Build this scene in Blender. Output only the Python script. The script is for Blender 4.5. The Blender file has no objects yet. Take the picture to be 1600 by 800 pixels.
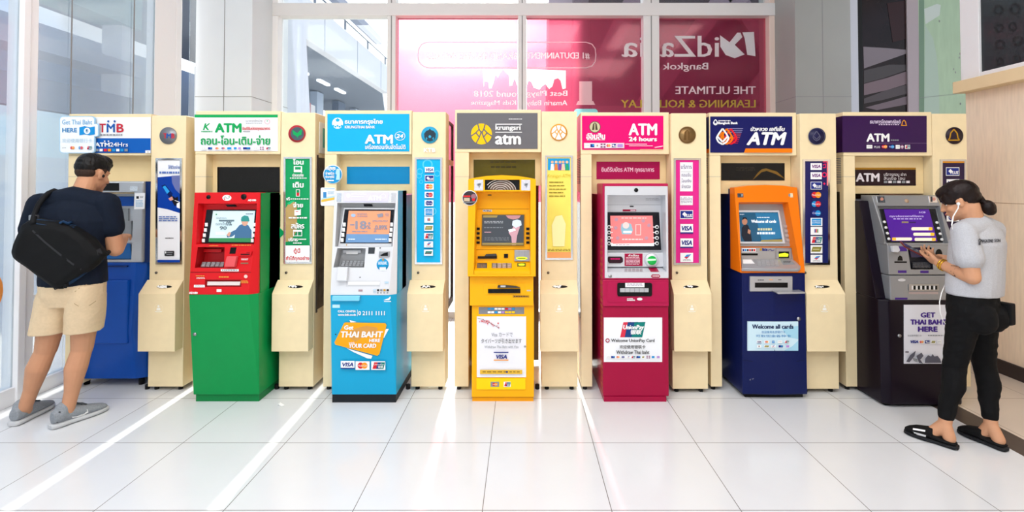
import bpy, bmesh, math, random
from mathutils import Vector, Matrix, noise

SC = bpy.context.scene
COL = SC.collection
R = math.radians
random.seed(7)

# ------------------------------------------------------------------ camera
PITCH, FPX, PCX, PCY, EYE = R(1.1), 777.0, 816.0, 271.0, 1.52
cam_data = bpy.data.cameras.new('camera')
cam_data.sensor_width = 36.0
cam_data.lens = FPX / 1600 * 36.0
cam_data.shift_x = -(PCX - 800) / 1600
cam_data.shift_y = -(400 - PCY) / 1600
cam_data.clip_end = 300
cam = bpy.data.objects.new('camera', cam_data)
cam.location = (0, 0, EYE)
cam.rotation_euler = (R(90) + PITCH, 0, 0)
COL.objects.link(cam)
SC.camera = cam

# ------------------------------------------------------------------ exposure, sky, sun, large lights
SC.view_settings.view_transform = 'Standard'
SC.view_settings.look = 'None'
SC.view_settings.exposure = 0.0
SC.view_settings.gamma = 1.0
SC.view_settings.use_curve_mapping = False

SUN_AZ = (788 - PCX) / FPX
SUN_EL = R(27)
SUN_DIR = Vector((SUN_AZ, 1.0, 0)).normalized() * math.cos(SUN_EL) + Vector((0, 0, math.sin(SUN_EL)))
SUN_DIR.normalize()
SUN_STRENGTH = 9.0
SKY_STRENGTH = 1.35
GLOW = (Vector((-0.14, 1.0, 0.39)).normalized(), 12.0)

world = bpy.data.worlds.new('sky')
SC.world = world
world.use_nodes = True
wn = world.node_tree
wn.nodes.clear()
def wnode(t, **k):
    n = wn.nodes.new(t)
    for a, b in k.items():
        setattr(n, a, b)
    return n
w_out = wnode('ShaderNodeOutputWorld')
w_tc = wnode('ShaderNodeTexCoord')
w_sky = wnode('ShaderNodeTexSky', sky_type='PREETHAM')
w_sky.sun_direction = SUN_DIR
w_sky.turbidity = 3.0
# hazy blue sky with white cloud and the bright haze round the sun
w_sep = wnode('ShaderNodeSeparateXYZ')
wn.links.new(w_tc.outputs['Generated'], w_sep.inputs[0])
w_ramp = wnode('ShaderNodeValToRGB')
w_ramp.color_ramp.elements[0].position = 0.0
w_ramp.color_ramp.elements[0].color = (0.84, 0.91, 1.0, 1)
w_ramp.color_ramp.elements[1].position = 0.7
w_ramp.color_ramp.elements[1].color = (0.12, 0.34, 0.92, 1)
wn.links.new(w_sep.outputs['Z'], w_ramp.inputs[0])
w_noi = wnode('ShaderNodeTexNoise')
w_noi.inputs['Scale'].default_value = 3.2
w_noi.inputs['Detail'].default_value = 6
wn.links.new(w_tc.outputs['Generated'], w_noi.inputs['Vector'])
w_cl = wnode('ShaderNodeMapRange')
w_cl.inputs[1].default_value = 0.42
w_cl.inputs[2].default_value = 0.60
wn.links.new(w_noi.outputs['Fac'], w_cl.inputs[0])
w_mix = wnode('ShaderNodeMixRGB')
w_mix.inputs[2].default_value = (1.28, 1.27, 1.26, 1)
wn.links.new(w_cl.outputs[0], w_mix.inputs[0])
wn.links.new(w_ramp.outputs[0], w_mix.inputs[1])
w_nrm = wnode('ShaderNodeVectorMath', operation='NORMALIZE')
wn.links.new(w_tc.outputs['Generated'], w_nrm.inputs[0])
w_dot = wnode('ShaderNodeVectorMath', operation='DOT_PRODUCT')
w_dot.inputs[1].default_value = GLOW[0]
wn.links.new(w_nrm.outputs['Vector'], w_dot.inputs[0])
w_pow = wnode('ShaderNodeMath', operation='POWER', use_clamp=False)
w_pow.inputs[1].default_value = 58.0
w_max = wnode('ShaderNodeMath', operation='MAXIMUM')
w_max.inputs[1].default_value = 0.0
wn.links.new(w_dot.outputs['Value'], w_max.inputs[0])
wn.links.new(w_max.outputs[0], w_pow.inputs[0])
w_gl = wnode('ShaderNodeMath', operation='MULTIPLY')
w_gl.inputs[1].default_value = GLOW[1]
wn.links.new(w_pow.outputs[0], w_gl.inputs[0])
w_bg1 = wnode('ShaderNodeBackground')
w_bg1.inputs['Strength'].default_value = SKY_STRENGTH
wn.links.new(w_mix.outputs[0], w_bg1.inputs['Color'])
w_bg2 = wnode('ShaderNodeBackground')
w_bg2.inputs['Color'].default_value = (1.0, 0.96, 0.9, 1)
wn.links.new(w_gl.outputs[0], w_bg2.inputs['Strength'])
w_add = wnode('ShaderNodeAddShader')
wn.links.new(w_bg1.outputs[0], w_add.inputs[0])
wn.links.new(w_bg2.outputs[0], w_add.inputs[1])
wn.links.new(w_add.outputs[0], w_out.inputs['Surface'])
wn.nodes.remove(w_sky)

sun_data = bpy.data.lights.new('sun', 'SUN')
sun_data.energy = SUN_STRENGTH
sun_data.angle = R(1.4)
sun_data.color = (1.0, 0.95, 0.86)
sun = bpy.data.objects.new('sun', sun_data)
sun.rotation_euler = (-SUN_DIR).to_track_quat('-Z', 'Y').to_euler()
sun.location = (0, 8, 9)
COL.objects.link(sun)

# unseen fill lights added under the ceiling to brighten the hall and foreground floor
CEIL_Z = 4.6
for lx, ly, sx, sy, watts in ((-2.3, 1.0, 1.8, 1.8, 68), (0.2, 1.0, 1.8, 1.8, 70), (2.7, 1.0, 1.6, 1.8, 40),
                              (-1.6, -1.8, 2.4, 2.0, 104), (1.6, -1.8, 2.4, 2.0, 66)):
    ld = bpy.data.lights.new('ceiling_fill_light', 'AREA')
    ld.shape = 'RECTANGLE'
    ld.size, ld.size_y = sx, sy
    ld.energy = watts
    ld.color = (1.0, 0.995, 0.985)
    lo = bpy.data.objects.new('ceiling_fill_light', ld)
    lo.location = (lx, ly, CEIL_Z - 0.03)
    COL.objects.link(lo)

# ------------------------------------------------------------------ pixel rays of the photograph
CP, SP = math.cos(PITCH), math.sin(PITCH)
def ray(px, py):
    a, b = (px - PCX) / FPX, -(py - PCY) / FPX
    return Vector((a, CP - b * SP, SP + b * CP))
def at(px, py, y):
    d = ray(px, py)
    t = y / d.y
    return Vector((d.x * t, y, EYE + d.z * t))
def floor_at(px, py):
    d = ray(px, py)
    t = -EYE / d.z
    return Vector((d.x * t, d.y * t, 0))
def on_x(px, py, x):
    d = ray(px, py)
    t = x / d.x
    return Vector((x, d.y * t, EYE + d.z * t))
def X(px, y, py=400):
    return at(px, py, y).x
def Z(py, y, px=816):
    return at(px, py, y).z

class Plane:
    """a real surface: point and outward normal; px pixels are dropped onto it"""
    def __init__(self, p, n):
        self.p, self.n = Vector(p), Vector(n).normalized()
    @classmethod
    def three(cls, a, b, c):
        n = (Vector(b) - Vector(a)).cross(Vector(c) - Vector(a))
        if n.y > 0:
            n = -n
        return cls(a, n)
    @classmethod
    def front(cls, y):
        return cls((0, y, 0), (0, -1, 0))
    def at(self, px, py, d=0.0):
        r = ray(px, py)
        o = Vector((0, 0, EYE))
        q = self.p + self.n * d
        t = (q - o).dot(self.n) / r.dot(self.n)
        return o + r * t
    def off(self, d):
        return Plane(self.p + self.n * d, self.n)

# ------------------------------------------------------------------ materials
def lin(h):
    if isinstance(h, str):
        h = h.lstrip('#')
        v = [int(h[i:i + 2], 16) / 255 for i in (0, 2, 4)]
    else:
        v = [c / 255 for c in h]
    return tuple(c / 12.92 if c <= 0.04045 else ((c + 0.055) / 1.055) ** 2.4 for c in v)
_M = {}
def M(name, color=None, rough=0.5, metal=0.0, spec=0.22, emit=None, es=1.0, vary=0.0, scale=30.0, bump=0.0, stretch=None, coat=0.0):
    if name in _M:
        return _M[name]
    m = bpy.data.materials.new(name)
    m.use_nodes = True
    nt = m.node_tree
    b = nt.nodes['Principled BSDF']
    c = lin(color)
    b.inputs['Base Color'].default_value = (*c, 1)
    b.inputs['Roughness'].default_value = rough
    b.inputs['Metallic'].default_value = metal
    b.inputs['Specular IOR Level'].default_value = spec
    b.inputs['Coat Weight'].default_value = coat
    if emit is not None:
        b.inputs['Emission Color'].default_value = (*lin(emit), 1)
        b.inputs['Emission Strength'].default_value = es
    if vary or bump:
        tc = nt.nodes.new('ShaderNodeTexCoord')
        mp = nt.nodes.new('ShaderNodeMapping')
        if stretch:
            mp.inputs['Scale'].default_value = stretch
        nz = nt.nodes.new('ShaderNodeTexNoise')
        nz.inputs['Scale'].default_value = scale
        nz.inputs['Detail'].default_value = 4
        nt.links.new(tc.outputs['Object'], mp.inputs[0])
        nt.links.new(mp.outputs[0], nz.inputs['Vector'])
        if vary:
            mr = nt.nodes.new('ShaderNodeMapRange')
            mr.inputs[1].default_value, mr.inputs[2].default_value = 0.3, 0.7
            mr.inputs[3].default_value, mr.inputs[4].default_value = 1 - vary, 1 + vary
            mx = nt.nodes.new('ShaderNodeVectorMath')
            mx.operation = 'MULTIPLY'
            mx.inputs[0].default_value = c
            nt.links.new(nz.outputs['Fac'], mr.inputs[0])
            nt.links.new(mr.outputs[0], mx.inputs[1])
            nt.links.new(mx.outputs[0], b.inputs['Base Color'])
        if bump:
            bp = nt.nodes.new('ShaderNodeBump')
            bp.inputs['Strength'].default_value = bump
            bp.inputs['Distance'].default_value = 0.002
            nt.links.new(nz.outputs['Fac'], bp.inputs['Height'])
            nt.links.new(bp.outputs[0], b.inputs['Normal'])
    _M[name] = m
    return m

def print_mat(name, c):
    """opaque film ink lit from both sides"""
    m = bpy.data.materials.new(name)
    m.use_nodes = True
    nt = m.node_tree
    nt.nodes.clear()
    out = nt.nodes.new('ShaderNodeOutputMaterial')
    a = nt.nodes.new('ShaderNodeBsdfDiffuse')
    b = nt.nodes.new('ShaderNodeBsdfTranslucent')
    mx = nt.nodes.new('ShaderNodeMixShader')
    for q in (a, b):
        q.inputs[0].default_value = (*c, 1)
    mx.inputs[0].default_value = 0.55
    nt.links.new(a.outputs[0], mx.inputs[1])
    nt.links.new(b.outputs[0], mx.inputs[2])
    nt.links.new(mx.outputs[0], out.inputs['Surface'])
    return m
def glass_mat(name, tint, gloss=0.1, rough=0.0, trans=None, trans_c=(1, 1, 1), gloss_c=(1, 1, 1), fres=0.5):
    """thin pane: tinted see-through + optional milky scatter + reflection"""
    m = bpy.data.materials.new(name)
    m.use_nodes = True
    nt = m.node_tree
    nt.nodes.clear()
    out = nt.nodes.new('ShaderNodeOutputMaterial')
    t = nt.nodes.new('ShaderNodeBsdfTransparent')
    t.inputs[0].default_value = (*tint, 1)
    base = t.outputs[0]
    if trans:
        tl = nt.nodes.new('ShaderNodeBsdfTranslucent')
        tl.inputs[0].default_value = (*trans_c, 1)
        mx = nt.nodes.new('ShaderNodeMixShader')
        mx.inputs[0].default_value = trans
        nt.links.new(base, mx.inputs[1])
        nt.links.new(tl.outputs[0], mx.inputs[2])
        base = mx.outputs[0]
    g = nt.nodes.new('ShaderNodeBsdfGlossy')
    g.inputs['Color'].default_value = (*gloss_c, 1)
    g.inputs['Roughness'].default_value = rough
    lw = nt.nodes.new('ShaderNodeLayerWeight')
    lw.inputs[0].default_value = 0.25
    mu = nt.nodes.new('ShaderNodeMath')
    mu.operation = 'MULTIPLY_ADD'
    mu.inputs[1].default_value = fres
    mu.inputs[2].default_value = gloss
    mu.use_clamp = True
    nt.links.new(lw.outputs['Fresnel'], mu.inputs[0])
    mx2 = nt.nodes.new('ShaderNodeMixShader')
    nt.links.new(mu.outputs[0], mx2.inputs[0])
    nt.links.new(base, mx2.inputs[1])
    nt.links.new(g.outputs[0], mx2.inputs[2])
    nt.links.new(mx2.outputs[0], out.inputs['Surface'])
    return m

# ------------------------------------------------------------------ mesh collector
class MB:
    def __init__(self):
        self.v, self.f, self.fm, self.fs, self.mats = [], [], [], [], []
    def mi(self, m):
        if m not in self.mats:
            self.mats.append(m)
        return self.mats.index(m)
    def add(self, verts, faces, m, smooth=False):
        o, k = len(self.v), self.mi(m)
        self.v += [Vector(p) for p in verts]
        for f in faces:
            self.f.append([i + o for i in f])
            self.fm.append(k)
            self.fs.append(smooth)
        return self
    def add_bm(self, bm, m, smooth=False):
        bm.verts.index_update()
        self.add([v.co.copy() for v in bm.verts], [[v.index for v in f.verts] for f in bm.faces], m, smooth)
        bm.free()
        return self
    def box(self, x0, x1, y0, y1, z0, z1, m, bev=0.0):
        return self.hull([(x, y, z) for x in (x0, x1) for y in (y0, y1) for z in (z0, z1)], m, bev)
    def hull(self, pts, m, bev=0.0, seg=2, smooth=False):
        bm = bmesh.new()
        vs = [bm.verts.new(p) for p in pts]
        r = bmesh.ops.convex_hull(bm, input=vs)
        junk = [g for g in r['geom_interior'] + r['geom_unused'] if isinstance(g, bmesh.types.BMVert)]
        if junk:
            bmesh.ops.delete(bm, geom=list(set(junk)), context='VERTS')
        bmesh.ops.dissolve_limit(bm, angle_limit=R(0.8), verts=bm.verts[:], edges=bm.edges[:])
        bmesh.ops.recalc_face_normals(bm, faces=bm.faces[:])
        if bev:
            bmesh.ops.bevel(bm, geom=bm.edges[:], offset=bev, segments=seg, affect='EDGES', profile=0.5, clamp_overlap=True)
        return self.add_bm(bm, m, smooth)
    def prism(self, poly, d, m, smooth_sides=False):
        """poly: world points of a flat outline; d: extrusion vector"""
        n = len(poly)
        d = Vector(d)
        P = [Vector(p) for p in poly]
        nrm = Vector((0, 0, 0))
        for i in range(n):
            nrm += P[i].cross(P[(i + 1) % n])
        if nrm.dot(d) > 0:
            P.reverse()
        self.add(P + [p + d for p in P], [list(range(n)), list(range(2 * n - 1, n - 1, -1))] + [], m)
        o = len(self.v) - 2 * n
        k = self.mi(m)
        for i in range(n):
            j = (i + 1) % n
            self.f.append([o + j, o + i, o + n + i, o + n + j])
            self.fm.append(k)
            self.fs.append(smooth_sides)
        return self
    def tube(self, pts, rad, m, n=8, caps=True):
        pts = [Vector(p) for p in pts]
        rads = rad if isinstance(rad, (list, tuple)) else [rad] * len(pts)
        verts, faces = [], []
        up = None
        for i, p in enumerate(pts):
            a = pts[max(i - 1, 0)]
            b = pts[min(i + 1, len(pts) - 1)]
            t = (b - a).normalized()
            if up is None:
                up = t.orthogonal().normalized()
            up = (up - t * up.dot(t)).normalized()
            w = t.cross(up)
            for k in range(n):
                an = 2 * math.pi * k / n
                verts.append(p + (up * math.cos(an) + w * math.sin(an)) * rads[i])
        for i in range(len(pts) - 1):
            for k in range(n):
                a, b = i * n + k, i * n + (k + 1) % n
                faces.append([a, b, b + n, a + n])
        if caps:
            faces.append(list(range(n - 1, -1, -1)))
            faces.append([(len(pts) - 1) * n + k for k in range(n)])
        return self.add(verts, faces, m, True)
    def cyl(self, a, b, r, m, n=20, r2=None):
        return self.tube([a, b], [r, r if r2 is None else r2], m, n)
    def ball(self, c, r, m, seg=16, rot=None):
        r = r if isinstance(r, (tuple, list)) else (r, r, r)
        bm = bmesh.new()
        mat = Matrix.Translation(Vector(c)) @ (rot.to_4x4() if rot else Matrix.Identity(4)) @ Matrix.Diagonal((*r, 1))
        bmesh.ops.create_uvsphere(bm, u_segments=seg, v_segments=max(6, seg // 2), radius=1.0, matrix=mat)
        return self.add_bm(bm, m, True)
    def mesh(self, name, loc=(0, 0, 0)):
        me = bpy.data.meshes.new(name)
        L = Vector(loc)
        me.from_pydata([(p - L)[:] for p in self.v], [], self.f)
        for m in self.mats:
            me.materials.append(m)
        me.polygons.foreach_set('material_index', self.fm)
        me.polygons.foreach_set('use_smooth', self.fs)
        me.validate()
        me.update()
        return me
    def build(self, name, parent=None, loc=None, label=None):
        root = parent
        while root is not None and root.parent is not None:
            root = root.parent
        L = Vector(loc) if loc is not None else (root.location.copy() if root is not None else Vector((0, 0, 0)))
        o = bpy.data.objects.new(name, self.mesh(name, L))
        COL.objects.link(o)
        if parent is not None:
            o.parent = parent
        else:
            o.location = L
        if label:
            o['label'] = label
        return o

def tag(o, label, cat, group=None, kind=None):
    o['label'] = label
    o['category'] = cat
    if group:
        o['group'] = group
    if kind:
        o['kind'] = kind
    return o
def thing(name, label, cat, loc, group=None):
    o = bpy.data.objects.new(name, None)
    o.empty_display_size = 0.1
    o.location = loc
    COL.objects.link(o)
    return tag(o, label, cat, group)
def structure(o):
    o['kind'] = 'structure'
    return o

def evaluated(mesh, mods, name):
    """run modifiers on a mesh and give back the result as a new mesh"""
    t = bpy.data.objects.new('work', mesh)
    COL.objects.link(t)
    for kind, kw in mods:
        md = t.modifiers.new(kind, kind)
        for a, b in kw.items():
            setattr(md, a, b)
    dg = bpy.context.evaluated_depsgraph_get()
    dg.update()
    out = bpy.data.meshes.new_from_object(t.evaluated_get(dg), depsgraph=dg)
    out.name = name
    bpy.data.objects.remove(t)
    return out

def carve(mb, cutters, name, parent, label=None):
    """solid minus recesses"""
    root = parent
    while root.parent is not None:
        root = root.parent
    me = mb.mesh(name, root.location)
    cut = MB()
    objs = []
    for c in cutters:
        co = bpy.data.objects.new('work_cut', c.mesh('work_cut', root.location))
        COL.objects.link(co)
        objs.append(co)
    mods = [('BOOLEAN', dict(operation='DIFFERENCE', object=c, solver='EXACT', material_mode='TRANSFER')) for c in objs]
    out = evaluated(me, mods, name)
    for c in objs:
        bpy.data.objects.remove(c)
    o = bpy.data.objects.new(name, out)
    COL.objects.link(o)
    o.parent = parent
    if label:
        o['label'] = label
    return o

# ------------------------------------------------------------------ lettering and print
_GLYPH = {}
def glyphs(s, shear=0.0):
    k = (s, shear)
    if k in _GLYPH:
        return _GLYPH[k]
    cu = bpy.data.curves.new('work', 'FONT')
    cu.body = s
    cu.shear = shear
    cu.resolution_u = 2
    cu.fill_mode = 'FRONT'
    o = bpy.data.objects.new('work', cu)
    COL.objects.link(o)
    dg = bpy.context.evaluated_depsgraph_get()
    dg.update()
    me = o.evaluated_get(dg).to_mesh()
    V = [(v.co.x, v.co.y) for v in me.vertices]
    F = [list(p.vertices) for p in me.polygons]
    bpy.data.objects.remove(o)
    bpy.data.curves.remove(cu)
    xs, ys = [v[0] for v in V] or [0, 1], [v[1] for v in V] or [0, 1]
    x0, x1, y0, y1 = min(xs), max(xs), min(ys), max(ys)
    w, h = max(x1 - x0, 1e-6), max(y1 - y0, 1e-6)
    V = [((x - x0) / w, 1 - (y - y0) / h) for x, y in V]
    _GLYPH[k] = (V, F, w / h)
    return _GLYPH[k]

class Print:
    """ink on one flat surface, laid in thin layers; px = pixel of the photograph dropped on the surface"""
    STEP = 0.0003
    def __init__(self, plane, d=0.0006):
        self.pl, self.d, self.mb = plane, d, MB()
    def put(self, pts, faces, m):
        self.mb.add([self.pl.at(x, y, self.d) for x, y in pts], faces, m)
        self.d += self.STEP
        return self
    def poly(self, pts, m):
        return self.put(pts, [list(range(len(pts)))], m)
    def rect(self, x0, y0, x1, y1, m):
        return self.poly([(x0, y0), (x1, y0), (x1, y1), (x0, y1)], m)
    def rrect(self, x0, y0, x1, y1, r, m, n=5):
        p = []
        for cx, cy, a0 in ((x1 - r, y0 + r, -90), (x1 - r, y1 - r, 0), (x0 + r, y1 - r, 90), (x0 + r, y0 + r, 180)):
            for i in range(n + 1):
                a = R(a0 + 90 * i / n)
                p.append((cx + r * math.cos(a), cy + r * math.sin(a)))
        return self.poly(p, m)
    def disc(self, cx, cy, r, m, ry=None, n=28, a0=0, a1=360):
        ry = ry or r
        pts = [(cx + r * math.cos(R(a0 + (a1 - a0) * i / n)), cy + ry * math.sin(R(a0 + (a1 - a0) * i / n))) for i in range(n if a1 - a0 == 360 else n + 1)]
        return self.poly(pts, m)
    def ring(self, cx, cy, r0, r1, m, k=1.0, n=32):
        pts, fs = [], []
        for i in range(n):
            a = 2 * math.pi * i / n
            pts += [(cx + r0 * math.cos(a), cy + k * r0 * math.sin(a)), (cx + r1 * math.cos(a), cy + k * r1 * math.sin(a))]
        for i in range(n):
            j = (i + 1) % n
            fs.append([2 * i, 2 * i + 1, 2 * j + 1, 2 * j])
        return self.put(pts, fs, m)
    def line(self, pts, w, m):
        P, F = [], []
        for i in range(len(pts) - 1):
            (xa, ya), (xb, yb) = pts[i], pts[i + 1]
            l = math.hypot(xb - xa, yb - ya) or 1
            nx, ny = -(yb - ya) / l * w / 2, (xb - xa) / l * w / 2
            o = len(P)
            P += [(xa + nx, ya + ny), (xb + nx, yb + ny), (xb - nx, yb - ny), (xa - nx, ya - ny)]
            F.append([o, o + 1, o + 2, o + 3])
        return self.put(P, F, m)
    def frame(self, x0, y0, x1, y1, w, m):
        self.put([(x0, y0), (x1, y0), (x1, y1), (x0, y1), (x0 + w, y0 + w), (x1 - w, y0 + w), (x1 - w, y1 - w), (x0 + w, y1 - w)],
                 [[0, 1, 5, 4], [1, 2, 6, 5], [2, 3, 7, 6], [3, 0, 4, 7]], m)
        return self
    def text(self, s, x0, y0, x1, y1, m, bold=0.0, shear=0.0, mirror=False, rot=0.0):
        V, F, _ = glyphs(s, shear)
        offs = [(0, 0)] if not bold else [(-bold, 0), (bold, 0), (0, -bold * .6), (0, bold * .6)]
        cx, cy = (x0 + x1) / 2, (y0 + y1) / 2
        ca, sa = math.cos(R(rot)), math.sin(R(rot))
        for dx, dy in offs:
            pts = []
            for u, v in V:
                if mirror:
                    u = 1 - u
                x, y = x0 + u * (x1 - x0) + dx, y0 + v * (y1 - y0) + dy
                if rot:
                    x, y = cx + (x - cx) * ca - (y - cy) * sa, cy + (x - cx) * sa + (y - cy) * ca
                pts.append((x, y))
            self.put(pts, F, m)
        return self
    def dashes(self, x0, y0, x1, y1, rows, m, seed=1, words=3, frac=0.45):
        """tiny unreadable print: broken strokes"""
        rnd = random.Random(seed)
        P, F = [], []
        h = (y1 - y0) / max(1, rows)
        for r in range(rows):
            x = x0
            y = y0 + r * h
            while x < x1 - 1:
                w = (x1 - x0) / words * rnd.uniform(.35, 1.0)
                xe = min(x1, x + w)
                o = len(P)
                P += [(x, y), (xe, y), (xe, y + h * frac), (x, y + h * frac)]
                F.append([o, o + 1, o + 2, o + 3])
                x = xe + (x1 - x0) * 0.035
        return self.put(P, F, m)
    def build(self, name, parent, label=None):
        return self.mb.build(name, parent, label=label)

def slab(plane, pts, d0, d1, m, bev=0.0):
    """plate on a surface: outline in px, front at distance d1 from the surface, back at d0"""
    b = MB()
    fr = [plane.at(x, y, d1) for x, y in pts]
    if bev:
        b.hull(fr + [p - plane.n * (d1 - d0) for p in fr], m, bev)
    else:
        b.prism(fr, -plane.n * (d1 - d0), m)
    return b
def rectpts(x0, y0, x1, y1):
    return [(x0, y0), (x1, y0), (x1, y1), (x0, y1)]
def recess(plane, pts, depth, m, taper=1.0, dx=0.0, dy=0.0, d1=0.03):
    """cutter for a recess: outline in px on the surface, sinks by depth; taper and shift (metres) of its floor"""
    b = MB()
    on = [plane.at(x, y, 0) for x, y in pts]
    c = sum(on, Vector()) / len(on)
    right = Vector((1, 0, 0))
    up = plane.n.cross(right).normalized()
    if up.z < 0:
        up = -up
    fl = [c + (p - c) * taper - plane.n * depth + right * dx + up * dy for p in on]
    fr = [p + (p - q) * (d1 / depth) for p, q in zip(on, fl)]
    b.hull(fr + fl, m)
    return b
# ================================================================== the setting
YW, YP = 5.62, 5.2          # back glass line, pillar fronts
XL = -3.5          # left glass wall
XR = 3.83          # right timber wall

def tile_mat(name, base, line, rough, x0, y0, pitch=0.6, lw=0.004):
    m = bpy.data.materials.new(name)
    m.use_nodes = True
    nt = m.node_tree
    b = nt.nodes['Principled BSDF']
    b.inputs['Roughness'].default_value = rough
    b.inputs['Specular IOR Level'].default_value = 0.5
    tc = nt.nodes.new('ShaderNodeTexCoord')
    sp = nt.nodes.new('ShaderNodeSeparateXYZ')
    nt.links.new(tc.outputs['Object'], sp.inputs[0])
    def math_(op, a, v=None, w=None):
        n = nt.nodes.new('ShaderNodeMath')
        n.operation = op
        for i, q in enumerate((a, v, w)):
            if q is None:
                continue
            if isinstance(q, (int, float)):
                n.inputs[i].default_value = q
            else:
                nt.links.new(q, n.inputs[i])
        return n.outputs[0]
    masks, cells = [], []
    for ax, o in (('X', x0), ('Y', y0)):
        s = math_('SUBTRACT', sp.outputs[ax], o)
        q = math_('DIVIDE', s, pitch)
        fr = math_('FRACT', q)
        c = math_('ABSOLUTE', math_('SUBTRACT', fr, 0.5))
        masks.append(math_('GREATER_THAN', c, 0.5 - lw / 2 / pitch))
        cells.append(math_('FLOOR', q))
    mk = math_('MAXIMUM', masks[0], masks[1])
    cb = nt.nodes.new('ShaderNodeCombineXYZ')
    nt.links.new(cells[0], cb.inputs[0])
    nt.links.new(cells[1], cb.inputs[1])
    wn_ = nt.nodes.new('ShaderNodeTexWhiteNoise')
    nt.links.new(cb.outputs[0], wn_.inputs['Vector'])
    nz = nt.nodes.new('ShaderNodeTexNoise')
    nz.inputs['Scale'].default_value = 5
    nz.inputs['Detail'].default_value = 5
    nt.links.new(tc.outputs['Object'], nz.inputs['Vector'])
    v = math_('MULTIPLY_ADD', wn_.outputs['Value'], 0.035, 0.965)
    v = math_('MULTIPLY', v, math_('MULTIPLY_ADD', nz.outputs['Fac'], 0.05, 0.975))
    sc = nt.nodes.new('ShaderNodeVectorMath')
    sc.operation = 'SCALE'
    sc.inputs[0].default_value = lin(base)
    nt.links.new(v, sc.inputs['Scale'])
    mx = nt.nodes.new('ShaderNodeMixRGB')
    mx.inputs[2].default_value = (*lin(line), 1)
    nt.links.new(mk, mx.inputs[0])
    nt.links.new(sc.outputs[0], mx.inputs[1])
    nt.links.new(mx.outputs[0], b.inputs['Base Color'])
    rr = math_('MULTIPLY_ADD', nz.outputs['Fac'], 0.06, rough - 0.03)
    nt.links.new(rr, b.inputs['Roughness'])
    return m

M_tile = tile_mat('white_floor_tile', '#e0e2e5', '#7f7c7a', 0.16, -0.785, 2.34)
M_tile2 = tile_mat('beige_floor_tile', '#e2d2c2', '#9a8d80', 0.2, 3.0, 2.34)
M_white = M('white_frame_paint', '#f4f4f6', 0.4)
M_frame = M('aluminium_frame', '#e4e4e5', 0.45)
M_ceil = M('ceiling_paint', '#eeeeee', 0.8)
M_wallw = M('hall_wall_paint', '#e4e4e6', 0.7)
M_pillar = M('pillar_panel', '#dfe5ea', 0.35, vary=0.02, scale=2)
M_pillar2 = M('pillar_panel_grey', '#9fa19f', 0.4, vary=0.03, scale=2)
M_seam = M('panel_seam', '#8e8f90', 0.7)
M_timber = M('timber_laminate', '#fae6cd', 0.45, vary=0.06, scale=9, stretch=(6, 6, 0.6))
M_ledge = M('ledge_laminate', '#eed6ab', 0.4, vary=0.02, scale=8)
M_dark = M('dark_brown_skirting', '#3b312e', 0.45)
M_strip = M('brown_floor_strip', '#4c413c', 0.35, vary=0.05, scale=20)
M_black = M('black_plastic', '#0b0b0c', 0.4)
M_glass = glass_mat('window_glass', (0.93, 0.96, 0.96), 0.03, 0.0)
M_frost = glass_mat('milky_side_glass', (0.92, 0.96, 0.97), 0.04, 0.12, trans=0.22, trans_c=(0.86, 0.91, 0.93))
M_film = glass_mat('magenta_window_film', (0.92, 0.45, 0.50), 0.02, 0.08, trans=0.22, trans_c=(0.88, 0.22, 0.42), fres=0.12)
M_filmtext = print_mat('white_film_print', (0.93, 0.91, 0.92))
M_filmolive = print_mat('olive_film_print', (0.72, 0.62, 0.12))
M_filmcyan = print_mat('cyan_film_print', (0.35, 0.82, 0.82))

structure(MB().box(XL - 0.1, 2.79, -5, 6.0, -0.1, 0, M_tile).build('floor'))
structure(MB().box(2.97, 6.2, -5, 6.0, -0.1, 0, M_tile2).build('floor'))
structure(MB().box(2.79, 2.97, -5, 6.0, -0.1, 0.0005, M_strip).build('trim_1'))
structure(MB().box(XL - 0.2, 6.2, -5, 6.05, CEIL_Z, CEIL_Z + 0.1, M_ceil).build('ceiling'))
structure(MB().box(XL - 0.2, 6.2, -5.1, -5, 0, CEIL_Z, M_wallw).build('wall_front'))

# ---- left glass wall
w = bpy.data.objects.new('wall_left', None); COL.objects.link(w); structure(w)
w.location = (XL, 0, 0)
def wl(nm, *b, **k):
    return structure(MB().box(*b[:6], b[6], k.get('bev', 0.004)).build(nm, w))
wl('glass', XL - 0.012, XL, 3.56, 4.71, 0.10, CEIL_Z, M_frost, bev=0)
wl('glass', XL - 0.012, XL, -5.0, 3.44, 0.10, CEIL_Z, M_frost, bev=0)
wl('frame', XL - 0.08, XL + 0.02, 3.495, 3.56, 0, CEIL_Z, M_white)
wl('frame', XL - 0.08, XL + 0.035, 3.44, 3.49, 0, CEIL_Z, M_white)
wl('frame', XL - 0.08, XL + 0.002, 4.71, 5.0, 0, CEIL_Z, M_white)
wl('frame', XL - 0.08, XL + 0.006, 5.0, 5.08, 0, CEIL_Z, M_white)
wl('frame', XL - 0.06, XL + 0.02, 3.56, 4.71, 0, 0.10, M_white)
wl('frame', XL - 0.06, XL + 0.02, -5.0, 3.44, 0, 0.12, M_white)
wl('joint', XL - 0.001, XL + 0.003, 3.835, 3.845, 0.1, CEIL_Z, M_seam, bev=0)
wl('joint', XL - 0.001, XL + 0.003, 4.45, 4.462, 0.1, CEIL_Z, M_seam, bev=0)
pl = Plane((XL, 0, 0), (1, 0, 0))
g = Print(pl, 0.002)
g.text('v.r', 40, 483, 62, 503, M('dark_glass_lettering', '#2b2b2e', 0.5), bold=0.35)
g.rect(65, 489, 70, 492, M_white).rect(73, 489, 78, 492, M_white)
g.build('lettering', w)
wl('rail', XL + 0.004, XL + 0.012, 3.57, 4.70, 0.70, 0.72, M_white, bev=0.002)

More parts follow.
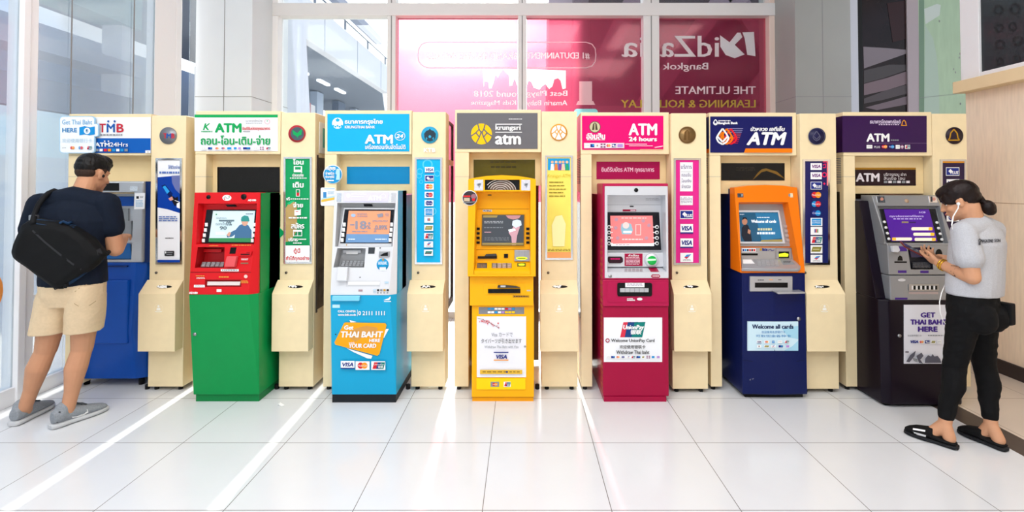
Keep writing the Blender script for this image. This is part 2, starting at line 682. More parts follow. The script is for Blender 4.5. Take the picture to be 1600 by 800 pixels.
# ---- back glass front
wb = bpy.data.objects.new('window_1', None); COL.objects.link(wb); structure(wb)
wb.location = (0, YW, 0)
def wbk(nm, *b, **k):
    return structure(MB().box(*b[:6], b[6], k.get('bev', 0.004)).build(nm, wb))
XA, XB = X(424, YW, 100), X(1212.5, YW, 100)
XM = [(X(a_, YW, 100), X(b_, YW, 100)) for a_, b_ in ((604.5, 618), (809.5, 822.5), (1005.5, 1030.5))]
for x0, x1 in XM:
    wbk('mullion', x0, x1, YW, YW + 0.14, 0, CEIL_Z, M_frame)
    wbk('mullion_groove', (x0 + x1) / 2 - 0.006, (x0 + x1) / 2 + 0.006, YW - 0.001, YW + 0.01, 0, CEIL_Z, M_seam, bev=0)
wbk('frame', XA, XA + 0.07, YW, YW + 0.14, 0, CEIL_Z, M_white)
wbk('frame', XB - 0.07, XB, YW, YW + 0.14, 0, CEIL_Z, M('blush_frame', '#e9d6cc', 0.4))
zt0, zt1 = Z(24.5, YW), Z(5, YW)
wbk('transom', XA, XB, YW - 0.012, YW + 0.14, zt0, zt1, M_frame)
wbk('sill', XA, XB, YW, YW + 0.14, 0, 0.07, M_frame)
for x0, x1 in ((XA + 0.07, XM[0][0]), (XM[0][1], XM[1][0]), (XM[1][1], XM[2][0]), (XM[2][1], XB - 0.07)):
    wbk('pane', x0, x1, YW + 0.10, YW + 0.108, 0.07, zt0, M_glass, bev=0)
    wbk('pane', x0, x1, YW + 0.10, YW + 0.108, zt1, CEIL_Z, M_glass, bev=0)
# narrow window between the left wall and the pillar
ws = bpy.data.objects.new('window_2', None); COL.objects.link(ws); structure(ws)
structure(MB().box(XL, X(305, YP, 100), 5.20, 5.208, 0, CEIL_Z, M_glass).build('pane', ws))
structure(MB().box(XL, X(305, YP, 100), 5.18, 5.24, 0, 0.05, M_white).build('sill', ws))

# ---- magenta advertising film on three panes
YF_ = YW + 0.085
film_pl = Plane.front(YF_)
FG = 'magenta advertising films on the back window'
class FilmPrint(Print):
    """lettering left out of the magenta film: remembers its shapes so that the sheet can be cut"""
    def __init__(self, plane):
        Print.__init__(self, plane, 0.0)
        self.cut, self.STEP = MB(), 0.00002
    def put(self, pts, faces, m, cut=True):
        Print.put(self, pts, faces, m)
        if cut:
            n = len(pts)
            V = [self.pl.at(x, y, 0) + Vector((0, dy, 0)) for dy in (-.004, .012) for x, y in pts]
            cnt = {}
            for f in faces:
                for a, b in zip(f, f[1:] + f[:1]):
                    cnt[(a, b)] = cnt.get((a, b), 0) + 1
            F = [list(f) for f in faces] + [[i + n for i in reversed(f)] for f in faces]
            F += [[b, a, a + n, b + n] for a, b in cnt if (b, a) not in cnt]
            bm = bmesh.new()
            vs = [bm.verts.new(q) for q in V]
            for f in F:
                try:
                    bm.faces.new([vs[i] for i in f])
                except ValueError:
                    pass
            bmesh.ops.recalc_face_normals(bm, faces=bm.faces[:])
            self.cut.add_bm(bm, M_film)
        return self
    def text(self, s, x0, y0, x1, y1, m, bold=0.0, mirror=False):
        V, F, _ = glyphs(s)
        b = bold * .8
        pts = [(x0 - b + (1 - u) * (x1 - x0 + 2 * b), y0 + v * (y1 - y0)) for u, v in V]
        self.put(pts, F, m)
        for dx in ((-b, b) if b else ()):
            self.put([(x + dx, y) for x, y in pts], F, m, cut=False)
        return self
    def line(self, pts, w, m):
        for a, b in zip(pts, pts[1:]):
            l = math.hypot(b[0] - a[0], b[1] - a[1])
            nx, ny = -(b[1] - a[1]) / l * w / 2, (b[0] - a[0]) / l * w / 2
            self.put([(a[0] + nx, a[1] + ny), (b[0] + nx, b[1] + ny), (b[0] - nx, b[1] - ny), (a[0] - nx, a[1] - ny)], [[0, 1, 2, 3]], m, cut=False)
        return self
    def finish(self, t):
        x0, x1 = t['span']
        del t['span']
        sheet = MB().box(x0, x1, YF_ + .001, YF_ + .004, 1.30, zt0 - .002, M_film)
        carve(sheet, [self.cut], 'film_sheet', t)
        self.build('lettering', t)
def film(nm, label, x0, x1):
    t = thing(nm, label, 'window film', ((x0 + x1) / 2, YF_, 1.30), FG)
    t['span'] = (x0, x1)
    return t
f1 = film('advertising_film', 'pale pink advertising film in the window pane with the words BRAND IN THE WORLD', XM[0][1] + .004, XM[1][0] - .004)
f2 = film('advertising_film', 'pink advertising film in the middle pane with a rounded box and a bottle picture', XM[1][1] + .004, XM[2][0] - .004)
f3 = film('advertising_film', 'dark magenta advertising film in the pane beside the grey pillar with big white lettering', XM[2][1] + .004, XB - .074)
g = FilmPrint(film_pl)
g.text('BRAND IN THE WORLD', 667, 82, 808, 92.5, M_filmtext, bold=0.35, mirror=True)
g.line([(808, 66), (668, 66), (659, 69), (654, 77), (653, 86), (654, 95), (659, 102), (668, 106), (808, 106)], 1.4, M_filmtext)
g.text('round 2018', 741, 141.5, 812, 151, M_filmtext, bold=0.4, mirror=True)
g.text('Kids Magazine', 736, 156.5, 806, 166, M_filmtext, bold=0.3, mirror=True)
g.poly([(754, 108), (808, 108), (808, 134), (804, 122), (800, 134), (796, 134), (795, 118), (790, 113), (786, 108.5), (782, 113), (778, 121), (774, 117), (772, 126), (768, 138), (764, 138), (763, 128), (757, 127), (756, 136)], M_filmtext)
g.finish(f1)
g = FilmPrint(film_pl)
g.text('#1 EDUTAINMENT', 823, 82, 921, 92.5, M_filmtext, bold=0.35, mirror=True)
g.line([(822, 66), (916, 66), (925, 69), (930, 76), (931, 86), (930, 96), (925, 103), (916, 106), (822, 106)], 1.4, M_filmtext)
g.text('Best Playg', 823, 141.5, 886, 152.5, M_filmtext, bold=0.4, mirror=True)
g.text('Amarin Baby', 823, 156.5, 886, 167, M_filmtext, bold=0.3, mirror=True)
g.poly([(822, 108), (884, 110), (884, 138), (879, 139), (876, 126), (872, 122), (866, 124), (863, 135), (858, 139), (852, 131), (846, 136), (843, 140), (834, 137), (830, 128), (826, 126), (824, 132), (822, 134)], M_filmtext)
g.rect(905, 127, 925, 158, M_filmtext).poly([(903, 158), (927, 158), (930, 164), (900, 164)], M_filmtext)
g.rrect(897, 170, 934, 205, 5, M_filmcyan)
g.text('ia', 973, 58, 1006, 89, M_filmtext, bold=1.1, mirror=True)
g.text('PLAY', 971, 156, 1012, 168, M_filmolive, bold=0.5, mirror=True)
g.finish(f2)
g = FilmPrint(film_pl)
g.text('idZa', 1033, 56, 1122, 89, M_filmtext, bold=1.1, mirror=True)
g.poly([(1178, 50), (1180.5, 88), (1167.5, 85.5), (1163.5, 60), (1160, 50.5)], M_filmtext)
g.poly([(1157, 51), (1160, 58), (1148, 70), (1163.5, 85), (1148, 91), (1134, 86), (1125.5, 73), (1125, 55), (1140, 66), (1152, 51)], M_filmtext)
g.text('Bangkok', 1036, 98, 1106, 112, M_filmtext, bold=0.4, mirror=True)
g.text('THE ULTIMATE', 1056, 135, 1180, 147, M_filmtext, bold=0.5, mirror=True)
g.text('LEARNING & ROLE', 1026, 156, 1180, 168, M_filmolive, bold=0.5, mirror=True)
g.finish(f3)

# ---- clad pillars either side of the back window

p = bpy.data.objects.new('wall_back_left', None); COL.objects.link(p); structure(p)
structure(MB().box(X(305, YP, 100), X(393.5, YP, 100), YP, 6.0, 0, CEIL_Z, M_pillar, 0.006).build('panel', p))
xs = X(350.5, YP, 80)
structure(MB().box(xs - 0.004, xs + 0.004, YP - 0.001, YP + 0.01, 0, CEIL_Z, M_seam).build('seam', p))
zs = Z(151, YP)
structure(MB().box(X(305, YP, 100), X(393.5, YP, 100) + 0.001, YP - 0.001, 6.0, zs - 0.003, zs + 0.003, M_seam).build('seam', p))
p = bpy.data.objects.new('wall_back_right', None); COL.objects.link(p); structure(p)
xr1 = X(1330, YP, 100)
structure(MB().box(X(1243, YP, 100), xr1, YP, 6.0, 0, CEIL_Z, M_pillar2, 0.006).build('panel', p))
xs = X(1285.5, YP, 80)
structure(MB().box(xs - 0.004, xs + 0.004, YP - 0.001, YP + 0.01, 0, CEIL_Z, M_seam).build('seam', p))
structure(MB().box(X(1243, YP, 100) - 0.001, xr1, YP - 0.001, 6.0, zs - 0.003, zs + 0.003, M_seam).build('seam', p))
YG = 5.65
wr = bpy.data.objects.new('wall_back', None); COL.objects.link(wr); structure(wr)
wr.location = (4.3, YG, 0)
def wrk(nm, px0, px1, m, y0=YG, y1=YG + 0.1, z0=0, z1=CEIL_Z):
    return structure(MB().box(X(px0, y0, 90), X(px1, y0, 90), y0, y1, z0, z1, m).build(nm, wr))
wrk('frame', 1329, 1341, M('pale_blue_frame', '#c9ccd6', 0.4))
wrk('frame', 1341, 1348, M_black)
wrk('frame', 1418, 1436, M('lilac_frame', '#aa9ea3', 0.4))
wrk('panel', 1436, 1530, M('green_glass_panel', '#a8bfa2', 0.12, vary=0.06, scale=6, stretch=(3, 3, .6)))
wrk('panel', 1530, 1760, M('green_glass_panel'))
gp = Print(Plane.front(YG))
gp.poly([(1444, 14), (1464, 6), (1470, 8), (1468, 24), (1446, 38)], M('pale_reflection_strip', '#c2ccc5', 0.2))  # pale reflection painted as a strip on the green glass
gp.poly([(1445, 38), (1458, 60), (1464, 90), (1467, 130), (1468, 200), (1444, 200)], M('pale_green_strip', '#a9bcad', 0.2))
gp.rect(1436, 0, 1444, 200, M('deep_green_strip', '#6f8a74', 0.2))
for x, y in ((1490, 108), (1493, 113), (1499, 90), (1500, 84), (1468, 33), (1501, 162)):
    gp.disc(x, y, 1.0, M_seam, ry=1.8, n=8)
gp.line([(1436, 153), (1512, 145)], 0.5, M_seam)
structure(gp.build('reflection_and_marks', wr))
# dark glass between the frames, its curved reflections painted on as bands
dp = thing('dark_glass_panel', 'dark maroon glass with painted pale curved reflections between the grey pillar and green glass', 'panel', (X(1383, YG), YG + 0.02, 0))
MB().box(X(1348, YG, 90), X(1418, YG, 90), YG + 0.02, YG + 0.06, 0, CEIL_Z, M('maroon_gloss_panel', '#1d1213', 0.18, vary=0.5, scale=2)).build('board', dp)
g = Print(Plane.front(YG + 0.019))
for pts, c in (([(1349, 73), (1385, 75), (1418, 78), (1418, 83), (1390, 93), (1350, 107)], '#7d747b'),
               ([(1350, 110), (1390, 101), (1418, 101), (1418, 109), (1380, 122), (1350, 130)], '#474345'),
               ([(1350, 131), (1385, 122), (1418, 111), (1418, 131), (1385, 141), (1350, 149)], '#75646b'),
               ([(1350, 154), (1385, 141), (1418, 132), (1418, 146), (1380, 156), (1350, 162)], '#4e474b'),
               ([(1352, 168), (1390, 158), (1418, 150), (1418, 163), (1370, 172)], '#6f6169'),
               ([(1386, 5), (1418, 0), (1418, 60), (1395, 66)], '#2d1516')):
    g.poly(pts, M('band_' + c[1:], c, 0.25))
g.build('painted_reflection_bands', dp)

# ---- right timber wall with ledge and window above
YE = 4.285
wrt = bpy.data.objects.new('wall_right', None); COL.objects.link(wrt); structure(wrt)
wrt.location = (XR, 0, 0)
def wrr(nm, *b, bev=0.004):
    return structure(MB().box(*b[:6], b[6], bev).build(nm, wrt))
wrr('panel', XR, XR + 0.2, -5, YE, 0, 2.30, M_timber)
for zz in (1.36,):
    wrr('seam', XR - 0.001, XR + 0.01, -5, YE, zz - 0.002, zz + 0.002, M('timber_seam', '#b08c6a', 0.6), bev=0)
wrr('seam', XR - 0.001, XR + 0.01, 3.20, 3.204, 0.1, 2.3, M('timber_seam'), bev=0)
wrr('ledge', 3.72, XR + 0.25, -5, YE, 2.29, 2.39, M_ledge, bev=0.004)
structure(MB().box(XR - 0.02, XR, -5, YE, 0, 0.11, M_dark, 0.003).build('baseboard_right'))
yA = on_x(1505, 50, XR).y; yB = on_x(1535, 50, XR).y
win = bpy.data.objects.new('window_3', None); COL.objects.link(win); structure(win)
win.location = (XR, 3.5, 2.39)
structure(MB().box(XR - 0.03, XR + 0.06, yB, yA, 2.39, CEIL_Z, M_white, 0.006).build('frame', win))
structure(MB().box(XR - 0.03, XR + 0.06, -5, yB, 2.39, 2.44, M_white, 0.004).build('frame', win))
structure(MB().box(XR - 0.01, XR + 0.03, -5, yB, 2.44, CEIL_Z, M('dark_window_glass', '#343a3e', 0.12)).build('pane', win))
gd = Print(Plane((XR - 0.01, 0, 0), (-1, 0, 0)), 0.001)
for x, y, s in ((1560, 16, 8), (1586, 14, 9), (1561, 44, 7), (1582, 42, 7), (1562, 70, 8), (1590, 64, 8), (1562, 96, 6), (1588, 92, 6)):
    gd.ring(x, y, s * .55, s, M('faint_dot_print', '#262a2d', 0.3), k=1.05)
structure(gd.build('dot_print', win))

# orange sticker on the left glass
st = Print(Plane((XL, 0, 0), (1, 0, 0)), 0.002)
cy_, cz_ = 3.225, 0.80
o_ = MB()
ring_ = [(XL + 0.003, cy_ + 0.14 * math.cos(a * math.pi / 16), cz_ + 0.165 * math.sin(a * math.pi / 16)) for a in range(32)]
o_.prism(ring_, (-0.003, 0, 0), M('orange_sticker', '#f39a4a', 0.4))
o_.prism([(XL + 0.004, cy_ + 0.11 * math.cos(a * math.pi / 16), cz_ + 0.135 * math.sin(a * math.pi / 16)) for a in range(32)], (-0.0009, 0, 0), M('pale_orange_print', '#f8c592', 0.4))
tag(o_.build('round_sticker'), 'orange round sticker at the far left edge on the side glass', 'sticker')

# ================================================================== outside
M_conc = M('outdoor_paving', '#cfc9c2', 0.8, vary=0.06, scale=2)
M_viad = M('viaduct_concrete', '#e9ebee', 0.7, vary=0.03, scale=1)
M_under = M('viaduct_soffit', '#7d8794', 0.8)
M_bglass = M('station_glazing', '#8ea0b6', 0.2)
structure(MB().box(-40, 40, 6.0, 90, -0.12, -0.02, M_conc).build('ground'))
structure(MB().box(-40, XL - 0.1, -8, 6.0, -0.12, -0.02, M_conc).build('ground'))

v = thing('railway_viaduct', 'white elevated railway structure outside the window between the pillar and pink film', 'viaduct', (-7, 20, -0.02))
MB().box(-6.3, -6.0, 10.5, 22.3, 5.53, 6.72, M_viad, 0.02).build('parapet', v)
MB().hull([(x, y, z) for z in (5.55, 5.9) for x, y in ((-6.3, 10.5), (-11, 10.5), (-6.3, 22.3), (-11, 40.5))], M_under).build('deck', v)
for y in range(12, 22, 3):
    MB().box(-6.005, -5.99, y, y + 0.04, 5.53, 6.72, M('joint_grey', '#b9bec6', 0.8)).build('parapet_joint', v) if y < 40 else None
MB().tube([(-6.1, 10.5, 7.12), (-6.1, 22.3, 7.12)], 0.03, M_under).build('handrail', v)
for y in (12, 14.5, 17, 19.5, 22):
    MB().box(-6.13, -6.07, y, y + 0.06, 6.7, 7.12, M_under).build('rail_post', v)
MB().box(-6.6, -6.3, 10.5, 22.3, 7.75, 8.05, M('roof_beam_grey', '#a7adba', 0.6)).build('roof_beam', v)
for xx, ys in ((-7.9, (13.2, 15.4, 17.2, 19.2, 21)), (-9.8, (15, 17.5, 19.4, 21))):
    for y in ys:
        MB().box(xx - 0.07, xx + 0.07, y, y + 1.0, 5.47, 5.55, M('strip_lamp', '#ffffff', 0.5, emit='#ffffff', es=2.5)).build('strip_light', v)
MB().hull([(-5.9, 12.2, 0), (-5.35, 12.2, 0), (-5.9, 13, 0), (-5.35, 13, 0), (-6.2, 12.2, 5.9), (-5.7, 12.2, 5.9), (-6.2, 13, 5.9), (-5.7, 13, 5.9)], M_viad, 0.03).build('support_column', v)
s_ = thing('station_building', 'blue-grey glazed station hall below the white elevated railway', 'building', (-11, 25, -0.02))
MB().box(-12.4, -12, 9, 42, 0, 5.5, M_bglass).build('glazed_wall', s_)
MB().box(-9.0, -8.6, 13.6, 20.6, 0, 4.72, M_viad).build('low_wall', s_)
for i, y in enumerate((21.5, 24, 26.5, 29.5)):
    MB().box(-9.2, -8.9, y, y + 0.7 + 0.25 * (i % 2), 0, 5.5, M('glazing_dark' if i % 2 else 'glazing_pale', '#66758b' if i % 2 else '#b4c4d8', 0.3)).build('wall_bay', s_)
for y in (14.6, 16.2, 18, 20):
    MB().box(-8.6, -8.55, y, y + 0.06, 3.6, 4.75, M('red_post', '#c98f94', 0.5)).build('post', s_)

lb = thing('banded_building', 'grey and white banded building seen through the milky left glass', 'building', (-8.3, 4, -0.02))
for z0, z1, c in ((3.72, 3.98, '#9aa2ad'), (2.75, 3.26, '#717a86'), (1.95, 2.72, '#d8eff2'), (0.0, 1.95, '#d8dfe2')):
    MB().box(-8.6, -8.0, -3, 10.4, z0, z1, M('facade_' + c[1:], c, 0.6)).build('facade_band', lb)
MB().box(-8.6, -8.0, 7.6, 10.4, 4.72, 6.4, M('facade_teal', '#8aa9a4', 0.6)).build('facade_band', lb)
for yy in (-2.9, 3.0, 10.0):
    MB().box(-8.5, -8.1, yy, yy + .3, 0, 6.4, M('facade_post', '#dfe3e6', 0.6)).build('facade_post', lb)
rb = thing('dark_office_block', 'dark building with slanting braces behind the dark magenta film', 'building', (3.4, 9.5, -0.02))
MB().hull([(x, y, z) for y in (9.6, 10.5) for x, z in ((0.45, 0), (0.62, 12), (2, 0), (2, 12))], M('pale_fade_step', '#b6a7b0', .6)).build('wall', rb)  # lighter wall steps paint the glow's soft fade behind the film
MB().hull([(x, y, z) for y in (9.3, 10.5) for x, z in ((0.85, 0), (1.15, 12), (2, 0), (2, 12))], M('mid_fade_step', '#7d6d77', .6)).build('wall', rb)
MB().box(1.25, 6.0, 9.0, 10.5, 0, 12, M('dark_cladding', '#372d35', 0.6, vary=0.1, scale=1)).build('wall', rb)
for a, b_ in (((1.4, 1.8), (4.6, 6.2)), ((2.0, 0.6), (5.6, 4.8)), ((1.3, 3.4), (2.8, 6.4)), ((3.4, 5.6), (5.6, 2.2))):
    d_ = (Vector((b_[0], 0, b_[1])) - Vector((a[0], 0, a[1]))).normalized()
    n_ = Vector((-d_.z, 0, d_.x)) * 0.16
    A, B_ = Vector((a[0], 8.9, a[1])), Vector((b_[0], 8.9, b_[1]))
    MB().hull([q + s2 * n_ + Vector((0, dy, 0)) for q in (A, B_) for s2 in (-1, 1) for dy in (0, 0.12)], M('brace_paint', '#7a6873', 0.5)).build('brace', rb)
for zz in (2.6, 5.4):
    MB().box(1.25, 6, 8.86, 9.0, zz, zz + 0.3, M('brace_paint')).build('floor_band', rb)
# ================================================================== cream cabinets round the cash machines
YF = 3.665
M_cream = M('cream_powder_coat', '#f0dcb2', 0.42, vary=0.025, scale=14)
M_cream_in = M('cream_bay_lining', '#ecd3a0', 0.5, vary=0.02, scale=14)
M_inside = M('bay_shade_cream', '#5a4f3c', 0.8)  # bay shade put into the rear panel's dark cream
M_chrome = M('chrome_frame', '#d8d8d8', 0.12, metal=1.0)
M_feet = M('black_rubber', '#141414', 0.6)
M_paper = M('white_paper', '#f4f4f2', 0.7)
M_w = M('white_print', '#f6f6f6', 0.45)
M_blue_d = M('card_navy', '#1f2f86', 0.4)
M_red_c = M('card_red', '#d8232f', 0.4)
M_or_c = M('card_orange', '#f79a1e', 0.4)
M_grn_c = M('card_green', '#0a7f78', 0.4)
M_sky_c = M('card_sky_blue', '#1f93d6', 0.4)
M_gold_c = M('card_olive_gold', '#8c8434', 0.4)
M_grey_p = M('grey_print', '#8b8f94', 0.5)
M_dk = M('dark_print', '#2a2a2c', 0.5)
M_lil = M('lilac_print', '#b58ad0', 0.5)

def card(g, kind, x0, y0, x1, y1, bg=M_w):
    w, h = x1 - x0, y1 - y0
    def T(s, m, fx0=.1, fy0=.25, fx1=.9, fy1=.7, **k):
        g.text(s, x0 + w * fx0, y0 + h * fy0, x0 + w * fx1, y0 + h * fy1, m, **k)
    if bg is not None:
        g.rect(x0, y0, x1, y1, bg)
    r = min(h * .36, w * .27)
    cy = (y0 + y1) / 2
    if kind == 'visa':
        T('VISA', M_blue_d, .12, .22, .9, .68, bold=h * .03, shear=.2)
        g.rect(x0, y1 - h * .14, x1, y1, M_blue_d)
    elif kind == 'visa2':
        T('VISA', M('card_violet', '#7a2f86', 0.4), .15, .25, .88, .7, bold=h * .03, shear=.2)
    elif kind in ('mc', 'maestro', 'cirrus'):
        a, b = {'mc': (M_red_c, M_or_c), 'maestro': (M_sky_c if bg is None else M_blue_d, M_red_c), 'cirrus': (M_blue_d, M_sky_c if bg is None else M_blue_d)}[kind]
        cx = (x0 + x1) / 2
        g.disc(cx - r * .62, cy, r, a, n=18).disc(cx + r * .62, cy, r, b, n=18)
        g.text({'mc': 'MasterCard', 'maestro': 'Maestro', 'cirrus': 'Cirrus'}[kind], cx - r * 1.4, cy - r * .3, cx + r * 1.4, cy + r * .3, M_w)
    elif kind == 'plus':
        g.rect(x0 + w * .04, y0 + h * .07, x1 - w * .04, y1 - h * .07, M_blue_d)
        g.disc(x0 + w * .34, cy - h * .05, h * .26, M_w, n=4)
        T('PLUS', M_w, .36, .45, .92, .8, bold=h * .02, shear=.2)
    elif kind == 'amex':
        g.rect(x0 + w * .1, y0 + h * .08, x1 - w * .1, y1 - h * .08, M_sky_c)
        T('AMERICAN', M_w, .15, .3, .85, .46)
        T('EXPRESS', M_w, .15, .54, .85, .7)
    elif kind == 'jcb':
        for i, m in enumerate((M_blue_d, M_red_c, M('card_leaf', '#5a9a3a', .4))):
            g.rect(x0 + w * (.34 + i * .11), y0 + h * .28, x0 + w * (.43 + i * .11), y0 + h * .72, m)
    elif kind == 'up':
        sk = h * .14
        for i, m in enumerate((M_red_c, M('card_deep_blue', '#16437f', .4), M_grn_c)):
            xa, xb = x0 + w * (.12 + i * .25), x0 + w * (.40 + i * .25)
            g.poly([(xa + sk, y0 + h * .12), (xb + sk, y0 + h * .12), (xb - sk * .3, y1 - h * .12), (xa - sk * .3, y1 - h * .12)], m)
        T('UnionPay', M_w, .2, .28, .9, .5, shear=.2)
        T('银联', M_w, .48, .52, .84, .78, bold=h * .01)
    elif kind == 'gold':
        g.poly([(x0 + w * .18, y0 + h * .2), (x0 + w * .95, y0 + h * .2), (x0 + w * .82, y1 - h * .2), (x0 + w * .05, y1 - h * .2)], M_gold_c)
        g.rect(x0 + w * .2, y0 + h * .45, x0 + w * .75, y0 + h * .55, M('card_pale_gold', '#d8d0a0', .4))
    elif kind == 'pool':
        g.poly([(x0 + w * .3, cy), (x0 + w * .5, y0 + h * .2), (x0 + w * .85, y0 + h * .15), (x0 + w * .6, cy + h * .05)], M_sky_c)
        g.poly([(x0 + w * .3, cy), (x0 + w * .55, cy - h * .08), (x0 + w * .75, y0 + h * .22), (x0 + w * .5, cy + h * .16)], M_red_c)
        T('ATM POOL', M_dk, .2, .7, .82, .88)
    elif kind == 'blue':
        g.rect(x0 + w * .06, y0 + h * .1, x1 - w * .06, y1 - h * .1, M_sky_c)
    elif kind == 'navy':
        g.rect(x0 + w * .06, y0 + h * .1, x1 - w * .06, y1 - h * .1, M_blue_d)
        g.rect(x0 + w * .5, y0 + h * .2, x1 - w * .1, y0 + h * .6, M_sky_c)
    elif kind == 'lilac':
        g.rect(x0 + w * .06, y0 + h * .1, x1 - w * .06, y1 - h * .1, M_lil)
    elif kind == 'green':
        g.poly([(x0 + w * .2, y0 + h * .25), (x0 + w * .92, y0 + h * .25), (x0 + w * .8, y1 - h * .25), (x0 + w * .08, y1 - h * .25)], M_grn_c)
        g.rect(x0 + w * .2, y0 + h * .55, x0 + w * .78, y0 + h * .62, M_red_c)
    elif kind == 'cross':
        g.rect(x0, y0, x1, y1, M('card_plum', '#8a4a78', .4))
        g.rect(x0 + w * .42, y0, x0 + w * .58, y1, M_w).rect(x0, y0 + h * .4, x1, y0 + h * .6, M_w)
    elif kind == 'word':
        T('ATM', M_grey_p, .15, .35, .85, .65)
def cards(g, y0, y1, items, bg=M_w):
    for k, x0, x1 in items:
        card(g, k, x0, y0, x1, y1, bg)

KIOSK = {}
def kiosk(n, L, D, R_, ptop, phead, sign, signm, window, winm, poster, posterm, rnd, roundm, label, low=0.56, col_dy=0.0, side=None, colours='', pill=17, zb=1.44):
    Y, Yc = YF, YF + col_dy
    xl, xd, xr = X(L, Y), X(D, Y), X(R_, Y)
    zt, zh = Z(ptop, Y), Z(phead, Y)
    mid = (L + R_) / 2
    t = thing('kiosk_cabinet', label, 'cabinet', ((xl + xr) / 2, Y + 0.28, 0), 'cream kiosk cabinets in the row')
    fr, frc = Plane.front(Y), Plane.front(Yc)
    k = dict(t=t, xl=xl, xd=xd, xr=xr, Y=Y, Yc=Yc)
    KIOSK[n] = k
    k['header'] = MB().box(xl, xd - 0.002, Y, Y + 0.58, zh, zt, M_cream, 0.004).build('header', t)
    pb = MB()
    pb.box(xl, X(L + pill, Y), Y + 0.001, Y + 0.58, 0.03, zh - 0.001, M_cream, 0.003)
    zs_ = Z(276, Y)
    pb.box(xl - 0.0006, X(L + pill, Y) + 0.0006, Y + 0.0004, Y + 0.57, zs_ - 0.001, zs_ + 0.001, M_seam)
    k['pillar'] = pb.build('side_pillar', t)
    k['back'] = MB().box(X(L + pill, Y), xd - 0.002, Y + 0.085, Y + 0.11, zb, zh - 0.001, M_cream_in).build('bay_back_panel', t)
    MB().box(X(L + pill, Y), xd - 0.002, Y + 0.55, Y + 0.57, 0.03, zb, M_inside).build('bay_rear_panel', t)
    k['column'] = MB().box(xd + 0.001, xr, Yc, Yc + low, 0.03, zt - 0.012, M_cream, 0.004).build('column', t)
    sx = sign
    s = slab(fr, rectpts(*sx), 0, 0.004, signm).build('header_sign', t)
    k['sign'] = s
    if side is not None:
        MB().box(xl - 0.0015, xl + 0.001, Y + 0.004, Y + 0.56, Z(sign[3], Y), Z(sign[1], Y), side).build('side_sign', t)
    if n >= 5:
        lv = MB()
        z0_, z1_ = Z(286, Y), Z(247, Y)
        for q in range(15):
            zz = z0_ + (z1_ - z0_) * q / 14
            for yy in (Y + 0.03, Y + 0.16, Y + 0.29):
                lv.box(xl - 0.0008, xl + 0.001, yy, yy + 0.11, zz - 0.003, zz + 0.003, M_seam)
        lv.build('louvre_vent', t)
        MB().box(xl - 0.001, xl + 0.001, Y + 0.05, Y + 0.45, Z(500, Y), Z(300, Y), M('side_display_panel', '#3c3524', 0.15, vary=0.6, scale=7)).build('side_display', t)
    if window:
        k['window'] = slab(Plane.front(Y + 0.085), rectpts(*window), 0, 0.003, winm).build('bay_window', t)
    # poster with chrome frame
    x0, y0, x1, y1 = poster
    fb = MB()
    for a in ((x0 - 3, y0 - 3, x1 + 3, y0), (x0 - 3, y1, x1 + 3, y1 + 3), (x0 - 3, y0, x0, y1), (x1, y0, x1 + 3, y1)):
        q = slab(frc, rectpts(*a), 0, 0.012, M_chrome)
        fb.add(q.v, q.f, M_chrome)
    fb.build('poster_frame', t)
    k['poster'] = slab(frc, rectpts(*poster), 0, 0.006, posterm).build('poster', t)
    k['poster_print'] = Print(frc.off(0.006))
    k['sign_print'] = Print(fr.off(0.004))
    # round emblem
    cx, cy = rnd
    eb = MB()
    c0 = frc.at(cx, cy)
    eb.cyl(c0, c0 + Vector((0, -0.008, 0)), 13.2 * Yc / FPX, roundm, 36)
    k['emblem'] = eb.build('round_emblem', t)
    k['emblem_print'] = Print(frc.off(0.008))
    # key lock
    lx = D + 10.5 if D > 300 else D + 11
    c0 = frc.at(lx, 426)
    MB().cyl(c0, c0 + Vector((0, -0.006, 0)), 0.009, M('lock_metal', '#6a6258', 0.3, metal=0.8), 14).build('lock', t)
    # receipt bin
    bx0, bx1 = xd - 0.012, xr - 0.003
    zA, zB, zC = Z(437, Yc), Z(459, Yc - 0.08), Z(549, Yc - 0.08)
    bb = MB()
    bb.hull([(x, y, z) for x in (bx0, bx1) for y, z in ((Yc - 0.001, zA), (Yc - 0.085, zB), (Yc - 0.085, zC), (Yc - 0.001, zC))], M_cream, 0.002)
    b = bb.build('receipt_bin', t)
    k['bin_slope'] = Plane.three((bx0, Yc, zA), (bx1, Yc, zA), (bx0, Yc - 0.085, zB))
    sc_ = (X(0, Yc) * 0, 0)
    cxm = (bx0 + bx1) / 2
    f = FPX / Yc
    scx = PCX + cxm * FPX / (Yc - 0.04)
    g = Print(k['bin_slope'])
    g.disc(scx + 2, 448, 12, M_black, ry=2.2)
    g.build('bin_slot', b)
    g = Print(Plane.front(Yc - 0.085))
    lxp = PCX + cxm * FPX / (Yc - 0.085)
    MW = M('worn_white_print', '#faf6ea', 0.4)
    g.ring(lxp, 482, 6.5, 7.1, M('faint_cream_ring', '#f5e7c6', 0.4))
    g.disc(lxp, 478.5, 1.7, MW).poly([(lxp - 3.2, 485), (lxp - 2.6, 481), (lxp + 2.6, 481), (lxp + 3.2, 485)], MW)
    g.rect(lxp - 5.5, 486.2, lxp + 5.5, 487.2, MW)
    g.build('bin_pictogram', b)
    # crumpled slip in the slot
    rnd_ = random.Random(n * 5)
    pm = MB()
    q = k['bin_slope']
    for j in range(5):
        a = [q.at(scx - 7 + j * 2.6 + rnd_.uniform(-3, 3), 448 + rnd_.uniform(-2.6, 2.6), rnd_.uniform(.002, .012)) for _ in range(6)]
        pm.hull(a, M_paper)
    o = pm.build('receipt_slip', None, loc=q.at(scx, 448, 0))
    tag(o, 'crumpled white receipt slip in the bin slot %s' % k_where[n], 'paper slip', 'receipt slips left in the bin slots')
